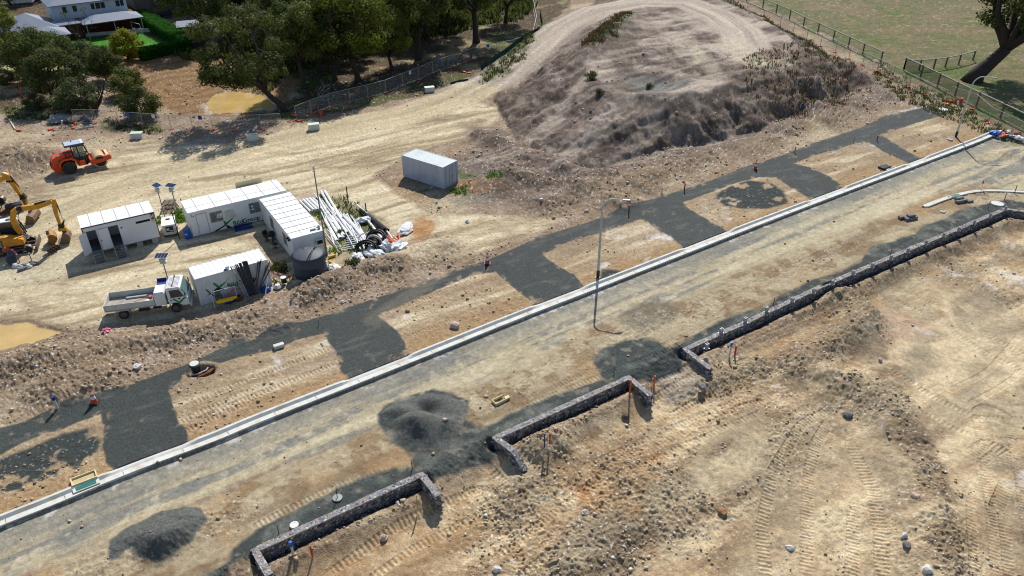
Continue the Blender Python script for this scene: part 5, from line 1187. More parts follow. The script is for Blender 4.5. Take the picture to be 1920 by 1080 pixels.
m = MB(); bar(m, [(bx_(-3.42), 1.55, .42), (bx_(-3.62), 2.3, .46), (bx_(-3.62), 3.1, .46), (bx_(-3.38), 3.75, .44), (bx_(-2.95), 4.05, .40)], .34); m.build('boom', MT['yellow'], E0)
m = MB(); m.tube([(bx_(-2.85), -.22, 4.05), (bx_(-2.85), .22, 4.05)], .2, 12); bar(m, [(bx_(-2.95), 4.05, .5), (bx_(-2.55), 4.04, .46)], .3); m.build('boom_knuckle', MT['blackm'], E0)
m = MB(); bar(m, [(bx_(-2.62), 4.02, .44), (bx_(-1.3), 4.0, .46), (bx_(-.6), 4.15, .42), (bx_(-.05), 4.28, .34)], .30); m.build('boom', MT['yellow'], E0)
m = MB(); bar(m, [(bx_(.22), 4.5, .26), (bx_(.10), 4.05, .42), (bx_(-.02), 3.0, .32), (bx_(-.02), 1.92, .24)], .26); m.build('stick', MT['yellow'], E0)
ram(E0, (bx_(-3.0), 1.5), (bx_(-3.32), 3.3), -.22, .07); ram(E0, (bx_(-3.0), 1.5), (bx_(-3.32), 3.3), .22, .07)
ram(E0, (bx_(-1.5), 4.28), (bx_(.18), 4.52), 0, .07); ram(E0, (bx_(.3), 4.15), (bx_(.34), 2.3), 0, .055)
m = MB(); m.tube([(bx_(-1.9), .2, 4.3), (bx_(-1.0), .22, 4.45), (bx_(-.5), .22, 4.1), (bx_(-.2), .2, 3.6), (bx_(.02), .18, 3.6)], .025, 6); m.tube([(bx_(-3.3), .2, 1.6), (bx_(-3.3), .24, 2.9), (bx_(-2.9), .2, 3.9)], .03, 6); m.build('hose', MT['blackp'], E0, smooth=True)
m = MB(); m.box(bx_(-.22), -.14, 1.55, bx_(.30), .14, 1.95); m.prism([(bx_(-.1), 1.6), (bx_(.42), 2.3), (bx_(.48), 2.2), (bx_(.15), 1.5)], -.12, .12, 'y'); m.build('tilt_hitch', MT['blackm'], E0, bevel=.03)
m = MB(); m.box(bx_(-.3), -.24, 1.22, bx_(.42), .24, 1.54); m.build('quick_coupler', MT['yellow'], E0, bevel=.04)
MT['bucketb'] = mat('earthy_bucket', rgb(132, 104, 72), .7, noise=.25, scale=4, dirt=rgb(90, 68, 50), dirt_amt=.7)
MT['buckety'] = mat('worn_yellow_bucket', rgb(176, 124, 44), .6, noise=.2, scale=4, dirt=rgb(110, 78, 48), dirt_amt=.8)
bucket_parts(E0, Matrix.Translation((bx_(.0), 0, 1.12)) @ Matrix.Rotation(R(14), 4, 'Y') @ Matrix.Diagonal((1, 1, 1.12, 1)), 1.1, 1.05, MT['bucketb'])
# ---- loose bucket and auger, rear excavator
x, y = W(78, 460); lb = empty('loose_bucket', (x, y, 0), R(35), 'worn yellow digging bucket lying loose on the dirt in front of the dozer blade', 'bucket')
lb.matrix_world = Matrix.Translation((x, y, .1)) @ Matrix.Rotation(R(30), 4, 'Z')
bucket_parts(lb, Matrix.Translation((.75, 0, .92)) @ Matrix.Rotation(R(-12), 4, 'Y'), 1.15, 1.0, MT['buckety'])
x, y = W(52, 414); lb2 = empty('loose_bucket', (x, y, 0), R(10), 'dark earthy bucket lying behind the nearer excavator boom', 'bucket')
bucket_parts(lb2, Matrix.Translation((.45, 0, .95)) @ Matrix.Rotation(R(8), 4, 'Y'), 1.9, 1.05, MT['bucketb'])
xa, ya = W(82, 484); xb, yb = W(113, 464); au = empty('auger_bit', (xa, ya, .22), math.atan2(yb-ya, xb-xa), 'rusty brown auger bit with spiral flights lying on pale dirt', 'auger')
La = math.hypot(xb-xa, yb-ya)
m = MB(); m.tube([(0, 0, -.05), (La, 0, .02)], .07, 8); m.build('shaft', MT['steel'], au)
m = MB(); v = []; f = []; N_ = 60
for i in range(N_+1):
    t = i/N_; a = t*2*math.pi*4; xx = .75+t*(La-.85); r = .24
    v += [(xx, .06*math.cos(a), .06*math.sin(a)), (xx, r*math.cos(a), r*math.sin(a)), (xx+.05, r*math.cos(a), r*math.sin(a)), (xx+.05, .06*math.cos(a), .06*math.sin(a))]
for i in range(N_):
    for k in range(4): f.append((4*i+k, 4*i+(k+1) % 4, 4*i+4+(k+1) % 4, 4*i+4+k))
m.add(v, f); m.build('spiral_flight', MT['rust'], au)
e1 = empty('excavator', (-55.6, 72.6, 0), R(8), 'yellow excavator mostly cut off by the left edge with its arm reaching into view', 'excavator'); off = 0
e1.matrix_world = Matrix.Translation((-55.4, 72.6, 0)) @ Matrix.Rotation(R(8), 4, 'Z')
for yy in (-1.0, 1.0): track(e1, yy, -1.5, 1.5, .4, .5)
m = MB(); m.box(-1.8, -1.2, .95, 1.2, 1.2, 1.9); m.build('engine_cover', MT['yellow'], e1, bevel=.08)
m = MB(); m.box(-.6, .3, 1.9, .9, 1.2, 2.85); m.build('cab', MT['blackm'], e1, bevel=.05)
m = MB(); bar(m, [(1.1, 1.5, .5), (1.7, 2.5, .55), (2.4, 2.95, .5), (3.4, 3.35, .42)], .36); m.build('boom', MT['yellow'], e1)
m = MB(); bar(m, [(3.15, 3.75, .25), (3.45, 3.5, .5), (3.75, 2.5, .42), (4.15, .95, .28)], .32); st_ = m.build('stick', MT['yellow'], e1)
m = MB(); m.box(3.25, -.185, 2.75, 3.9, .185, 2.95); m.build('clamp_band', MT['blackm'], st_)
ram(e1, (2.0, 3.2), (3.2, 3.75), 0, .08); ram(e1, (3.75, 3.4), (4.5, 1.3), 0, .06)
m = MB(); m.prism([(3.9, .7), (4.0, 1.25), (4.35, 1.35), (4.55, .95), (4.35, .6)], -.2, .2, 'y'); m.build('linkage', MT['blackm'], e1)
m = MB(); m.prism([(4.15, .1), (4.05, .8), (4.45, .8), (4.42, .1)], -.28, .28, 'y'); m.build('quick_coupler', MT['buckety'], e1, bevel=.03)
gr = empty('ripper_attachment', (*W(20, 398), 0), R(28), 'rusty brown ripper attachment with hoses beside the rear excavator arm', 'attachment')
m = MB(); m.prism([(-1.2, .02), (-.8, .30), (.5, .55), (1.3, .6), (1.4, .25), (.2, .05)], -.2, .2, 'y'); m.build('shank', MT['rust'], gr, bevel=.03)
m = MB(); m.box(-.3, -.35, .55, 1.2, .35, .85); m.tube([(-.9, .0, .35), (-.4, .1, 1.0), (.3, 0, .9)], .05, 6); m.build('mount_plate', MT['blackm'], gr, bevel=.03)
x, y = W(0, 395); 
# ---- roller
yw = R(34); rl = empty('road_roller', (*W(80+595/10.8, 240+935/10.8), 0), yw, 'orange road roller with a dusty smooth drum and a dark roofed cab', 'road roller')
for yy in (.22, 1.88): wheel_thing(rl, 0, yy, .76, .46, 'wheel', MT['blackm'], 26)
m = MB(); m.prism([(-1.72, .72), (-1.72, 1.25), (-1.55, 1.75), (-1.35, 2.0), (-.35, 2.28), (.85, 2.32), (.95, 1.5), (.85, .9), (.6, 1.45), (0, 1.68), (-.62, 1.42), (-.78, .72)], .34, 1.76, 'y'); hd = m.build('engine_hood', MT['orange'], rl, bevel=.07)
m = MB(); m.prism([(-.85, 1.0), (-.72, 1.42), (-.35, 1.66), (.35, 1.66), (.72, 1.42), (.8, .95), (.95, .95), (.92, 1.5), (.45, 1.86), (-.4, 1.86), (-.9, 1.5), (-1.0, 1.0)], -.02, .36, 'y'); m.build('mudguard', MT['orange'], rl, bevel=.02)
m = MB(); m.prism([(-.85, 1.0), (-.72, 1.42), (-.35, 1.66), (.35, 1.66), (.72, 1.42), (.8, .95), (.95, .95), (.92, 1.5), (.45, 1.86), (-.4, 1.86), (-.9, 1.5), (-1.0, 1.0)], 1.74, 2.12, 'y'); m.build('mudguard', MT['orange'], rl, bevel=.02)
m = MB(); m.box(-1.60, .3, .42, -.75, 1.8, .9); m.build('rear_frame', MT['orange'], rl, bevel=.04)
m = MB(); m.box(-1.79, .5, .95, -1.722, 1.6, 1.5); m.build('radiator_grille', MT['blackm'], rl)
m = MB(); m.box(-1.76, .36, 1.28, -1.73, .48, 1.4); m.box(-1.76, 1.62, 1.28, -1.73, 1.74, 1.4); m.build('tail_light', MT['red'], rl)
m = MB(); 
for k in range(6): m.box(-.15+k*.15, .36, 2.33, -.06+k*.15, 1.2, 2.36)
for k in range(6): m.box(-.12+k*.15, .325, 1.85, -.04+k*.15, .339, 2.22)
m.build('vent_slot', MT['dark'], hd)
m = MB(); m.prism([(-1.15, 1.72), (-.62, 1.88), (-.55, 1.78), (-.82, 1.6)], .322, .338, 'y'); m.box(-1.0, .5, 2.12, -.62, .9, 2.17); m.build('green_decal', MT['green'], hd)
cabp = [(.80, 1.62), (.72, 3.02), (1.98, 3.02), (2.28, 1.9), (2.1, 1.35), (.95, 1.35)]
m = MB()
for yy in (.32, 1.72):
    for a, b in ((cabp[0], cabp[1]), (cabp[2], cabp[3]), ((1.35, 1.35), (1.35, 3.0)), (cabp[3], cabp[4])): m.tube([(a[0], yy, a[1]), (b[0], yy, b[1])], .06, 6)
    m.tube([(.75, yy, 3.0), (2.0, yy, 3.0)], .06, 6); m.tube([(.8, yy, 1.7), (2.2, yy, 1.7)], .05, 6)
for p in (cabp[1], cabp[2], cabp[3], cabp[0]): m.tube([(p[0], .32, p[1]), (p[0], 1.72, p[1])], .055, 6)
m.build('cab_frame', MT['blackm'], rl)
m = MB(); m.box(.85, .36, 1.0, 2.15, 1.70, 1.62); m.box(1.0, .7, 1.62, 1.45, 1.3, 1.85); m.box(.9, .7, 1.85, 1.05, 1.3, 2.4); m.build('cab_base', MT['blackm'], rl, bevel=.03)
m = MB(); m.box(1.42, .31, 1.75, 1.95, .325, 2.95); m.box(.85, .31, 1.75, 1.30, .325, 2.95)
m.build('cab_window', mat('clear_glass', rgb(96, 116, 112), .1, noise=.25, scale=3, spec=.7, alpha=.6), rl)
m = MB(); m.prism([(.1, 3.04), (.1, 3.20), (.3, 3.24), (2.15, 3.24), (2.2, 3.16), (2.2, 3.05)], .18, 1.86, 'y'); rf = m.build('cab_roof', MT['tankg'], rl, bevel=.03)
m = MB(); m.box(.2, .3, 3.241, 1.85, 1.74, 3.256); m.build('roof_top', mat('pale_blue_roof', rgb(186, 196, 216), .5), rf)
m = MB(); m.box(1.86, .3, 3.241, 2.12, 1.74, 3.26); m.build('roof_strip', MT['white'], rf)
m = MB(); m.lathe([(.06, 0), (.06, .12)], (1.0, 1.4, 3.25), 8); m.build('beacon', MT['blackp'], rf)
m = MB(); m.tube([(2.0, .3, 2.9), (2.3, .05, 2.9)], .02, 5); m.box(2.2, -.1, 2.65, 2.24, .1, 2.95); m.build('mirror', MT['blackp'], rl)
m = MB(); m.box(.95, .35, .62, 1.75, 1.75, 1.34); m.box(1.1, .05, .75, 1.7, .34, 1.3); m.build('belly_box', MT['orange'], rl, bevel=.04)
m = MB(); m.box(1.75, .8, .6, 2.35, 1.3, 1.15); m.tube([(1.9, 1.05, .4), (1.9, 1.05, 1.3)], .14, 10); m.build('articulation_joint', MT['blackm'], rl)
for yy in (-.06, 2.02):
    m = MB(); m.prism([(2.22, .62), (2.18, 1.22), (2.62, 1.26), (2.86, 1.12), (3.55, 1.1), (3.75, 1.32), (4.35, 1.36), (4.5, 1.15), (4.45, .88), (3.3, .68)], yy, yy+.16, 'y'); m.build('drum_frame', MT['orange'], rl, bevel=.02)
m = MB(); m.box(2.2, .1, .7, 2.42, 2.02, 1.2); m.box(4.15, .1, 1.02, 4.42, 2.02, 1.36); m.build('cross_member', MT['orange'], rl, bevel=.03)
m = MB(); m.box(4.0, .12, 1.361, 4.3, 2.0, 1.40); m.build('scraper_bar', MT['cream'], rl)
m = MB(); m.lathe([(.60, 0), (.76, .01), (.76, 1.9), (.60, 1.91)], (3.22, .10, .76), 40, 'y', cap=False); dm = m.build('drum', MT['drum'], rl, smooth=True, auto=40)
m = MB(); m.lathe([(.6, .02), (.6, .05), (.2, .08), (.02, .02)], (3.22, .10, .76), 24, 'y'); m.build('drum_hub', MT['blackm'], dm)
# ---------------------------------------------------------------- solar camera poles
def make_solar():
    e = empty('solar_camera_pole', (0, 0, 0), 0, None, 'camera pole', 'solar powered camera poles around the site offices')
    m = MB(); m.tube([(0, 0, 0), (0, 0, 3.3)], .05, 8); m.build('pole', MT['galvd'], e, smooth=True)
    m = MB(); m.box(-.24, -.14, 2.75, .24, .14, 3.2); m.build('control_box', MT['galv'], e, bevel=.02)
    m = MB(); m.lathe([(.06, 0), (.06, .22)], (-.3, -.12, 2.75), 8, 'y'); m.lathe([(.06, 0), (.06, .22)], (.3, -.12, 2.95), 8, 'y'); m.build('camera', MT['white'], e)
    pm = Matrix.Translation((0, .05, 3.45)) @ Matrix.Rotation(R(8), 4, 'X')
    m = local(MB(), pm); m.box(-.66, -.42, 0, .66, .42, .035); p = m.build('solar_panel', MT['white'], e)
    m = local(MB(), pm)
    for i in range(4):
        for j in range(2): m.box(-.62+i*.315, -.38+j*.385, .036, -.62+i*.315+.295, -.38+j*.385+.365, .046)
    m.build('solar_cell', MT['solar'], p); return e
s0 = make_solar()
for i, (px, z, rz, lb_) in enumerate([((309, 406), 0, R(-42), 'solar camera pole nearest the hut, panel tilted steeply away'), ((335, 406), 0, R(-18), 'solar camera pole at the left corner of the long office'), ((321, 545), 0, R(0), 'solar camera pole rising behind the truck cab')]):
    o = s0 if i == 0 else copy_tree(s0); o.location = (*W(*px, z), z); o.rotation_euler.z = rz; o['label'] = lb_
    for ch in o.children:
        if ch.name.startswith('solar_panel'): ch.scale = (.82, .82, 1)
# ---- generator, bin and bits between the huts
ge = empty('generator', (*W(309, 446), 0), R(20), 'white generator box on skids between the hut and the long office', 'generator')
m = MB(); m.box(0, 0, .22, 1.15, 1.9, 1.25, tx=.0, ty=.0); m.build('canopy', MT['offwhite'], ge, bevel=.03)
m = MB(); m.box(-.05, -.05, 1.251, 1.2, 1.95, 1.31); lid = m.build('lid', MT['whiter'], ge, bevel=.015)
m = MB(); m.box(.35, 1.2, 1.311, .75, 1.3, 1.4); m.build('lifting_lug', MT['blackm'], lid)
m = MB(); m.box(.28, -.03, .55, .95, -.002, 1.12); gp = m.build('control_panel', MT['blackm'], ge)
m = MB(); m.box(.36, -.045, .72, .6, -.031, .95); m.box(.66, -.045, .62, .86, -.031, .72); m.build('dial', MT['offwhite'], gp)
m = MB(); m.box(-.05, .1, .02, .08, 1.8, .215); m.box(1.07, .1, .02, 1.2, 1.8, .215); m.build('skid', MT['blackm'], ge)
bn = empty('blue_drum', (*W(353.5, 446), 0), 0, 'bright blue plastic drum at the near corner of the long office', 'drum')
m = MB(); m.lathe([(.28, 0), (.31, .1), (.33, .3), (.31, .5), (.33, .7), (.29, .9)], (0, 0, 0), 18); m.build('barrel', MT['blue'], bn, smooth=True)
m = MB(); m.lathe([(.34, .9), (.34, .96), (.02, .97)], (0, 0, 0), 18); m.build('lid', MT['blue'], bn); m = MB(); m.box(-.12, -.345, .5, .12, -.335, .6); m.build('label_strip', MT['white'], bn)
def simple(name, label, cat, mt, fn, loc, rz=0, group=None, **k):
    m = MB(); m.M = TR(*loc, rz); fn(m); o = m.build(name, mt, None, **k); return tag(o, label, cat, group)
def stake(px, h, mt, label, z=0, name='stake', cat='stake', r=.028, capm=None, top=None):
    x, y = W(px[0], px[1], z); z = hz(x, y); e = empty(name, (x, y, z), 0, label, cat)
    m = MB(); m.box(-r, -r, -.1, r, r, h); m.build('post', mt, e)
    if capm: m = MB(); m.lathe([(r*2.2, 0), (r*2.2, .12), (.01, .14)], (0, 0, h-.1), 8); m.build('cap', capm, e)
    return e
# two posts braced beside the generator
simple('propped_post', 'tall thin dark post standing beside the generator', 'post', MT['blackm'], lambda m: m.tube([(0, 0, 0), (-.1, .05, 2.9)], .045, 6), (*W(337, 448), 0))
simple('propped_post', 'short dark post leaning against the long office corner', 'post', MT['blackm'], lambda m: m.tube([(0, 0, 0), (-.15, -.1, 2.2)], .04, 6), (*W(351, 408), 0))
# rail of pallets behind
for i, (px, rz) in enumerate([((300, 402), 10), ((314, 396), 35), ((304, 390), 5)]):
    def pal(m):
        for k in range(6): m.box(0, k*.2, .1, 1.2, k*.2+.1, .13)
        for k in range(3): m.box(k*.55, 0, 0, k*.55+.1, 1.1, .097)
    simple('timber_pallet', ['weathered pallet between the hut and the solar poles', 'weathered pallet furthest right of those behind the generator', 'weathered pallet furthest back behind the generator'][i], 'pallet', MT['timberd'], pal, (*W(*px), .02+.14*i), R(rz), 'old pallets behind the generator')
simple('plywood_sheet', 'pale plywood sheet leaning behind the long office', 'board', MT['cream'], lambda m: m.box(0, 0, 0, 2.7, .04, 1.6), (-28.1, 71.6, 1.5), R(32))
for i, (a, b) in enumerate([((441, 432), (474, 424)), ((440, 426), (472, 417))]):
    A = W(*a, .2); B = W(*b, .2); L_ = math.hypot(B[0]-A[0], B[1]-A[1])
    def beam(m, L_=L_): m.box(0, 0, 0, L_, .05, .16); m.box(0, .30, 0, L_, .35, .16); m.box(0, .05, .06, L_, .30, .10)
    simple('blue_beam', ['blue steel channel on the ground further from the office wall', 'blue steel channel on the ground against the office wall'][i], 'beam', MT['blued'], beam, (A[0], A[1], .02), math.atan2(B[1]-A[1], B[0]-A[0]), 'blue channels in front of the long office')
# chairs and table by the second office
def make_chair():
    e = empty('office_chair', (0, 0, 0), 0, None, 'chair', 'black chairs outside the second office')
    m = MB(); m.box(-.26, -.26, .46, .26, .26, .56); m.build('seat', MT['blackp'], e, bevel=.03)
    m = MB(); m.box(-.24, .22, .62, .24, .30, 1.12); m.build('backrest', MT['blackp'], e, bevel=.03)
    m = MB(); m.tube([(0, 0, .1), (0, 0, .46)], .03, 6)
    for k in range(5): a = 2*math.pi*k/5; m.tube([(0, 0, .12), (.3*math.cos(a), .3*math.sin(a), .05)], .022, 5)
    m.build('star_base', MT['blackm'], e)
    for s_ in (-.3, .27): m = MB(); m.box(s_, -.15, .70, s_+.05, .2, .74); m.box(s_, 0, .5, s_+.03, .05, .70); m.build('armrest', MT['blackp'], e)
    return e
c0 = make_chair()
for i, (px, rz, lb_) in enumerate([((502, 452), 60, 'black office chair nearest the long office'), ((512, 450), 200, 'black office chair in the middle of the row'), ((517, 466), 130, 'black office chair closest to the tank')]):
    o = c0 if i == 0 else copy_tree(c0); o.location = (*W(*px), 0); o.rotation_euler.z = R(rz); o['label'] = lb_
simple('white_bucket', 'small white bucket standing among the black chairs', 'bucket', MT['white'], lambda m: m.lathe([(.14, 0), (.17, .34), (.15, .35), (.12, .05)], (0, 0, 0), 14, cap=False), (*W(508, 449), 0.001))
simple('white_crate', 'small white crate standing on the ground in front of the chairs', 'crate', MT['offwhite'], lambda m: m.box(0, 0, 0, .5, .35, .3), (*W(502, 449), .001), R(20), bevel=.03)
def brick(m):
    for i in range(5):
        for j in range(2): m.box(i*.3, j*.3, 0, i*.3+.22, j*.3+.22, .2)
simple('wire_rack', 'low dark rack lying by the corner where the two offices meet', 'rack', MT['rust'], brick, (*W(491, 438), .01), R(-58))
# ---------------------------------------------------------------- stuff leaning on the container
BM = Matrix.Translation((-26.06, 53.58, 0)) @ Matrix.Rotation(R(32), 4, 'Z')
def onB(name, label, cat, mt, fn, group=None, **k):
    m = MB(); m.M = BM; fn(m); o = m.build(name, mt, None, **k); return tag(o, label, cat, group)
def lean(m, x0, x1, zt, r=.06, d=.75, sq=True, w=None):
    A = Vector((x0, -d, .05)); B = Vector((x1, -.06 if zt < 2.6 else -.02, zt))
    m.tube([A, B], r, 4 if sq else 8)
rs_ = random.Random(3)
for i, (xa_, xb_, zt) in enumerate([(3.75, 3.42, 2.95), (3.88, 3.56, 2.92), (3.98, 3.72, 3.0), (4.08, 3.84, 2.98), (4.18, 4.02, 3.05), (4.26, 4.14, 3.05), (4.35, 4.26, 3.02), (4.42, 4.36, 3.0), (4.3, 5.28, 2.72), (4.36, 5.55, 2.8), (4.42, 5.42, 2.66), (4.45, 6.05, 2.1), (4.5, 6.2, 1.75), (4.55, 5.85, 2.0)]):
    onB('leaning_post', 'charcoal post in the upright bundle leaning on the white container' if i < 8 else 'charcoal post fanned out to the right against the white container', 'post', MT['tankd'] if 'tankd' in MT else MT['blackm'], lambda m, a=xa_, b=xb_, z=zt: lean(m, a, b, z), 'charcoal posts leaning on the container')
MT['perf'] = MT['galvd']
def perf(m):
    A = Vector((3.62, -.85, .03)); B = Vector((3.16, -.10, 2.95)); d = (B-A)
    for s_ in (-.16, .14): m.tube([A+Vector((s_, 0, 0)), B+Vector((s_, 0, 0))], .03, 4)
    for k in range(26): p = A+d*(k+.5)/26; m.box(p.x-.15, p.y-.01, p.z-.022, p.x+.13, p.y+.015, p.z+.022)
onB('perforated_tray', 'long perforated grey cable tray leaning on the white container', 'cable tray', MT['galv'], perf)
onB('thin_mast', 'thin pole with a round head leaning at the container edge', 'pole', MT['galvd'], lambda m: (m.tube([(3.7, -.8, .05), (2.95, -.1, 2.9)], .03, 6)))
onB('paint_tub', 'white tub sitting on the container roof edge', 'tub', MT['pvc'], lambda m: m.lathe([(.17, 0), (.19, .3), (.02, .31)], (2.75, .28, 2.60), 14), smooth=False)
onB('blue_rag', 'crumpled blue grey sheet on the container roof beside the tub', 'sheet', MT['tankg'], lambda m: m.prism([(2.35, .0), (2.6, .12), (2.85, .1), (2.8, -.02)], .05, .3, 'y') if False else m.box(2.45, .06, 2.60, 2.72, .3, 2.66, tx=.04, ty=.04))
onB('wooden_stand', 'brown timber stand against the container wall under the logo', 'stand', MT['timberd'], lambda m: (m.box(1.2, -.55, .5, 1.75, -.1, .62), m.box(1.22, -.53, 0, 1.3, -.45, .5), m.box(1.65, -.53, 0, 1.73, -.45, .5), m.box(1.22, -.2, 0, 1.3, -.12, .5), m.box(1.65, -.2, 0, 1.73, -.12, .5), m.box(1.25, -.14, .62, 1.7, -.1, 1.0)))
def arc(m, c, r, a0, a1, rad, n=12, ax='xz'):
    pts = []
    for k in range(n+1): a = R(a0+(a1-a0)*k/n); pts.append((c[0]+r*math.cos(a), c[1]+.0, c[2]+r*math.sin(a)))
    m.tube(pts, rad, 8)
onB('red_hose', 'red hose arched against the white container wall', 'hose', MT['pinkr'] if 'pinkr' in MT else MT['red'], lambda m: arc(m, (2.9, -.5, .05), .85, 170, 60, .07), smooth=True)
def coil(m, c, r, rad, turns=4, dz=.06, tilt=None):
    for t in range(turns):
        pts = [(c[0]+(r-.03*t)*math.cos(a), c[1]+(r-.03*t)*math.sin(a), c[2]+rad+t*dz) for a in [2*math.pi*k/20 for k in range(21)]]
        m.tube(pts, rad, 6, caps=False)
onB('hose_coil', 'brown coil of hose on the ground by the white container', 'hose coil', MT['rust'], lambda m: coil(m, (2.9, -.75, .0), .33, .06, 4, .09), smooth=True)
onB('blue_tarp', 'bundled blue tarpaulin on the ground by the white container', 'tarpaulin', MT['blued'], lambda m: m.lathe([(.4, 0), (.45, .15), (.3, .35), (.05, .42)], (2.2, -.6, 0), 9))
onB('blue_tarp', 'larger bundled blue tarpaulin at the right end of the leaning posts', 'tarpaulin', MT['blued'], lambda m: m.lathe([(.4, 0), (.5, .12), (.3, .35), (.1, .42)], (5.3, -.6, 0), 7))
onB('yellow_barrier', 'bright yellow plastic trough lying at the foot of the container', 'trough', MT['yellowp'], lambda m: m.prism([(1.0, -1.15), (1.2, -1.42), (2.3, -1.5), (2.75, -1.3), (2.6, -1.12), (1.4, -1.05)], .55, .75, 'z'), bevel=.04)
onB('pvc_frame', 'thin white pipe frame standing in front of the container logo', 'frame', MT['pvc'], lambda m: m.tube([(.9, -1.0, 0), (.9, -.95, 1.55), (2.8, -.95, 1.5), (2.8, -1.0, 0)], .025, 6))
onB('white_pole', 'white pole leaning over the blue tarpaulin', 'pole', MT['pvc'], lambda m: m.tube([(5.0, -1.4, .05), (5.75, -.3, 1.2)], .05, 8))
onB('white_sack', 'white crumpled sack beside the blue tarpaulin', 'sack', MT['bag'], lambda m: m.lathe([(.35, 0), (.4, .1), (.2, .3), (.05, .33)], (6.3, -.7, .05), 7))
onB('bucket', 'dark bucket with a white lid near the right end of the container', 'bucket', [MT['blackp'], MT['white']], lambda m: (m.lathe([(.22, 0), (.24, .45)], (7.0, -.35, .2), 14), m.lathe([(.26, .45), (.26, .5), (.02, .51)], (7.0, -.35, .2), 14, mi=1)))
onB('warning_board', 'orange and white striped board leaning off the container end', 'board', [MT['orangeb'], MT['white']], lambda m: [m.add([(6.3+a*1.4, .6-a*.6, .9-a*.7+.0), (6.3+b*1.4, .6-b*.6, .9-b*.7), (6.3+b*1.4, .63-b*.6, 1.1-b*.7), (6.3+a*1.4, .63-a*.6, 1.1-a*.7)], [(0, 1, 2, 3)], k % 2) for k, (a, b) in enumerate([(i/7, (i+1)/7) for i in range(7)])])
onB('timber_plank', 'pale timber plank lying diagonally off the container corner', 'plank', MT['timber'], lambda m: m.tube([(6.35, 1.9, .3), (7.0, .2, .2)], .07, 4))
# ================================================================ VEGETATION
def leaf_mat(name, c1, c2, rough=.6):
    m = bpy.data.materials.new(name); m.use_nodes = True; t = m.node_tree; b = t.nodes['Principled BSDF']; b.inputs['Roughness'].default_value = rough; b.inputs['Specular IOR Level'].default_value = .1
    at = t.nodes.new('ShaderNodeAttribute'); at.attribute_name = 'Var'
    cr = t.nodes.new('ShaderNodeMix'); cr.data_type = 'RGBA'; t.links.new(at.outputs['Fac'], cr.inputs[0]); cr.inputs[6].default_value = (*c1, 1); cr.inputs[7].default_value = (*c2, 1)
    t.links.new(cr.outputs[2], b.inputs['Base Color'])
    tr = t.nodes.new('ShaderNodeBsdfTranslucent'); t.links.new(cr.outputs[2], tr.inputs[0]); mx = t.nodes.new('ShaderNodeMixShader'); mx.inputs[0].default_value = .38
    t.links.new(b.outputs[0], mx.inputs[1]); t.links.new(tr.outputs[0], mx.inputs[2]); t.links.new(mx.outputs[0], t.nodes['Material Output'].inputs[0]); return m
LM = dict(gum=leaf_mat('gum_leaf', rgb(58,76,40), rgb(132,142,70)), gumy=leaf_mat('gum_leaf_bright', rgb(70,88,32), rgb(142,150,58)), dark=leaf_mat('dark_leaf', rgb(46,62,34), rgb(112,120,60)), bush=leaf_mat('bush_leaf', rgb(62,80,50), rgb(126,134,86)),
 yel=leaf_mat('yellow_leaf', rgb(110,118,30), rgb(180,176,48)), hedge=leaf_mat('hedge_leaf', rgb(34,84,22), rgb(76,142,42)), weed=leaf_mat('weed_leaf', rgb(56,74,34), rgb(112,114,66)), weedr=leaf_mat('weed_dry', rgb(70,50,38), rgb(122,100,70)), grassg=leaf_mat('grass_blade', rgb(70,118,30), rgb(120,160,50)))
BARK = mat('bark', rgb(70, 60, 54), .95, noise=.3, scale=5, bump=.6); BARKG = mat('grey_bark', rgb(150, 144, 138), .9, noise=.25, scale=5, bump=.4)
def leaves_mesh(name, centers, radii, per, size, mt, rg, flat=.75, varb=None):
    C = np.array(centers, np.float32); n = len(C); 
    cnt = np.maximum(8, (per*(np.array(radii)/np.mean(radii))**2)).astype(int)
    idx = np.repeat(np.arange(n), cnt); N = len(idx)
    d = rg.normal(size=(N, 3)); d /= np.linalg.norm(d, axis=1, keepdims=True); r = rg.uniform(.35, 1.0, N)**.6
    P = C[idx]+d*(r*np.array(radii, np.float32)[idx])[:, None]*np.array([1, 1, flat])
    P += rg.normal(size=(N, 3))*.12
    nrm = d*1.2+rg.normal(size=(N, 3))*.45+np.array([0, 0, .35]); nrm /= np.linalg.norm(nrm, axis=1, keepdims=True)
    a = np.cross(nrm, rg.normal(size=(N, 3))); a /= np.linalg.norm(a, axis=1, keepdims=True); b = np.cross(nrm, a)
    s = size*rg.uniform(.6, 1.3, N); l = s*rg.uniform(.9, 1.6, N)
    V = np.stack([P-a*s[:, None]*.5, P+b*l[:, None]*.55+nrm*.05, P+a*s[:, None]*.5, P-b*l[:, None]*.55], 1).reshape(-1, 3)
    var = np.clip(rg.uniform(0, 1, n)[idx]*.55+rg.uniform(0, .45, N), 0, 1).astype(np.float32)
    me = bpy.data.meshes.new(name); me.vertices.add(4*N); me.vertices.foreach_set('co', V.astype(np.float32).ravel()); me.loops.add(4*N); me.loops.foreach_set('vertex_index', np.arange(4*N, dtype=np.int32))
    me.polygons.add(N); me.polygons.foreach_set('loop_start', np.arange(0, 4*N, 4, dtype=np.int32)); me.polygons.foreach_set('loop_total', np.full(N, 4, np.int32)); me.update(calc_edges=True)
    at = me.attributes.new('Var', 'FLOAT', 'POINT'); at.data.foreach_set('value', np.repeat(var, 4)); me.materials.append(mt); return me
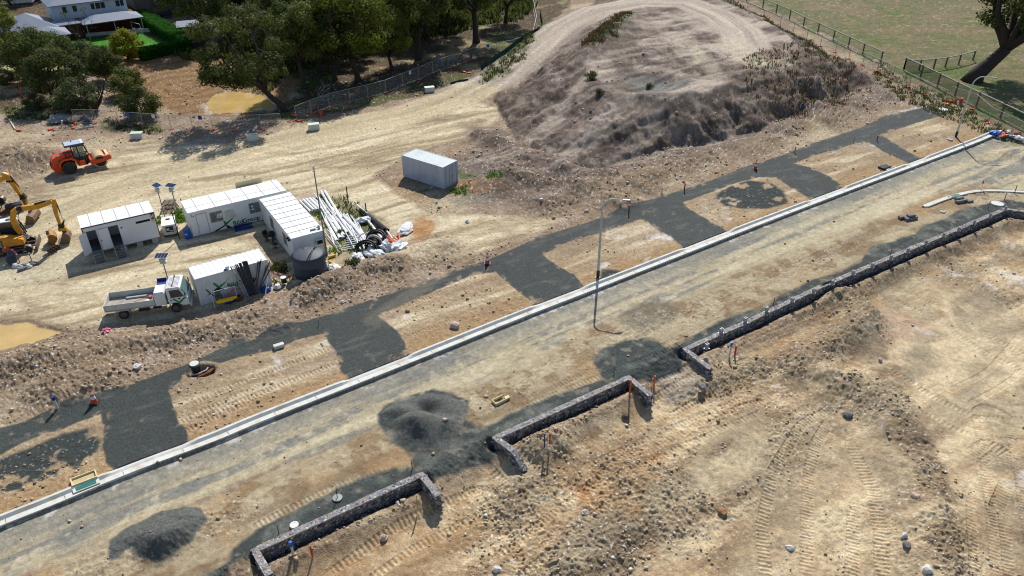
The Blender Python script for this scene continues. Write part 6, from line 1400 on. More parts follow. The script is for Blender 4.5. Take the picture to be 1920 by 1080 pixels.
def make_tree(name, H, S, seed, mt, nclump=48, per=150, lsize=.26, lean=(0, 0), trunk_r=.3, crown_base=.35, bark=BARK, crad=(.9, 1.6), low=0, limbs=5, bare=0, cat='tree', flat=.75):
    rg = np.random.default_rng(seed); rd = random.Random(seed)
    e = empty(name, (0, 0, 0), 0, None, cat)
    top = Vector((lean[0], lean[1], H*.62)); fork = Vector((lean[0]*.55+rd.uniform(-.2, .2), lean[1]*.55, H*crown_base))
    m = MB(); m.tube([(0, 0, -.3), (lean[0]*.08, lean[1]*.08, H*.06), tuple(fork*.6+Vector((rd.uniform(-.2, .2), 0, 0))), tuple(fork)], [trunk_r*1.5, trunk_r*1.05, trunk_r*.85, trunk_r*.75], 9)
    nodes = []
    for k in range(limbs):
        a = 2*math.pi*(k+rd.uniform(-.3, .3))/limbs; rr = S*.5*rd.uniform(.35, .75)
        tip = Vector((lean[0]+rr*math.cos(a), lean[1]+rr*math.sin(a), H*rd.uniform(.6, .88)))
        mid = fork.lerp(tip, .5)+Vector((math.cos(a)*.12*S*.5, math.sin(a)*.12*S*.5, -H*.03))
        q1 = fork.lerp(mid, .5)+Vector((rd.uniform(-.2, .2), rd.uniform(-.2, .2), .1))
        m.tube([fork, q1, mid, mid.lerp(tip, .55)+Vector((rd.uniform(-.3, .3), rd.uniform(-.3, .3), 0)), tip], [trunk_r*.6, trunk_r*.48, trunk_r*.36, trunk_r*.24, trunk_r*.1], 6)
        nodes += [q1, mid, mid.lerp(tip, .5), tip]
    cs = []; rs2 = []
    for k in range(nclump+bare):
        for _ in range(20):
            a = rd.uniform(0, 2*math.pi); z = rd.uniform(-1 if low else -.65, 1); rad = math.sqrt(max(0, 1-z*z))*rd.uniform(.55, 1.0)
            p = Vector((lean[0]+S*.5*rad*math.cos(a), lean[1]+S*.5*rad*math.sin(a), H*(crown_base+1)/2+H*(1-crown_base)/2*z*.92))
            if all((p-c).length > .85*crad[0] for c in cs): break
        nb = min(nodes, key=lambda q: (q-p).length)
        md = nb.lerp(p, .5)+Vector((rd.uniform(-.3, .3), rd.uniform(-.3, .3), -.2))
        m.tube([nb, md, p], [trunk_r*.16, trunk_r*.11, .02], 4, caps=False)
        if k < nclump: cs.append(p); rs2.append(rd.uniform(*crad))
    m.build('trunk', bark, e, smooth=True)
    me = leaves_mesh('crown', [tuple(c) for c in cs], rs2, per, lsize, mt, rg, flat); o = bpy.data.objects.new('crown', me); COL.objects.link(o); o.parent = e
    return e
def place(o, px, rz=0, s=1.0, label=None, group=None, z=None, sx=None):
    x, y = W(*px); zz = hz(x, y) if z is None else z
    if abs(zz) > .4 and z is None: x, y = W(px[0], px[1], zz)
    o.location = (x, y, zz-.05); o.rotation_euler = (0, 0, rz); o.scale = (s, s, s) if sx is None else sx
    if label: o['label'] = label
    if group: o['group'] = group
    return o
G1 = make_tree('gum_tree', 13.5, 12.5, 11, LM['gum'], 56, 280, .2, lean=(-4.2, -.5), trunk_r=.42, crown_base=.22, limbs=7, crad=(.8, 1.5))
place(G1, (536, 208), 0, 1.04, 'leaning gum tree in front of the muddy puddle, open crown and bare trunk')
GA = make_tree('gum_tree', 12, 10, 21, LM['dark'], 54, 250, .22, lean=(-.8, 0), trunk_r=.36, crown_base=.25, limbs=6)
GB = make_tree('gum_tree', 13, 9, 22, LM['gum'], 56, 270, .23, lean=(.6, 0), trunk_r=.38, crown_base=.32, limbs=6)
GC = make_tree('gum_tree', 11, 9, 23, LM['gumy'], 54, 270, .22, lean=(.3, .4), trunk_r=.3, crown_base=.2, limbs=6)
GD = make_tree('gum_tree', 14, 12, 24, LM['dark'], 56, 260, .24, lean=(0, .5), trunk_r=.5, crown_base=.34, limbs=7)
used = set()
TG = 'gum trees in the belt behind the temporary fence'
TREES = [
 (GB, (572, 166), 2.6, .95, 'slender gum leaning left just behind the leaning gum tree'),
 (GA, (672, 152), .4, 1.2, 'dark dense gum with a low crown beside the bright weeds'),
 (GC, (628, 150), 1.0, 1.1, 'bright green topped gum left of the dark dense gum'),
 (GB, (784, 112), .2, 1.25, 'forked gum with two dark trunks above the fence'),
 (GD, (893, 80), 1.2, 1.1, 'stout gum with a thick straight trunk near the silt fence'),
 (GA, (948, 42), 2.2, 1.0, 'gum furthest right in the belt near the white post'),
 (GA, (392, 78), .9, 1.15, 'dark gum hanging over the white garden shed roofs'),
 (GD, (455, 60), 0, 1.1, 'broad dark gum directly behind the leaning gum crown'),
 (GC, (545, 62), 2.0, 1.25, 'bright gum behind the fallen grey branches'),
 (GB, (590, 40), 1.4, 1.3, 'tall gum at the top edge above the bright weeds'),
 (GC, (700, 66), 3.0, 1.2, 'gum with a yellow green crown in the middle of the belt'),
 (GA, (722, 20), 1.1, 1.3, 'dark gum at the top edge above the forked gum'),
 (GD, (640, 12), 2.4, 1.15, 'broad gum at the top edge left of the middle of the belt'),
 (GB, (830, 28), .6, 1.3, 'gum between the forked gum and the stout gum, at the top edge'),
 (GD, (510, -5), .5, 1.1, 'broad gum cut by the top edge behind the leaning gum'),
 (GA, (415, 8), 2.9, 1.2, 'dark gum cut by the top edge behind the garden sheds'),
 (GC, (470, -20), 1.9, 1.2, 'bright gum cut by the top edge left of centre'),
 (GB, (760, -18), 1.3, 1.3, 'gum cut by the top edge above the two dark trunks'),
 (GC, (880, -8), .3, 1.2, 'bright gum cut by the top edge behind the stout gum'),
 (GA, (600, -30), 2.5, 1.2, 'dark gum cut by the top edge behind the tall gum'),
 (GA, (340, 20), 1.6, .9, 'gum crown over the second house at the top edge'),
 (GA, (620, 98), 1.9, 1.05, 'dark gum in the thick of the belt above the bright weeds'),
 (GD, (575, 105), 4.1, .95, 'broad dark gum right behind the fallen branches'),
 (GC, (520, 110), 5.0, .9, 'bright gum partly hidden by the leaning gum crown'),
 (GA, (760, 70), 3.6, .95, 'dark gum behind the left trunk of the forked gum'),
 (GB, (840, 60), 5.2, .9, 'light gum left of the stout gum trunk'),
 (GA, (680, 105), 5.4, .8, 'low dark gum squeezed between two bright ones'),
 (GD, (680, -25), 3.3, 1.1, 'broad gum cut by the top edge in the middle of the belt'),
 (GA, (735, 132), .8, .8, 'low dark gum hiding the foot of the bright one above the fence'),
 (GA, (600, 135), 4.6, .85, 'dark gum filling the gap behind the fallen branches'),
 (GD, (800, 70), 2.7, .85, 'broad gum behind the right trunk of the forked gum'),
 (GD, (930, -20), 2.0, .95, 'broad gum cut by the top edge at the right end of the belt'),
]
for src, px, rz, s, lb_ in TREES:
    o = src if id(src) not in used else copy_tree(src); used.add(id(src)); place(o, px, rz, s, lb_, TG)
B1 = make_tree('bushy_tree', 6.2, 6.5, 31, LM['bush'], 44, 230, .18, trunk_r=.2, crown_base=.15, low=1, limbs=6, crad=(.7, 1.2))
B2 = make_tree('bushy_tree', 4.2, 5.5, 32, LM['dark'], 36, 220, .17, trunk_r=.15, crown_base=.05, low=1, limbs=6, crad=(.6, 1.1))
BG = 'scrubby trees left of the muddy clearing'
used = set()
for src, px, rz, s, lb_ in [(B1, (118, 192), 0, 1.15, 'scrubby grey green tree left of the bare branched tree'), (B1, (75, 150), 1.5, 1.2, 'tall dark scrubby tree in front of the low house roof'), (B2, (150, 208), .5, 1.0, 'low scrub at the foot of the bare branched tree'),
  (B1, (200, 150), 2.4, .8, 'scrubby tree behind the bare branched tree'), (B2, (240, 178), 1.0, .9, 'small bush on the left rim of the clearing'), (B2, (268, 222), 2.2, .95, 'rounded bush touching the wire fence beside the clearing'), (B1, (110, 130), 3.1, .9, 'scrubby tree right behind the tall dark one'),
  (B2, (165, 132), 1.8, 1.0, 'bush in front of the green lawn edge'), (B2, (70, 205), 2.9, .5, 'tiny bush beside the weedy strip on the far left'), (B2, (10, 158), .2, .55, 'small dark bush at the left edge beside the dry grass'), (B2, (50, 142), .9, .5, 'small dark bush beside the orange netting')]:
    o = src if id(src) not in used else copy_tree(src); used.add(id(src)); place(o, px, rz, s, lb_, BG)
bt = make_tree('bare_tree', 5.5, 7, 33, LM['bush'], 8, 60, .22, trunk_r=.3, crown_base=.08, bark=BARK, limbs=9, bare=60, crad=(.5, .9)); place(bt, (182, 210), 0, 1.0, 'nearly leafless dark tree with branches spreading upward in a fan')
fb = make_tree('fallen_branch', 5, 6, 36, LM['bush'], 1, 10, .2, trunk_r=.16, crown_base=.1, bark=BARKG, limbs=7, bare=40, crad=(.3, .4), cat='dead branch'); place(fb, (590, 190), 0, .8, 'fallen grey branches tangled behind the fence beside the leaning gum'); fb.rotation_euler = (R(10), R(62), .3)
fb2 = copy_tree(fb); place(fb2, (600, 60), 0, 1.1, 'pale dead limbs poking out of the gum belt near the top'); fb2.rotation_euler = (R(-20), R(-50), .5); fb2.location.z = 6
TL = copy_tree(GA); place(TL, (12, 118), 0, .78, 'rounded dark green tree at the far left edge in front of the low roof')
yt = make_tree('yellow_green_tree', 6, 6.6, 34, LM['yel'], 40, 190, .22, trunk_r=.16, crown_base=.1, low=1, limbs=6, crad=(.7, 1.1)); place(yt, (240, 112), 0, .78, 'yellow green leafy tree standing in front of the lawn')
for i, (px, s) in enumerate([((20, 10), 1.0), ((70, 0), .9), ((-20, 40), 1.0)]):
    o = copy_tree(B1); place(o, px, i, s*1.2, ['tree at the top left corner beside the car park', 'tree at the top edge above the blue roof', 'tree at the very left edge above the low roof'][i], 'trees at the top left corner')
# bare tree in front of house
hb = make_tree('bare_tree', 7.5, 7.5, 35, LM['bush'], 3, 30, .2, trunk_r=.13, crown_base=.3, bark=BARK, limbs=7, bare=26, crad=(.3, .5)); place(hb, (158, 96), 0, 1.0, 'thin leafless tree standing in front of the verandah')
hb2 = copy_tree(hb); place(hb2, (58, 94), 2, .7, 'small leafless tree against the low grey roof')
# the big paddock tree
BT = make_tree('paddock_tree', 15, 13, 41, LM['dark'], 66, 380, .22, lean=(5.4, .5), trunk_r=.85, crown_base=.24, bark=BARK, limbs=8, crad=(1.0, 1.7), bare=14)
place(BT, (1822, 152), 0, 1.3, 'huge old tree with a thick leaning trunk in the paddock at the top right')
# leaf colour differs from tree to tree
_ks = ['gum', 'dark', 'gumy', 'gum', 'bush', 'dark']; _rt = random.Random(4)
for o in [o for o in COL.objects if o.name.startswith('crown') and o.parent and o.parent.name.startswith(('gum_tree', 'bushy_tree'))]:
    o.material_slots[0].link = 'OBJECT'; o.material_slots[0].material = LM[_rt.choice(_ks)] if o.parent.name.startswith('gum') else LM[_rt.choice(['bush', 'dark', 'gum'])]
# hedge
def leafy_box(name, segs, label, cat, mt, per=900, size=.13):
    rg = np.random.default_rng(5); V = []; N = []
    e = None
    m = MB()
    for (a, b, wd, h) in segs:
        dx, dy = b[0]-a[0], b[1]-a[1]; L = math.hypot(dx, dy); ux, uy = dx/L, dy/L
        m.M = TR(a[0], a[1], 0, math.atan2(dy, dx)); m.box(.08, -wd/2+.1, 0, L-.08, wd/2-.1, h-.12)
    e = empty(name, (0, 0, 0), 0, label, cat)
    m.build('core', mt, e)
    cs = []
    for (a, b, wd, h) in segs:
        L = math.hypot(b[0]-a[0], b[1]-a[1]); k = int(L*per/40)
        for _ in range(k*6):
            t = rg.uniform(0, 1); f = rg.integers(0, 3); o = rg.uniform(-1, 1); z = rg.uniform(.1, 1)
            if f == 0: oo, zz = o*wd/2, h
            else: oo, zz = (wd/2 if f == 1 else -wd/2), z*h
            ux, uy = (b[0]-a[0])/L, (b[1]-a[1])/L; cs.append((a[0]+(b[0]-a[0])*t-uy*oo, a[1]+(b[1]-a[1])*t+ux*oo, zz))
    me = leaves_mesh('foliage', cs, [.06]*len(cs), 8, size, mt, rg, .9); o = bpy.data.objects.new('foliage', me); COL.objects.link(o); o.parent = e; return e
hA = W(232, 8, 1.8); hB = W(352, 72, 1.8); hC = W(250, 100, 1.2)
leafy_box('hedge', [(hA, hB, 2.6, 2.0), (hB, W(262, 100, 1.2), 1.6, 1.7)], 'bright green clipped hedge turning a corner round the lawn', 'hedge', LM['hedge'])
# weeds and grass (nobody could count these)
def tufts(name, zones, label, mt, hgt, seed, blades=6, spread=.25, wdt=.05, cat='weeds'):
    rg = np.random.default_rng(seed); P = []
    for poly, dens in zones:
        A = np.array([p[:2] for p in poly]); lo, hi = A.min(0), A.max(0); area = float((hi[0]-lo[0])*(hi[1]-lo[1])); k = int(area*dens)
        x = rg.uniform(lo[0], hi[0], k).astype(np.float32); y = rg.uniform(lo[1], hi[1], k).astype(np.float32)
        d = pdist(poly, x, y)+1.2*fbm(x*.4, y*.4, 3, 44)+.8*fbm(x*1.6, y*1.6, 2, 45); s_ = (d < -.1) & (pdist(PUD1, x, y) > 1.2); P.append(np.stack([x[s_], y[s_]], 1))
    P = np.concatenate(P); h, _ = heights(P[:, 0], P[:, 1], False)
    n = len(P)*blades; b = np.repeat(np.concatenate([P, h[:, None]], 1), blades, 0)
    b[:, :2] += rg.normal(size=(n, 2))*spread*.5; hh = hgt*rg.uniform(.4, 1.2, n)*np.repeat(rg.uniform(.5, 1.2, len(P)), blades)
    a = rg.uniform(0, 2*np.pi, n); lx, ly = rg.normal(size=n)*.35*hh, rg.normal(size=n)*.35*hh
    wx, wy = np.cos(a)*wdt*rg.uniform(.7, 1.6, n), np.sin(a)*wdt*rg.uniform(.7, 1.6, n)
    V = np.stack([b+np.stack([-wx, -wy, 0*wx-.05], 1), b+np.stack([wx, wy, 0*wx-.05], 1), b+np.stack([lx+wx*.6, ly+wy*.6, hh], 1), b+np.stack([lx-wx*.6, ly-wy*.6, hh*.9], 1)], 1).reshape(-1, 3)
    me = bpy.data.meshes.new(name); me.vertices.add(4*n); me.vertices.foreach_set('co', V.astype(np.float32).ravel()); me.loops.add(4*n); me.loops.foreach_set('vertex_index', np.arange(4*n, dtype=np.int32))
    me.polygons.add(n); me.polygons.foreach_set('loop_start', np.arange(0, 4*n, 4, dtype=np.int32)); me.polygons.foreach_set('loop_total', np.full(n, 4, np.int32)); me.update(calc_edges=True)
    at = me.attributes.new('Var', 'FLOAT', 'POINT'); at.data.foreach_set('value', np.repeat(rg.uniform(0, 1, n).astype(np.float32), 4)); me.materials.append(mt)
    o = bpy.data.objects.new(name, me); COL.objects.link(o); tag(o, label, cat, None, 'stuff'); return o
SPZ = WP([(1320,8,2),(1400,40,2),(1450,70,2),(1500,95,2),(1530,110,1.5),(1560,105,1),(1480,62,1),(1400,22,1),(1340,-10,1)])
tufts('weeds', [(WEEDZ, .4), (SPZ, .35), (WP([(1100,118,3),(1130,95,3.6),(1170,50,4),(1180,35,4),(1160,30,4),(1120,70,3.5),(1090,105,3)]), 3.0)], 'tall brown and olive weeds on the flanks of the stockpile', LM['weedr'], .5, 1, 9, .5, .05)
tufts('weeds', [(WEEDZ, .55), (SPZ, .9), (G_AREAS[0], 3.5), (G_AREAS[1], 4), (G_AREAS[2], 4), (G_AREAS[5], 2), (WP([(595,360),(650,370),(720,430),(700,480),(640,500),(640,470),(600,400)]), 2.6), (WP([(1655,118),(1700,150),(1790,190),(1850,222),(1900,252),(1870,262),(1780,225),(1690,190),(1630,150)]), 2.5), (WP([(640,480),(670,470),(680,500),(660,515),(630,505)]), 5), (WP([(505,500),(540,495),(560,520),(540,535),(515,530)]), 3)], 'olive green weeds in patches round the site edges', LM['weed'], .38, 2, 9, .4, .04)
tufts('grass', [(WP([(330,392),(352,398),(354,418),(332,418)]), 14), (WP([(622,445),(645,450),(640,478),(618,478)]), 9), (WP([(590,395),(612,398),(612,412),(598,412)]), 9), (WP([(285,408),(300,410),(298,422),(286,420)]), 10), (WP([(845,357),(875,352),(880,362),(850,368)]), 10), (WP([(915,325),(940,325),(938,340),(915,338)]), 9), (WP([(540,190),(600,140),(625,120),(640,150),(600,165),(560,200)]), 1.2)], 'fresh green grass tufts among the site offices', LM['grassg'], .28, 3, 7, .3, .05, 'grass')
tufts('undergrowth', [(WP([(480,190),(540,140),(700,95),(860,60),(1000,30),(1000,-40),(400,-60),(400,90)]), 1.2), (WP([(330,102),(420,92),(540,130),(520,160),(440,110),(330,112)]), 1.6)], 'dull green undergrowth beneath the gum belt', LM['dark'], 1.1, 7, 7, .8, .14, 'undergrowth')
SH = make_tree('shrub', 1.1, 1.5, 51, LM['weed'], 14, 70, .12, trunk_r=.04, crown_base=.05, low=1, limbs=4, crad=(.25, .45), cat='shrub')
used = set()
for px, z, s, lb_ in [((1222, 208), 2.9, 1.2, 'green shrub in the middle of the stockpile face'), ((1206, 205), 3.0, .9, 'slim shrub left of the green shrub on the stockpile face'), ((1242, 212), 2.8, .9, 'pale grass clump right of the green shrub on the stockpile face'), ((1108, 148), 3.2, .9, 'lone dark shrub on the left shoulder of the stockpile'), ((1240, 146), 3.6, .7, 'small bright plant in the hollow on top of the stockpile'), ((1218, 166), 3.5, .6, 'small plant on the cracked rim of the hollow'), ((1262, 222), 2.5, .8, 'dry grass clump low on the stockpile face'), ((662, 498), .1, .7, 'spiky brown bush between the tank and the white bags'), ((525, 508), .1, .8, 'dark bush at the end of the yard beside the tank'), ((640, 440), .1, .5, 'feathery plant growing through the white pipes'), ((1124, 176), 2.4, .6, 'small shrub below the lone dark shrub')]:
    o = SH if not used else copy_tree(SH); used.add(1); x, y = W(px[0], px[1], z)
    for _ in range(4): z = hz(x, y); x, y = W(px[0], px[1], z)
    o.location = (x, y, z-.05); o.scale = (s, s, s); o.rotation_euler.z = px[0]; o['label'] = lb_
# ================================================================ HOUSES
MT['roofg'] = mat('grey_metal_roof', rgb(132, 142, 158), .5, noise=.06, scale=.8); MT['roofd'] = mat('slate_blue_roof', rgb(84, 94, 116), .5, noise=.08, scale=.8)
MT['weather'] = mat('pale_cladding', rgb(214, 220, 230), .7, noise=.04); MT['brick'] = mat('red_brick', rgb(112, 66, 50), .9, noise=.2, scale=6); MT['render'] = mat('dark_render', rgb(108, 98, 98), .9, noise=.1)
def hip(m, x0, y0, x1, y1, z, h, ov=.45):
    x0 -= ov; y0 -= ov; x1 += ov; y1 += ov; w_ = y1-y0; l_ = x1-x0
    if l_ >= w_: a, b = (x0+w_/2, (y0+y1)/2, z+h), (x1-w_/2, (y0+y1)/2, z+h)
    else: a, b = ((x0+x1)/2, y0+l_/2, z+h), ((x0+x1)/2, y1-l_/2, z+h)
    v = [(x0, y0, z), (x1, y0, z), (x1, y1, z), (x0, y1, z), a, b, (x0, y0, z-.12), (x1, y0, z-.12), (x1, y1, z-.12), (x0, y1, z-.12)]
    f = [(0, 1, 5, 4), (2, 3, 4, 5), (1, 2, 5), (3, 0, 4)] if l_ >= w_ else [(0, 1, 4), (1, 2, 5, 4), (2, 3, 5), (3, 0, 4, 5)]
    m.add(v, f+[(6, 9, 8, 7), (0, 6, 7, 1), (1, 7, 8, 2), (2, 8, 9, 3), (3, 9, 6, 0)])
hs_ = empty('house', (-81.6, 143.2, 0), R(36), 'two storey house with pale upper cladding, grey metal roofs and a verandah', 'house')
m = MB(); m.box(0, 1.0, 0, 13, 9, 2.9); m.build('lower_wall', MT['brick'], hs_)
m = MB(); m.box(-.6, 1.6, 2.9, 12.2, 9, 5.5); 
for k in range(11): m.box(-.4+k*1.2, 1.56, 3.0, -.34+k*1.2, 1.598, 5.4)
m.build('upper_wall', MT['weather'], hs_)
m = MB(); hip(m, -.6, 1.6, 12.2, 9, 5.5, 2.0); m.build('roof', MT['roofg'], hs_)
for x0, x1 in ((1.2, 1.9), (2.9, 3.6), (6.0, 6.6), (6.8, 7.6), (7.7, 8.4), (10.3, 11.0), (11.1, 11.7)):
    f = MB(); f.box(x0-.06, 1.52, 4.0, x1+.06, 1.595, 5.15); w_ = f.build('window', MT['white'], hs_); f = MB(); f.box(x0, 1.50, 4.06, x1, 1.519, 5.09); f.build('pane', MT['glass'], w_)
m = MB(); hip(m, 3.4, -3.6, 13.2, 1.4, 2.7, .9, .3); m.build('verandah_roof', MT['roofg'], hs_)
m = MB(); hip(m, -1.6, -1.2, 3.2, 1.5, 2.6, .7, .3); m.build('porch_roof', MT['roofg'], hs_)
m = MB(); m.box(-1.3, -.9, 0, 3.0, 1.0, 2.5); m.build('porch_wall', MT['brick'], hs_)
for q in (3.6, 8.3, 13.0): m = MB(); m.box(q, -3.5, 0, q+.14, -3.36, 2.6); m.build('verandah_post', MT['offwhite'], hs_)
m = MB(); m.box(3.6, -3.3, 0.05, 13, 1.0, .12); m.build('verandah_floor', MT['timberd'], hs_)
m = MB(); m.box(-8.5, -2.0, 0, -1.0, 6, 2.6); m.build('wing_wall', MT['brick'], hs_)
m = MB(); hip(m, -8.5, -2.0, -1.0, 6, 2.6, 2.2); m.build('wing_roof', MT['roofg'], hs_)
m = MB(); hip(m, -13.0, 0, -8.2, 5, 2.5, 1.6); m.build('wing_roof', MT['roofd'], hs_); m = MB(); m.box(-12.8, .3, 0, -8.6, 4.8, 2.45); m.build('wing_wall', MT['weather'], hs_)
gx, gy = W(37, 76, 2.4); g2 = empty('garage', (gx, gy, 0), R(36), 'low grey hipped garage roof half hidden behind the left hand trees', 'garage')
m = MB(); m.box(0, 0, 0, 7.6, 5.5, 2.4); m.build('wall', MT['render'], g2); m = MB(); hip(m, 0, 0, 7.6, 5.5, 2.4, 1.1, .35); m.build('roof', MT['roofg'], g2)
tag(simple('retaining_wall', 'x', 'x', MT['offwhite'], lambda m: m.box(0, 0, 0, 11.5, .25, .7), (*W(162, 70), 0), R(20)), 'low cream capped wall between the verandah and the lawn', 'garden wall')
simple('retaining_wall', 'dark timber retaining wall below the front edge of the lawn', 'garden wall', MT['rust'], lambda m: m.box(0, 0, -.3, 17, .2, .28), (*W(148, 98), 0), R(4))
simple('paling_fence', 'reddish brown paling fence at the far left edge behind the dry grass', 'fence', mat('red_paling', rgb(134, 78, 46), .9, noise=.2), lambda m: [m.box(k*.2, 0, 0, k*.2+.185, .04, 1.8) for k in range(60)], (*W(-70, 118), 0), R(2))
cx, cy = W(236, 72); cp = empty('clothes_hoist', (*W(250, 60), 0), 0, 'white framed clothes line beside the verandah', 'clothes line')
m = MB(); m.tube([(0, 0, 0), (0, 0, 1.9), (2.6, -2.2, 1.9), (2.6, -2.2, 0)], .05, 6); m.build('frame', MT['white'], cp)
h2 = empty('house', (*W(318, 32, 0), 0), R(36), 'dark rendered second house at the top edge behind the hedge', 'house')
m = MB(); m.box(-6, 0, 0, 4, 8, 5.5); m.build('wall', MT['render'], h2); m = MB(); hip(m, -6, 0, 4, 8, 5.5, 1.6); m.build('roof', MT['roofd'], h2); m = MB(); m.box(-3, -.06, .3, 1.5, -.01, 4.8); m.build('window', MT['glass'], h2)
for i, (px, sz, lb_) in enumerate([((332, 52), (5, 5), 'pale flat shed roof between the dark gum and the second house'), ((358, 66), (4.6, 3.2), 'bright white shed roof just right of the hedge corner')]):
    e = empty('garden_shed', (*W(*px, 2.2), 0), R(20), lb_, 'shed'); m = MB(); m.box(0, 0, 0, sz[0], sz[1], 2.15); m.build('wall', MT['render'], e); m = MB(); m.box(-.15, -.15, 2.16, sz[0]+.15, sz[1]+.15, 2.26); m.build('roof', MT['roofg'] if i == 0 else MT['whiter'], e)
simple('timber_fence', 'dark timber fence running below the hedge beside the clearing', 'fence', mat('dark_paling', rgb(70, 58, 50), .9, noise=.2), lambda m: [m.box(k*.22, 0, 0, k*.22+.2, .04, 1.5) for k in range(70)], (*W(240, 108), 0), R(30))
# ================================================================ PIPES AND RUBBISH BY THE OFFICES
def zt(px, z=0.0):
    x, y = W(px[0], px[1], z); return x, y
def pipe(px0, px1, z0, z1, r, mt, label, name='pipe', group=None, cat='pipe', hollow=True, n=8):
    x0, y0 = W(px0[0], px0[1], z0); x1, y1 = W(px1[0], px1[1], z1)
    m = MB(); L = math.dist((x0, y0, z0), (x1, y1, z1)); d = Vector((x1-x0, y1-y0, z1-z0)).normalized(); m.M = Matrix.Translation((x0, y0, z0)) @ d.to_track_quat('Z', 'Y').to_matrix().to_4x4()
    if hollow and r > .05: m.lathe([(r, 0), (r, L-.25), (r*1.14, L-.22), (r*1.14, L), (r*.85, L), (r*.85, L-.5), (.01, L-.52)], (0, 0, 0), 12); m.m[-12*3-2:] = m.m[-12*3-2:]
    else: m.lathe([(r, 0), (r, L)], (0, 0, 0), n)
    o = m.build(name, [mt, MT['dark']], None, smooth=True, auto=40); return tag(o, label, cat, group)
GP = 'white pipes stacked and scattered beside the second office'
rp_ = random.Random(9)
k = 0
for i in range(6):   # near stack, dark open ends towards the camera
    pipe((562+i*5.0, 376-i*.9), (583+i*5.4, 397-i*1.0), .16+.02*(i % 2), .16, .115, MT['pvc'], 'fat white pipe in the row of six with dark open ends beside the second office', group=GP)
for i in range(3): pipe((568+i*6, 374-i), (589+i*6, 394-i), .36, .36, .115, MT['pvc'], 'fat white pipe lying on top of the row of six', group=GP)
for i in range(2): pipe((602+i*6.5, 359-i*1.5), (627+i*7, 402-i*2), .2, .2, .14, MT['pvc'], 'pair of longest fat white pipes reaching furthest up the heap', group=GP)
for i in range(5): pipe((610+i*6.2, 413-i*3.2), (632+i*6.5, 452-i*5.0), .2, .22, .16, MT['pvc'], 'fat white pipe in the loose row nearest the tank side of the heap', group=GP)
for i in range(46):
    bx_0 = rp_.uniform(588, 672); t_ = (bx_0-588)/84; by_0 = 366+t_*52+rp_.uniform(-6, 18)
    an = R(rp_.choice((rp_.uniform(52, 62), rp_.uniform(52, 62), rp_.uniform(44, 74)))); L_ = rp_.uniform(34, 74)
    q = (bx_0+math.cos(an)*L_, by_0+math.sin(an)*L_)
    if q[1] > 478 or q[0] > 712: q = (min(q[0], 708), min(q[1], 474))
    pipe((bx_0, by_0), q, rp_.uniform(.12, .5), rp_.uniform(.08, .4), rp_.choice((.05, .06, .075, .10)), MT['pvc'], 'thin white pipe in the criss-cross heap beside the fat pipes', group=GP, hollow=False)
for i in range(7): pipe((640+i*2, 470-i*4.5), (676+i*4, 462-i*4.5), .1+.03*i, .1+.03*i, .05, MT['pvc'], 'short thin white pipe lying crosswise at the foot of the heap', group=GP, hollow=False)
pipe((608, 392), (646, 402), .5, .3, .03, MT['pvc'], 'thin white pipe bridging the gap between the stacks', hollow=False, group=None)
for i, (a, b, z) in enumerate([((676, 393), (722, 430), .3), ((690, 402), (727, 432), .3)]): pipe(a, b, z, z, .17, MT['blackp'], ['black corrugated pipe on the left of the pair', 'black corrugated pipe on the right of the pair'][i], group='black corrugated pipes')
pipe((669, 384), (692, 404), .35, .35, .1, MT['pvc'], 'white pipe end poking past the black corrugated pipes', hollow=False); pipe((690, 414), (720, 452), .2, .2, .13, MT['pvc'], 'thick white pipe running down to the orange pipes')
pipe((722, 428), (736, 448), .3, .2, .09, MT['pvc'], 'white pipe continuing below the black corrugated pair', hollow=False)
for i, (a, b) in enumerate([((706, 434), (746, 456)), ((712, 432), (744, 460)), ((713, 448), (742, 455)), ((747, 437), (751, 457)), ((736, 444), (748, 452)), ((715, 452), (735, 462))]):
    pipe(a, b, .35-.03*i, .2, .09 if i < 4 else .06, MT['orangeb'], ['orange pipe on top of the orange bundle', 'orange pipe crossing under the topmost one', 'shorter orange pipe on the left of the bundle', 'upright orange pipe standing at the right', 'thin orange pipe across the bundle', 'lowest orange pipe near the black coils'][i], group='orange pipes beside the black coils', hollow=False)
for i, (px, r, tz, lb_) in enumerate([((707, 455), 1.0, .1, 'large coil of black pipe furthest back'), ((688, 478), 1.15, .1, 'large coil of black pipe nearest the berm'), ((702, 470), .8, .35, 'coil of black pipe slumped between the other two')]):
    x, y = W(*px); m = MB(); m.M = Matrix.Translation((x, y, .15+tz)) @ Matrix.Rotation(R(28+8*i), 4, 'X'); coil(m, (0, 0, 0), r, .07, 5, .12); coil(m, (0, 0, .02), r-.2, .07, 5, .12); o = m.build('pipe_coil', MT['blackp'], None, smooth=True); tag(o, lb_, 'pipe coil', 'black pipe coils')
def crumple(name, px, r, h, seed, mt, label, cat, z=0):
    rg = np.random.default_rng(seed); bm = bmesh.new(); bmesh.ops.create_icosphere(bm, subdivisions=3, radius=1)
    for v in bm.verts:
        n = float(fbm(np.array([v.co.x*2.2+seed]), np.array([v.co.y*2.2+v.co.z*1.7]), 4, seed)[0]); v.co *= 1+.75*n
        v.co.x *= r[0]; v.co.y *= r[1]; v.co.z = max(v.co.z*h+h*.4, -.05)
    me = bpy.data.meshes.new(name); bm.to_mesh(me); bm.free(); me.materials.append(mt); o = bpy.data.objects.new(name, me); COL.objects.link(o); x, y = W(*px); o.location = (x, y, z); o.rotation_euler.z = seed; return tag(o, label, cat)
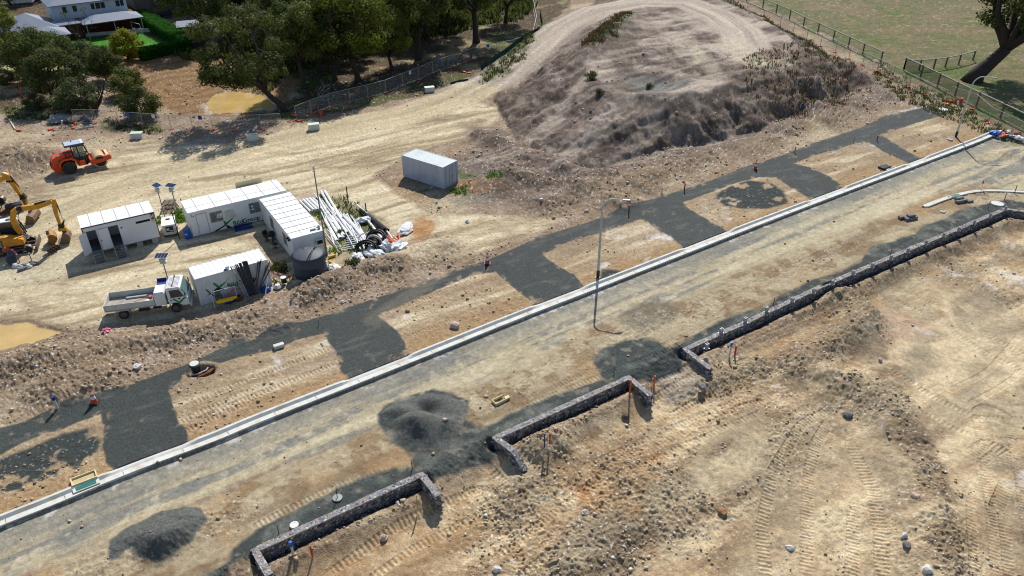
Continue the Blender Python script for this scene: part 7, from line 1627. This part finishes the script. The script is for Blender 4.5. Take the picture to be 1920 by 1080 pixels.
for i, (px, r, h, lb_) in enumerate([((672, 489), (1.0, .6), .35, 'crumpled white plastic bag nearest the tank'), ((700, 481), (1.1, .7), .45, 'crumpled white plastic bags in the middle of the row'), ((722, 470), (.8, .8), .6, 'crumpled silvery bag beside the black coils'), ((745, 469), (1.1, .8), .4, 'largest crumpled white bag below the orange pipes'), ((626, 508), (.9, .5), .3, 'torn white sheet at the foot of the tank'), ((683, 417), (.6, .5), .3, 'small white bag among the weeds above the coils'), ((762, 432), (1.2, .6), .3, 'grey scrap tangle right of the orange pipes'), ((200, 624), (.35, .3), .15, 'small red and white rag on the bank left of the truck shadow')]):
    crumple('plastic_bag', px, r, h, 11+i, MT['bag'] if i != 7 else MT['pink'], lb_, 'bag' if i < 6 else 'scrap', .15)
for i, (px, q) in enumerate([((616, 482), (629, 478)), ((616, 490), (627, 495))]): pipe(px, q, .15, .15, .12, MT['yellowp'], ['yellow pipe stub further from the tank', 'yellow pipe stub nearer the tank'][i], hollow=False)
for i, (c, r, a0, a1, lb_) in enumerate([((704, 464), .8, 20, 170, 'white hose hoop arched over the black coils'), ((692, 466), 1.1, 100, 160, 'white curved pipe piece on the nearest coil')]):
    x, y = W(*c); m = MB(); m.M = TR(x, y, .7, R(-20)); arc(m, (0, 0, -.2), r, a0, a1, .06); o = m.build('curved_pipe', MT['pvc'], None, smooth=True); tag(o, lb_, 'pipe')
for i, (a, b) in enumerate([((614, 446), (634, 470)), ((614, 440), (632, 466)), ((606, 432), (628, 461))]):
    x0, y0 = W(*a, .2); x1, y1 = W(*b, .2); L_ = math.hypot(x1-x0, y1-y0)
    def lad(m, L_=L_):
        m.box(0, 0, 0, L_, .05, .06); m.box(0, .38, 0, L_, .43, .06)
        for q in range(int(L_/.3)): m.box(.15+q*.3, .05, .01, .19+q*.3, .38, .05)
    simple('ladder', ['pale ladder lying nearest the tank', 'pale ladder lying between two others', 'pale ladder lying against the office wall'][i], 'ladder', MT['offwhite'], lad, (x0, y0, .1+.07*i), math.atan2(y1-y0, x1-x0), 'ladders beside the second office')
for px, h, lb_ in [((653, 379), 1.8, 'dark steel picket above the pipe heap'), ((687, 400), 1.2, 'thin dark picket beside the black corrugated pipes')]: stake(px, h, MT['blackm'], lb_, name='steel_picket', cat='picket', r=.05)
# ---------------------------------------------------------------- cones, stakes, risers
def make_cone():
    e = empty('traffic_cone', (0, 0, 0), 0, None, 'traffic cone', 'orange cones along the crushed rock path')
    m = MB(); m.lathe([(.20, 0), (.15, .28), (.115, .5), (.05, .95), (.03, .98)], (0, 0, .04), 14); c = m.build('cone_body', MT['orange'], e, smooth=True, auto=50)
    m = MB(); m.lathe([(.153, .28), (.118, .5)], (0, 0, .04), 14, cap=False); m.lathe([(.10, .62), (.072, .8)], (0, 0, .04), 14, cap=False); m.build('reflective_band', MT['white'], c, smooth=True)
    m = MB(); m.box(-.26, -.26, 0, .26, .26, .05); m.build('base', MT['blackp'], e, bevel=.02); return e
c0 = make_cone()
for i, (px, lb_) in enumerate([((178, 756), 'traffic cone on the path nearest the camera at the left'), ((914, 494), 'traffic cone on the upper edge of the path in the middle'), ((1416, 317), 'traffic cone furthest along the path near the far island')]):
    o = c0 if i == 0 else copy_tree(c0); x, y = W(*px); o.location = (x, y, hz(x, y)+.01); o.scale = (1.15,)*3; o.label if False else None; o['label'] = lb_
def marker(px, h, col, label, z=0, r=.045, cat='marker post', name='marker_post', lean_=0):
    x, y = W(px[0], px[1], z); zz = hz(x, y); x, y = W(px[0], px[1], zz); e = empty(name, (x, y, zz), 0, label, cat)
    m = MB(); m.tube([(0, 0, -.2), (lean_, 0, h)], r, 8); m.build('post', MT[col[0]], e)
    if len(col) > 1: m = MB(); m.tube([(lean_*.7, 0, h*.72), (lean_, 0, h+.02)], r*1.35, 8); m.build('painted_top', MT[col[1]], e)
    return e
MK = [((107, 764), .95, ('offwhite', 'blued'), 'blue topped riser pipe beside the path at the left', 0, .09), ((1283, 358), .9, ('blackm', 'red'), 'red topped marker on the path above the dark blob island', 0, .06), ((1179, 398), .8, ('blackm', 'red'), 'red topped marker near the head of the middle lamp', 0, .06), ((1644, 264), .7, ('blackm', 'red'), 'orange topped stake on the path beside the far driveway', 0, .05), ((1490, 286), .7, ('blackm', 'red'), 'red topped stake above the far island', 0, .05), ((1241, 362), .7, ('offwhite',), 'white peg on the bank left of the red topped marker', 0, .06), ((1600, 268), .7, ('timberd',), 'thin dark stake on the path beyond the far island', 0, .03),
 ((551, 1044), 1.25, ('offwhite', 'blue'), 'white riser with a blue cap inside the nearest wall corner', LOWZ, .075), ((585, 1040), .75, ('red',), 'red riser standing next to the white one by the nearest wall', LOWZ, .05), ((1021, 834), 1.0, ('blued',), 'dark blue riser inside the middle wall corner', LOWZ, .05), ((1031, 828), .75, ('red',), 'red riser next to the dark blue one', LOWZ, .05), ((1368, 667), 1.25, ('offwhite', 'blue'), 'white riser with a blue cap beside the longest wall', LOWZ, .07), ((1378, 664), .8, ('red',), 'red riser beside the longest wall', LOWZ, .07),
 ((1180, 745), 1.6, ('orangeb',), 'tall orange post inside the end of the middle wall', LOWZ, .06), ((1226, 725), 1.0, ('orangeb',), 'orange peg in the gap between the middle and longest walls', -.6, .06), ((1222, 728), .9, ('timber',), 'pale peg right beside the orange peg in the wall gap', -.6, .04), ((783, 950), 1.0, ('timber',), 'pale peg inside the end of the nearest wall', LOWZ, .04), ((1178, 668), .1, ('red',), 'short orange stub on the crushed rock near the middle wall', 0, .08), ((773, 880), .7, ('timberd',), 'thin dark peg at the tip of the dirt strip', 0, .03), ((523, 1000), .7, ('timberd',), 'thin dark peg left of the white lid', 0, .03), ((1151, 700), .7, ('timberd',), 'thin dark peg above the end of the middle wall', 0, .03), ((1669, 478), .8, ('timberd',), 'thin stake beside the longest wall on the rock strip', 0, .03), ((1450, 572), .8, ('rust',), 'thin rusty stake behind the longest wall', 0, .03), ((1852, 392), .9, ('timberd',), 'dark stake near the round concrete lid', 0, .03), ((1883, 375), .9, ('red',), 'orange stake beside the round concrete lid', 0, .04), ((1902, 362), .9, ('blackm',), 'black stake behind the short curved kerb', 0, .04), ((1838, 358), 1.2, ('white', 'red'), 'red and white marker standing on the short curved kerb', .1, .05), ((598, 610), .5, ('timberd',), 'thin twig like stake at the upper path edge', 0, .025)]
for px, h, col, lb_, z, r in MK: marker(px, h, col, lb_, z, r)
for i, (px, z) in enumerate([((787, 936), LOWZ), ((1176, 752), LOWZ)]):
    e = empty('water_meter', (*W(*px, z), z+.05), 0, ['purple capped meter inside the nearest wall corner', 'purple capped meter at the foot of the tall orange post'][i], 'water meter', 'purple meters by the walls'); m = MB(); m.lathe([(.13, 0), (.13, .25), (.1, .3), (.01, .31)], (0, 0, 0), 12); m.build('body', MT['purple'], e, smooth=True); m = MB(); m.box(-.2, -.1, -.05, .2, .1, .05); m.build('base', MT['bag'], e)
# manhole with riser rings
mh = empty('manhole', (*W(374, 697), 0), 0, 'open manhole with a raised pale lid and orange plastic wrap', 'manhole')
m = MB(); m.lathe([(.30, -.7), (.30, .35), (.42, .36), (.42, .42), (.30, .43)], (-.35, .25, .1), 20); m.build('riser_ring', MT['blackp'], mh, smooth=True, auto=40)
m = MB(); m.lathe([(.33, 0), (.33, .06), (.02, .07)], (-.35, .25, .54), 20); m.build('lid', MT['concrete'], mh)
m = MB(); m.prism([(-.5, -.35), (.1, -.45), (.75, .1), (.9, .5), (.7, .55), (.3, .0), (-.3, -.15)], -.75, -.1, 'z'); m.build('plastic_wrap', MT['rust'], mh)
m = MB(); m.tube([(-.55, -.3, -.1), (0, -.2, -.02), (.45, .2, .0), (.5, .45, .05)], .05, 6); m.build('tape', MT['offwhite'], mh)
def disc(name, px, r, label, cat, mt='concrete', z=0, h=.12):
    x, y = W(*px, z); zz = hz(x, y); m = MB(); m.M = Matrix.Translation((x, y, zz)); m.lathe([(r, -.05), (r, h*.7), (r*.95, h), (r*.6, h), (r*.58, h-.02), (.02, h-.02)], (0, 0, 0), 20); o = m.build(name, MT[mt], None, smooth=True, auto=40); tag(o, label, cat)
disc('manhole_cover', (1870, 383), .62, 'round pale concrete lid on the dirt inside the road bend', 'manhole cover'); disc('manhole_cover', (1768, 206), .6, 'round white lid at the far end of the crushed rock path', 'manhole cover', 'white'); disc('valve_cover', (552, 986), .26, 'small white round lid on the rock strip near the bottom', 'valve cover', 'white'); disc('valve_cover', (1781, 262), .35, 'small grey lid at the foot of the far street lamp', 'valve cover', 'concrete_old'); disc('valve_cover', (1767, 398), .28, 'small grey lid below the short curved kerb', 'valve cover', 'concrete_old')
e = empty('lid_with_lifter', (*W(633, 935), .02), R(30), 'grey cover plate with a black lifting handle on the rock strip', 'cover plate'); m = MB(); m.lathe([(.3, 0), (.3, .08), (.02, .09)], (0, 0, 0), 14); m.build('plate', MT['galvd'], e); m = MB(); m.tube([(0, 0, .05), (0, 0, .75), (.1, 0, .75)], .025, 6); m.build('handle', MT['blackm'], e)
e = empty('concrete_block', (*W(1690, 322), 0), 0, 'x', 'x'); bpy.data.objects.remove(e)
# pale utility boxes
def make_ubox():
    e = empty('utility_cabinet', (0, 0, 0), 0, None, 'utility cabinet', 'pale green lidded cabinets along the yard edge')
    m = MB(); m.box(0, 0, 0, 1.35, .75, .72, tx=.0, ty=.0); m.build('cabinet', MT['concrete'], e, bevel=.02)
    m = MB(); m.box(-.05, -.05, .721, 1.4, .8, .80); m.build('lid', mat('pale_green_lid', rgb(206, 226, 214), .5, noise=.03), e, bevel=.02); return e
u0 = make_ubox()
for i, (px, rz, lb_) in enumerate([((246, 262), 5, 'pale lidded cabinet behind the road roller'), ((464, 266), 18, 'pale lidded cabinet in front of the tree shadow'), ((580, 246), 20, 'pale lidded cabinet beside the orange fence feet'), ((798, 175), 16, 'pale lidded cabinet furthest up the yard')]):
    o = u0 if i == 0 else copy_tree(u0); o.location = (*W(*px), 0); o.rotation_euler.z = R(rz); o['label'] = lb_
simple('service_box', 'small white box lying on the verge beside the path', 'box', MT['offwhite'], lambda m: m.box(0, 0, 0, .8, .4, .28), (*W(515, 657), .02), R(30), bevel=.02)
simple('plywood_form', 'small cream plywood form lying in the dirt strip right of the rock pile', 'formwork', MT['cream'], lambda m: (m.box(0, 0, 0, .95, .05, .2), m.box(0, .5, 0, .95, .55, .2), m.box(0, .05, 0, .05, .5, .2), m.box(.9, .05, 0, 1.25, .3, .16)), (*W(930, 762), .03), R(36))
# ---------------------------------------------------------------- boulders
def boulder(px, r, mt, label, z=0, seed=1, name='boulder'):
    bm = bmesh.new(); bmesh.ops.create_icosphere(bm, subdivisions=2, radius=1); rg = random.Random(seed)
    ph = [rg.uniform(0, 6) for _ in range(6)]
    for v in bm.verts:
        c = v.co.copy(); k = 1+.18*math.sin(3*c.x+ph[0])+.16*math.sin(4*c.y+ph[1])+.14*math.sin(5*c.z+ph[2])+rg.uniform(-.07, .07); v.co = Vector((c.x*k*r, c.y*k*r*.8, c.z*k*r*.65))
    me = bpy.data.meshes.new(name); bm.to_mesh(me); bm.free(); me.materials.append(mt); o = bpy.data.objects.new(name, me); COL.objects.link(o)
    x, y = W(*px, z); zz = hz(x, y); x, y = W(*px, zz); o.location = (x, y, zz+r*.3); o.rotation_euler.z = seed; tag(o, label, 'boulder')
ms_ = {k: mat('rock_'+k, rgb(*c), .9, noise=.2, scale=3, bump=.4) for k, c in dict(pink=(206, 180, 164), white=(222, 218, 212), brown=(160, 122, 78), grey=(128, 126, 126), dk=(92, 84, 76)).items()}
for i, a in enumerate([((852, 613), .42, 'pink', 'pale pink boulder on the verge above the kerb', 0), ((1355, 962), .3, 'brown', 'round brown boulder in the near lots', LOWZ), ((1097, 962), .22, 'white', 'white stone left of the orange clods', LOWZ), ((720, 1010), .28, 'pink', 'pale stone below the nearest wall', LOWZ), ((1317, 727), .3, 'grey', 'grey boulder beside the dark berm in the near lots', LOWZ), ((1173, 782), .26, 'dk', 'dark boulder below the middle wall', LOWZ), ((1650, 677), .22, 'pink', 'pale boulder between the damp patches', LOWZ), ((1589, 780), .35, 'grey', 'bluish grey boulder on the near heap', LOWZ), ((1480, 1029), .26, 'white', 'bright white stone on the right of the twin tracks', LOWZ), ((1695, 1006), .22, 'white', 'bright white stone near the bottom right', LOWZ), ((1700, 1024), .26, 'grey', 'mauve grey slab of rock near the bottom right', LOWZ), ((1740, 1070), .3, 'white', 'cream rock at the bottom edge on the right', LOWZ), ((1716, 933), .3, 'pink', 'flat cream stone on the heap crest', LOWZ), ((1100, 398), .3, 'pink', 'purple grey boulder on the bank left of the lamp head', 0), ((960, 308), .3, 'pink', 'pale boulder beside the orange dirt patch', 0), ((876, 417), .25, 'white', 'white stone on the yard beside the fork of the tracks', 0), ((257, 690), .3, 'white', 'white stone on the dark heap above the path', 0), ((643, 567), .22, 'white', 'white stone on the bank above the path', 0), ((932, 1068), .25, 'white', 'white stone at the bottom edge left of the dark clods', LOWZ), ((33, 372-82), .3, 'grey', 'pale grey lump on the dirt heap left of the roller', .5)]): boulder(a[0], a[1], ms_[a[2]], a[3], a[4], i+1)
x, y = W(1709, 414); simple('concrete_rubble', 'grey broken concrete slab lying on the road edge near the bend', 'rubble', ms_['grey'], lambda m: (m.prism([(0, 0), (1.4, .1), (1.7, .6), (.9, .9), (.1, .7)], 0, .3, 'z'), m.prism([(-.3, .5), (.3, .6), (.2, 1.1), (-.3, 1.0)], .02, .28, 'z'), m.box(.4, .2, .3, 1.2, .7, .5)), (x-.6, y-.2, 0), R(15), bevel=.05)
simple('concrete_rubble', 'broken grey kerb pieces behind the drain pit of the short curved kerb', 'rubble', ms_['grey'], lambda m: (m.box(0, 0, 0, 1.5, .4, .3), m.box(.3, .35, .05, 1.2, .8, .45), m.box(1.2, -.3, 0, 1.9, .1, .25)), (*W(1795, 383), 0), R(20), bevel=.06)
# countless small stones
def rubble():
    rg = np.random.default_rng(77); K = 420000
    d = CH/np.tan(PITCH+np.arctan((rg.uniform(-10, 590, K)-288)/(F*1024/1920))); hw = (960/F)*(d*math.cos(PITCH)+CH*math.sin(PITCH)); x = (hw*rg.uniform(-1.05, 1.05, K)).astype(np.float32); y = d.astype(np.float32)
    s_ = y < 118; x, y = x[s_], y[s_]; h, M = heights(x, y, True)
    dens = fbm(x*.35, y*.35, 3, 81); p = np.clip((M['rough']-.15)*.6-.25*np.clip(M['ridge'], 0, 1)*(M['low'] < .5), 0, 1)*ss(-.25, .45, dens+.15)*(1-M['pathm'])*(1-M['roadm']*.93)*(1-M['yard']*.85)*(M['field'] > 0)*(M['pud'] > .3)*(M['wall'] > .5)*(pdist(STRIP, x, y) > .4)
    p = np.maximum(p, .006*(M['pathm'] < .5)*(M['field'] > 0)*(M['pud'] > .3))
    k = rg.uniform(0, 1, len(x)) < p*.30*(1-.5*(M['low'] > .5)); x, y, h = x[k], y[k], h[k]; n = len(x)
    sz = .022+.022*rg.gamma(1.4, .9, n); sz = np.clip(sz, .02, .15)*(1+.006*y)
    base = np.array([(-1, -1, -1), (1, -1, -1), (1, 1, -1), (-1, 1, -1), (-1, -1, 1), (1, -1, 1), (1, 1, 1), (-1, 1, 1)], np.float32)
    J = base[None]*rg.uniform(.45, 1, (n, 8, 3))*np.array([1, .8, .7]); a = rg.uniform(0, 6.28, n); ca, sa = np.cos(a)[:, None], np.sin(a)[:, None]
    V = np.stack([J[..., 0]*ca-J[..., 1]*sa, J[..., 0]*sa+J[..., 1]*ca, J[..., 2]], -1)*sz[:, None, None]+np.stack([x, y, h+sz*.25], 1)[:, None, :]
    fc = np.array([(3, 2, 1, 0), (4, 5, 6, 7), (0, 1, 5, 4), (1, 2, 6, 5), (2, 3, 7, 6), (3, 0, 4, 7)], np.int32); Fc = (fc[None]+8*np.arange(n)[:, None, None]).reshape(-1, 4)
    me = bpy.data.meshes.new('scattered_stones'); me.vertices.add(8*n); me.vertices.foreach_set('co', V.astype(np.float32).ravel()); me.loops.add(Fc.size); me.loops.foreach_set('vertex_index', Fc.astype(np.int32).ravel()); me.polygons.add(len(Fc)); me.polygons.foreach_set('loop_start', np.arange(0, Fc.size, 4, dtype=np.int32)); me.polygons.foreach_set('loop_total', np.full(len(Fc), 4, np.int32)); me.update(calc_edges=True)
    pal = np.array([rgb(200, 184, 156), rgb(228, 222, 214), rgb(176, 154, 124), rgb(158, 138, 114), rgb(184, 158, 122), rgb(126, 114, 102), rgb(196, 176, 162)], np.float32); w_ = np.array([.2, .05, .26, .24, .16, .06, .03]); ci = rg.choice(len(pal), n, p=w_/w_.sum()); c = np.repeat(pal[ci]*rg.uniform(.8, 1.1, (n, 1)), 8, 0)
    at = me.color_attributes.new('Col', 'FLOAT_COLOR', 'POINT'); at.data.foreach_set('color', np.concatenate([c, np.ones((len(c), 1))], 1).astype(np.float32).ravel()); me.materials.append(mat('loose_stone', None, .9, noise=.12, vcol=True))
    o = bpy.data.objects.new('scattered_stones', me); COL.objects.link(o); tag(o, 'loose stones and dry clods strewn over the bare dirt', 'stones', None, 'stuff'); print('stones', n)
rubble()
# ================================================================ FENCES
MT['mesh'] = mat('fence_mesh', rgb(170, 172, 172), .6, alpha=.16); MT['shade'] = mat('green_shade_mesh', rgb(38, 74, 58), .8, alpha=.5); MT['silt'] = mat('green_silt_cloth', rgb(24, 70, 66), .8, noise=.2); MT['net'] = mat('orange_netting', rgb(240, 92, 50), .7, alpha=.75)
def tfence(a, b, label, group, h=1.9, za=0, zb=0, sign=False):
    x0, y0 = W(*a, za); x1, y1 = W(*b, zb); za = hz(x0, y0); zb = hz(x1, y1); x0, y0 = W(*a, za); x1, y1 = W(*b, zb); L = math.hypot(x1-x0, y1-y0)
    e = empty('temporary_fence', (x0, y0, min(za, zb)+.05), math.atan2(y1-y0, x1-x0), label, 'fence panel', group)
    m = MB(); L -= .06; m.tube([(.03, 0, .1), (.03, 0, h), (L, 0, h), (L, 0, .1), (.03, 0, .1)], .028, 6); m.build('frame', MT['galv'], e)
    m = MB(); m.add([(.03, 0, .12), (L, 0, .12), (L, 0, h), (.03, 0, h)], [(0, 1, 2, 3)]); m.build('wire_mesh', MT['mesh'], e)
    m = MB(); m.box(-.15, -.32, -.05, .15, .32, .10); m.build('fence_foot', MT['orangeb'], e, bevel=.02)
    if sign: m = MB(); m.box(L*.4, -.04, h-.55, L*.4+.5, -.03, h-.05); m.build('sign', MT[sign], e)
FA = [(142,232),(178,232),(225,236),(270,239),(322,243),(362,243),(400,244),(440,245),(490,242),(530,240)]
for i in range(len(FA)-1):
    tfence(FA[i], FA[i+1], 'wire mesh fence panel in front of the clearing, %s' % ['leftmost', 'second from the left', 'with a blue sign', 'with a white sign', 'fifth from the left', 'with a dark blue sign', 'seventh from the left', 'eighth from the left', 'rightmost'][i], 'temporary fence in front of the clearing', sign={2: 'blue', 3: 'white', 5: 'blued'}.get(i, False))
FBp = [(556,226),(585,214),(618,202),(656,192),(690,184),(724,175),(756,162),(786,150),(812,138),(842,128),(872,118),(900,107),(932,102),(963,96),(998,80),(1006,50),(1000,18)]
wn = ['at the fallen branches', 'just right of the fallen branches', 'left of the darkest gap', 'below the dark dense gum', 'right of the dark dense gum', 'before the white sign', 'with the white sign', 'below the forked gum', 'right of the forked gum', 'in deep shade', 'left of the stout gum', 'right of the stout gum trunk', 'with a blue tag', 'before the corner', 'at the corner beside the green silt fence', 'turning up to the top edge']
for i in range(len(FBp)-1): tfence(FBp[i], FBp[i+1], 'wire mesh fence panel below the gum belt, '+wn[i], 'temporary fence below the gum belt', sign={6: 'white', 8: 'blue', 11: 'blue', 13: 'blue'}.get(i, False))
FCp = [(1400,22),(1431,37),(1462,52),(1487,63),(1512,75),(1538,87),(1566,99),(1591,111),(1617,122),(1644,134),(1673,148),(1704,164),(1735,179),(1772,196)]
for i in range(len(FCp)-1): tfence(FCp[i], FCp[i+1], 'wire panel with orange feet right of the stockpile, %s' % ['nearest the top edge', 'second from the top edge', 'third from the top edge', 'beside the red weeds', 'below the tilted rail', 'next to the fourth paddock post', 'next to the fifth paddock post', 'next to the sixth paddock post', 'opposite the pale dirt patch', 'before the grassy gap', 'opposite the tall paddock post', 'opposite the rail corner', 'ending at the round white lid'][i], 'temporary fence right of the stockpile')
FDp = [(1775,190),(1822,205),(1852,232),(1895,252),(1935,275)]
for i in range(4): tfence(FDp[i], FDp[i+1], 'taller wire panel around the road end, %s' % ['left of the far lamp', 'behind the far lamp', 'right of the far lamp', 'cut by the right edge'][i], 'temporary fence at the road end', 2.1)
def railfence(pts, h, label, shade=False, both=False):
    e = empty('paddock_fence', (*W(*pts[0]), 0), 0, label, 'fence'); ox, oy = W(*pts[0]); P = [W(*p) for p in pts]
    for p in P: m = MB(); m.M = Matrix.Translation((p[0]-ox, p[1]-oy, 0)); m.box(-.09, -.09, -.2, .09, .09, h); m.build('post', MT['timberd'], e)
    for a, b in zip(P[:-1], P[1:]):
        L = math.hypot(b[0]-a[0], b[1]-a[1]); M_ = TR(a[0]-ox, a[1]-oy, 0, math.atan2(b[1]-a[1], b[0]-a[0]))
        m = MB(); m.M = M_; m.box(-.1, -.11, h-.02+.003, L+.1, .11, h+.09); m.build('rail', MT['greyrail'], e)
        m = MB(); m.M = M_; m.add([(.1, 0, .1), (L-.1, 0, .1), (L-.1, 0, h-.05), (.1, 0, h-.05)], [(0, 1, 2, 3)]); m.build('wire_netting' if not shade else 'shade_cloth', MT['mesh'] if not shade else MT['shade'], e)
MT['greyrail'] = mat('weathered_rail', rgb(150, 146, 132), .9, noise=.2, scale=4)
railfence([(1367,-8),(1400,2),(1430,15),(1455,25),(1480,36),(1506,50),(1533,62),(1562,76),(1590,89),(1617,102),(1651,117)], 1.7, 'long post and rail paddock fence running down from the top edge')
railfence([(1694,132),(1723,131),(1750,129),(1772,126),(1797,121),(1824,113)], 1.5, 'short post and rail fence leading to the huge old tree')
railfence([(1694,132),(1725,147),(1757,163),(1790,180),(1830,200),(1875,222),(1925,247)], 1.9, 'post and rail fence with green shade cloth running off the right edge', True)
# silt fence, green post, orange netting
def strip(name, pts, h, mt, label, cat, z=0, wall=True):
    P = [W(*p, z) for p in pts]; m = MB(); o0 = P[0]; e = empty(name, (o0[0], o0[1], 0), 0, label, cat)
    zz = [hz(*p) for p in P]
    for i in range(len(P)-1):
        a, b = P[i], P[i+1]; m.add([(a[0]-o0[0], a[1]-o0[1], zz[i]-.05), (b[0]-o0[0], b[1]-o0[1], zz[i+1]-.05), (b[0]-o0[0], b[1]-o0[1], zz[i+1]+h), (a[0]-o0[0], a[1]-o0[1], zz[i]+h)], [(0, 1, 2, 3)])
    m.build('cloth', mt, e)
    for i, p in enumerate(P): m = MB(); m.M = Matrix.Translation((p[0]-o0[0], p[1]-o0[1], zz[i])); m.box(-.03, -.03, -.1, .03, .03, h+.15); m.build('picket', MT['blackm'], e)
strip('silt_fence', [(902,142),(925,130),(950,118),(980,100),(1012,78)], .75, MT['silt'], 'dark green silt fence along the foot of the haul ramp', 'silt fence')
strip('silt_fence', [(1015,76),(1017,50),(1013,28)], 1.0, MT['silt'], 'narrow upright green silt fence beside the haul ramp', 'silt fence')
strip('silt_fence', [(845,160),(862,158),(878,157)], .25, MT['silt'], 'crumpled green cloth on pale dirt at the yard edge', 'silt fence')
strip('orange_netting', [(34,172),(44,184),(58,205)], .6, MT['net'], 'orange netting strung beside the weedy strip on the far left', 'netting'); strip('orange_netting', [(18,158),(34,148),(44,140)], .5, MT['net'], 'orange netting beyond the grey dirt on the far left', 'netting'); strip('orange_netting', [(34,170),(42,162),(56,152)], .4, MT['net'], 'faded orange netting between the other two strips', 'netting'); strip('orange_netting', [(594,206),(600,222),(606,214)], .8, MT['net'], 'tangled orange netting at the fence below the gum belt', 'netting')
for i, (px, lb_) in enumerate([((36, 246), 'orange fence foot lying alone at the far left of the yard edge'), ((96, 244), 'orange fence foot near the scrap heap'), ((139, 241), 'orange fence foot beside the white plank'), ((552, 218), 'orange fence foot beneath the leaning gum trunk'), ((563, 228), 'orange fence foot left of the tangled netting'), ((578, 212), 'orange fence foot right of the leaning gum'), ((870, 136), 'pair of orange fence feet in the shade below the stout gum'), ((880, 138), 'second orange fence foot in the shade below the stout gum'), ((1776, 197), 'orange foot by the round white lid')]):
    simple('loose_fence_foot', lb_, 'fence foot', MT['orangeb'], lambda m: m.box(-.35, -.2, 0, .35, .2, .2), (*W(*px), .02), i*.9, 'loose orange fence feet', bevel=.05)
for i, (a, b, lb_) in enumerate([((141, 242), (177, 236), 'white plank lying by the orange foot'), ((118, 218), (126, 228), 'short pale pipe bent over the scrap heap'), ((116, 236), (116, 226), 'short white upright in the scrap heap'), ((18, 225), (28, 242), 'pale strip of concrete running down at the far left')]):
    pipe(a, b, .1, .12 if i != 2 else .9, .09, MT['offwhite'], lb_, 'plank', None, 'plank', hollow=False)
e = empty('orange_barrier', (*W(1765, 190), 0), R(-35), 'orange plastic barrier fallen beside the round white lid', 'barrier'); m = MB(); m.prism([(0, 0), (1.9, 0), (1.9, .7), (1.6, .7), (1.5, .3), (.3, .3), (.2, .5), (0, .5)], 0, .12, 'y'); m.build('panel', MT['orangeb'], e, bevel=.02); m = MB(); m.box(2.2, -.3, 0, 2.6, .3, .9); m.build('barrier_block', MT['red'], e, bevel=.03)
rb = [((1862, 252), 'blue', .4), ((1872, 250), 'galv', .3), ((1880, 256), 'orangeb', .35), ((1895, 258), 'galv', .3), ((1905, 252), 'orangeb', .3), ((1890, 250), 'offwhite', .3), ((1910, 262), 'white', .35)]
for i, (px, c_, s_) in enumerate(rb):
    crumple('scrap', px, (s_*1.8, s_), s_*.7, 40+i, MT[c_], ['blue rag at the end of the long kerb', 'grey scrap right behind the kerb end', 'orange scrap nearest the kerb end', 'grey scrap in the middle of the rubbish by the kerb end', 'orange scrap by the fence at the kerb end', 'off white scrap between the orange scraps', 'white scrap nearest the right edge'][i], 'scrap', .1)
pipe((1868, 258), (1912, 247), .2, .5, .04, MT['galv'], 'bent grey pipe over the rubbish at the kerb end', hollow=False)
# weedy mound with pickets beside the nearer excavator
for i, (px, h) in enumerate([((17, 483), 1.1), ((22, 478), 1.1), ((37, 492), .9), ((60, 490), .9)]):
    stake(px, h, MT['timberd'], ['white capped picket beside the pink bag', 'white capped picket nearest the excavator track', 'thin picket in the middle of the rubble patch', 'white capped picket at the right of the rubble patch'][i], name='capped_picket', cat='picket', capm=MT['white'])
crumple('grey_bin_bag', (24, 494), (.45, .4), .7, 71, MT['tankg'], 'slate grey sack standing beside the pink bag', 'sack', .1); crumple('pink_bag', (28, 489), (.3, .25), .35, 72, MT['pink'], 'bright pink bag next to the slate grey sack', 'bag', .6); crumple('orange_rag', (17, 480), (.25, .2), .3, 73, MT['orangeb'], 'orange rag hung on a picket by the excavator track', 'rag', .6)
for i in range(12): boulder((22+i*4, 500-abs(i-5)*1.6+(i % 3)*3), .22+.06*(i % 3), ms_['grey'] if i % 2 else ms_['white'], 'pale stone in the small ring of rubble beside the excavator track', 0, 90+i, 'ring_stone')
for o in [o for o in COL.objects if o.name.startswith('ring_stone')]: o['group'] = 'ring of stones beside the excavator'; o['category'] = 'stone'
for i, (px, r_, c_) in enumerate([((118, 226), (2.2, 1.2), 'galvd'), ((150, 222), (1.6, .9), 'timberd'), ((165, 228), (.9, .5), 'tankg')]): crumple('scrap_heap', px, r_, .5, 60+i, MT[c_], ['tangled grey scrap heap left of the fence end', 'brown brushwood heap against the fence end', 'dark grey sheet scrap at the fence end'][i], 'scrap', .05)
# cars in the top left corner
for i, (px, lb_) in enumerate([((17, 3), 'white car furthest back at the top left corner'), ((20, 10), 'white car nearest in the top left corner')]):
    e = empty('parked_car', (*W(*px), 0), R(15), lb_, 'car', 'cars at the top left corner'); m = MB(); m.prism([(0, .25), (0, .8), (.9, .95), (1.4, 1.4), (3.0, 1.42), (3.6, .95), (4.3, .85), (4.4, .3)], 0, 1.75, 'y'); m.build('body', MT['white'], e, bevel=.08); m = MB(); m.prism([(1.1, .98), (1.5, 1.34), (2.95, 1.36), (3.4, .98)], -.01, 1.76, 'y'); m.build('window', MT['glass'], e)
    for xx in (.8, 3.5): wheel_thing(e, xx, .1, .32, .2, n=12); wheel_thing(e, xx, 1.65, .32, .2, n=12)
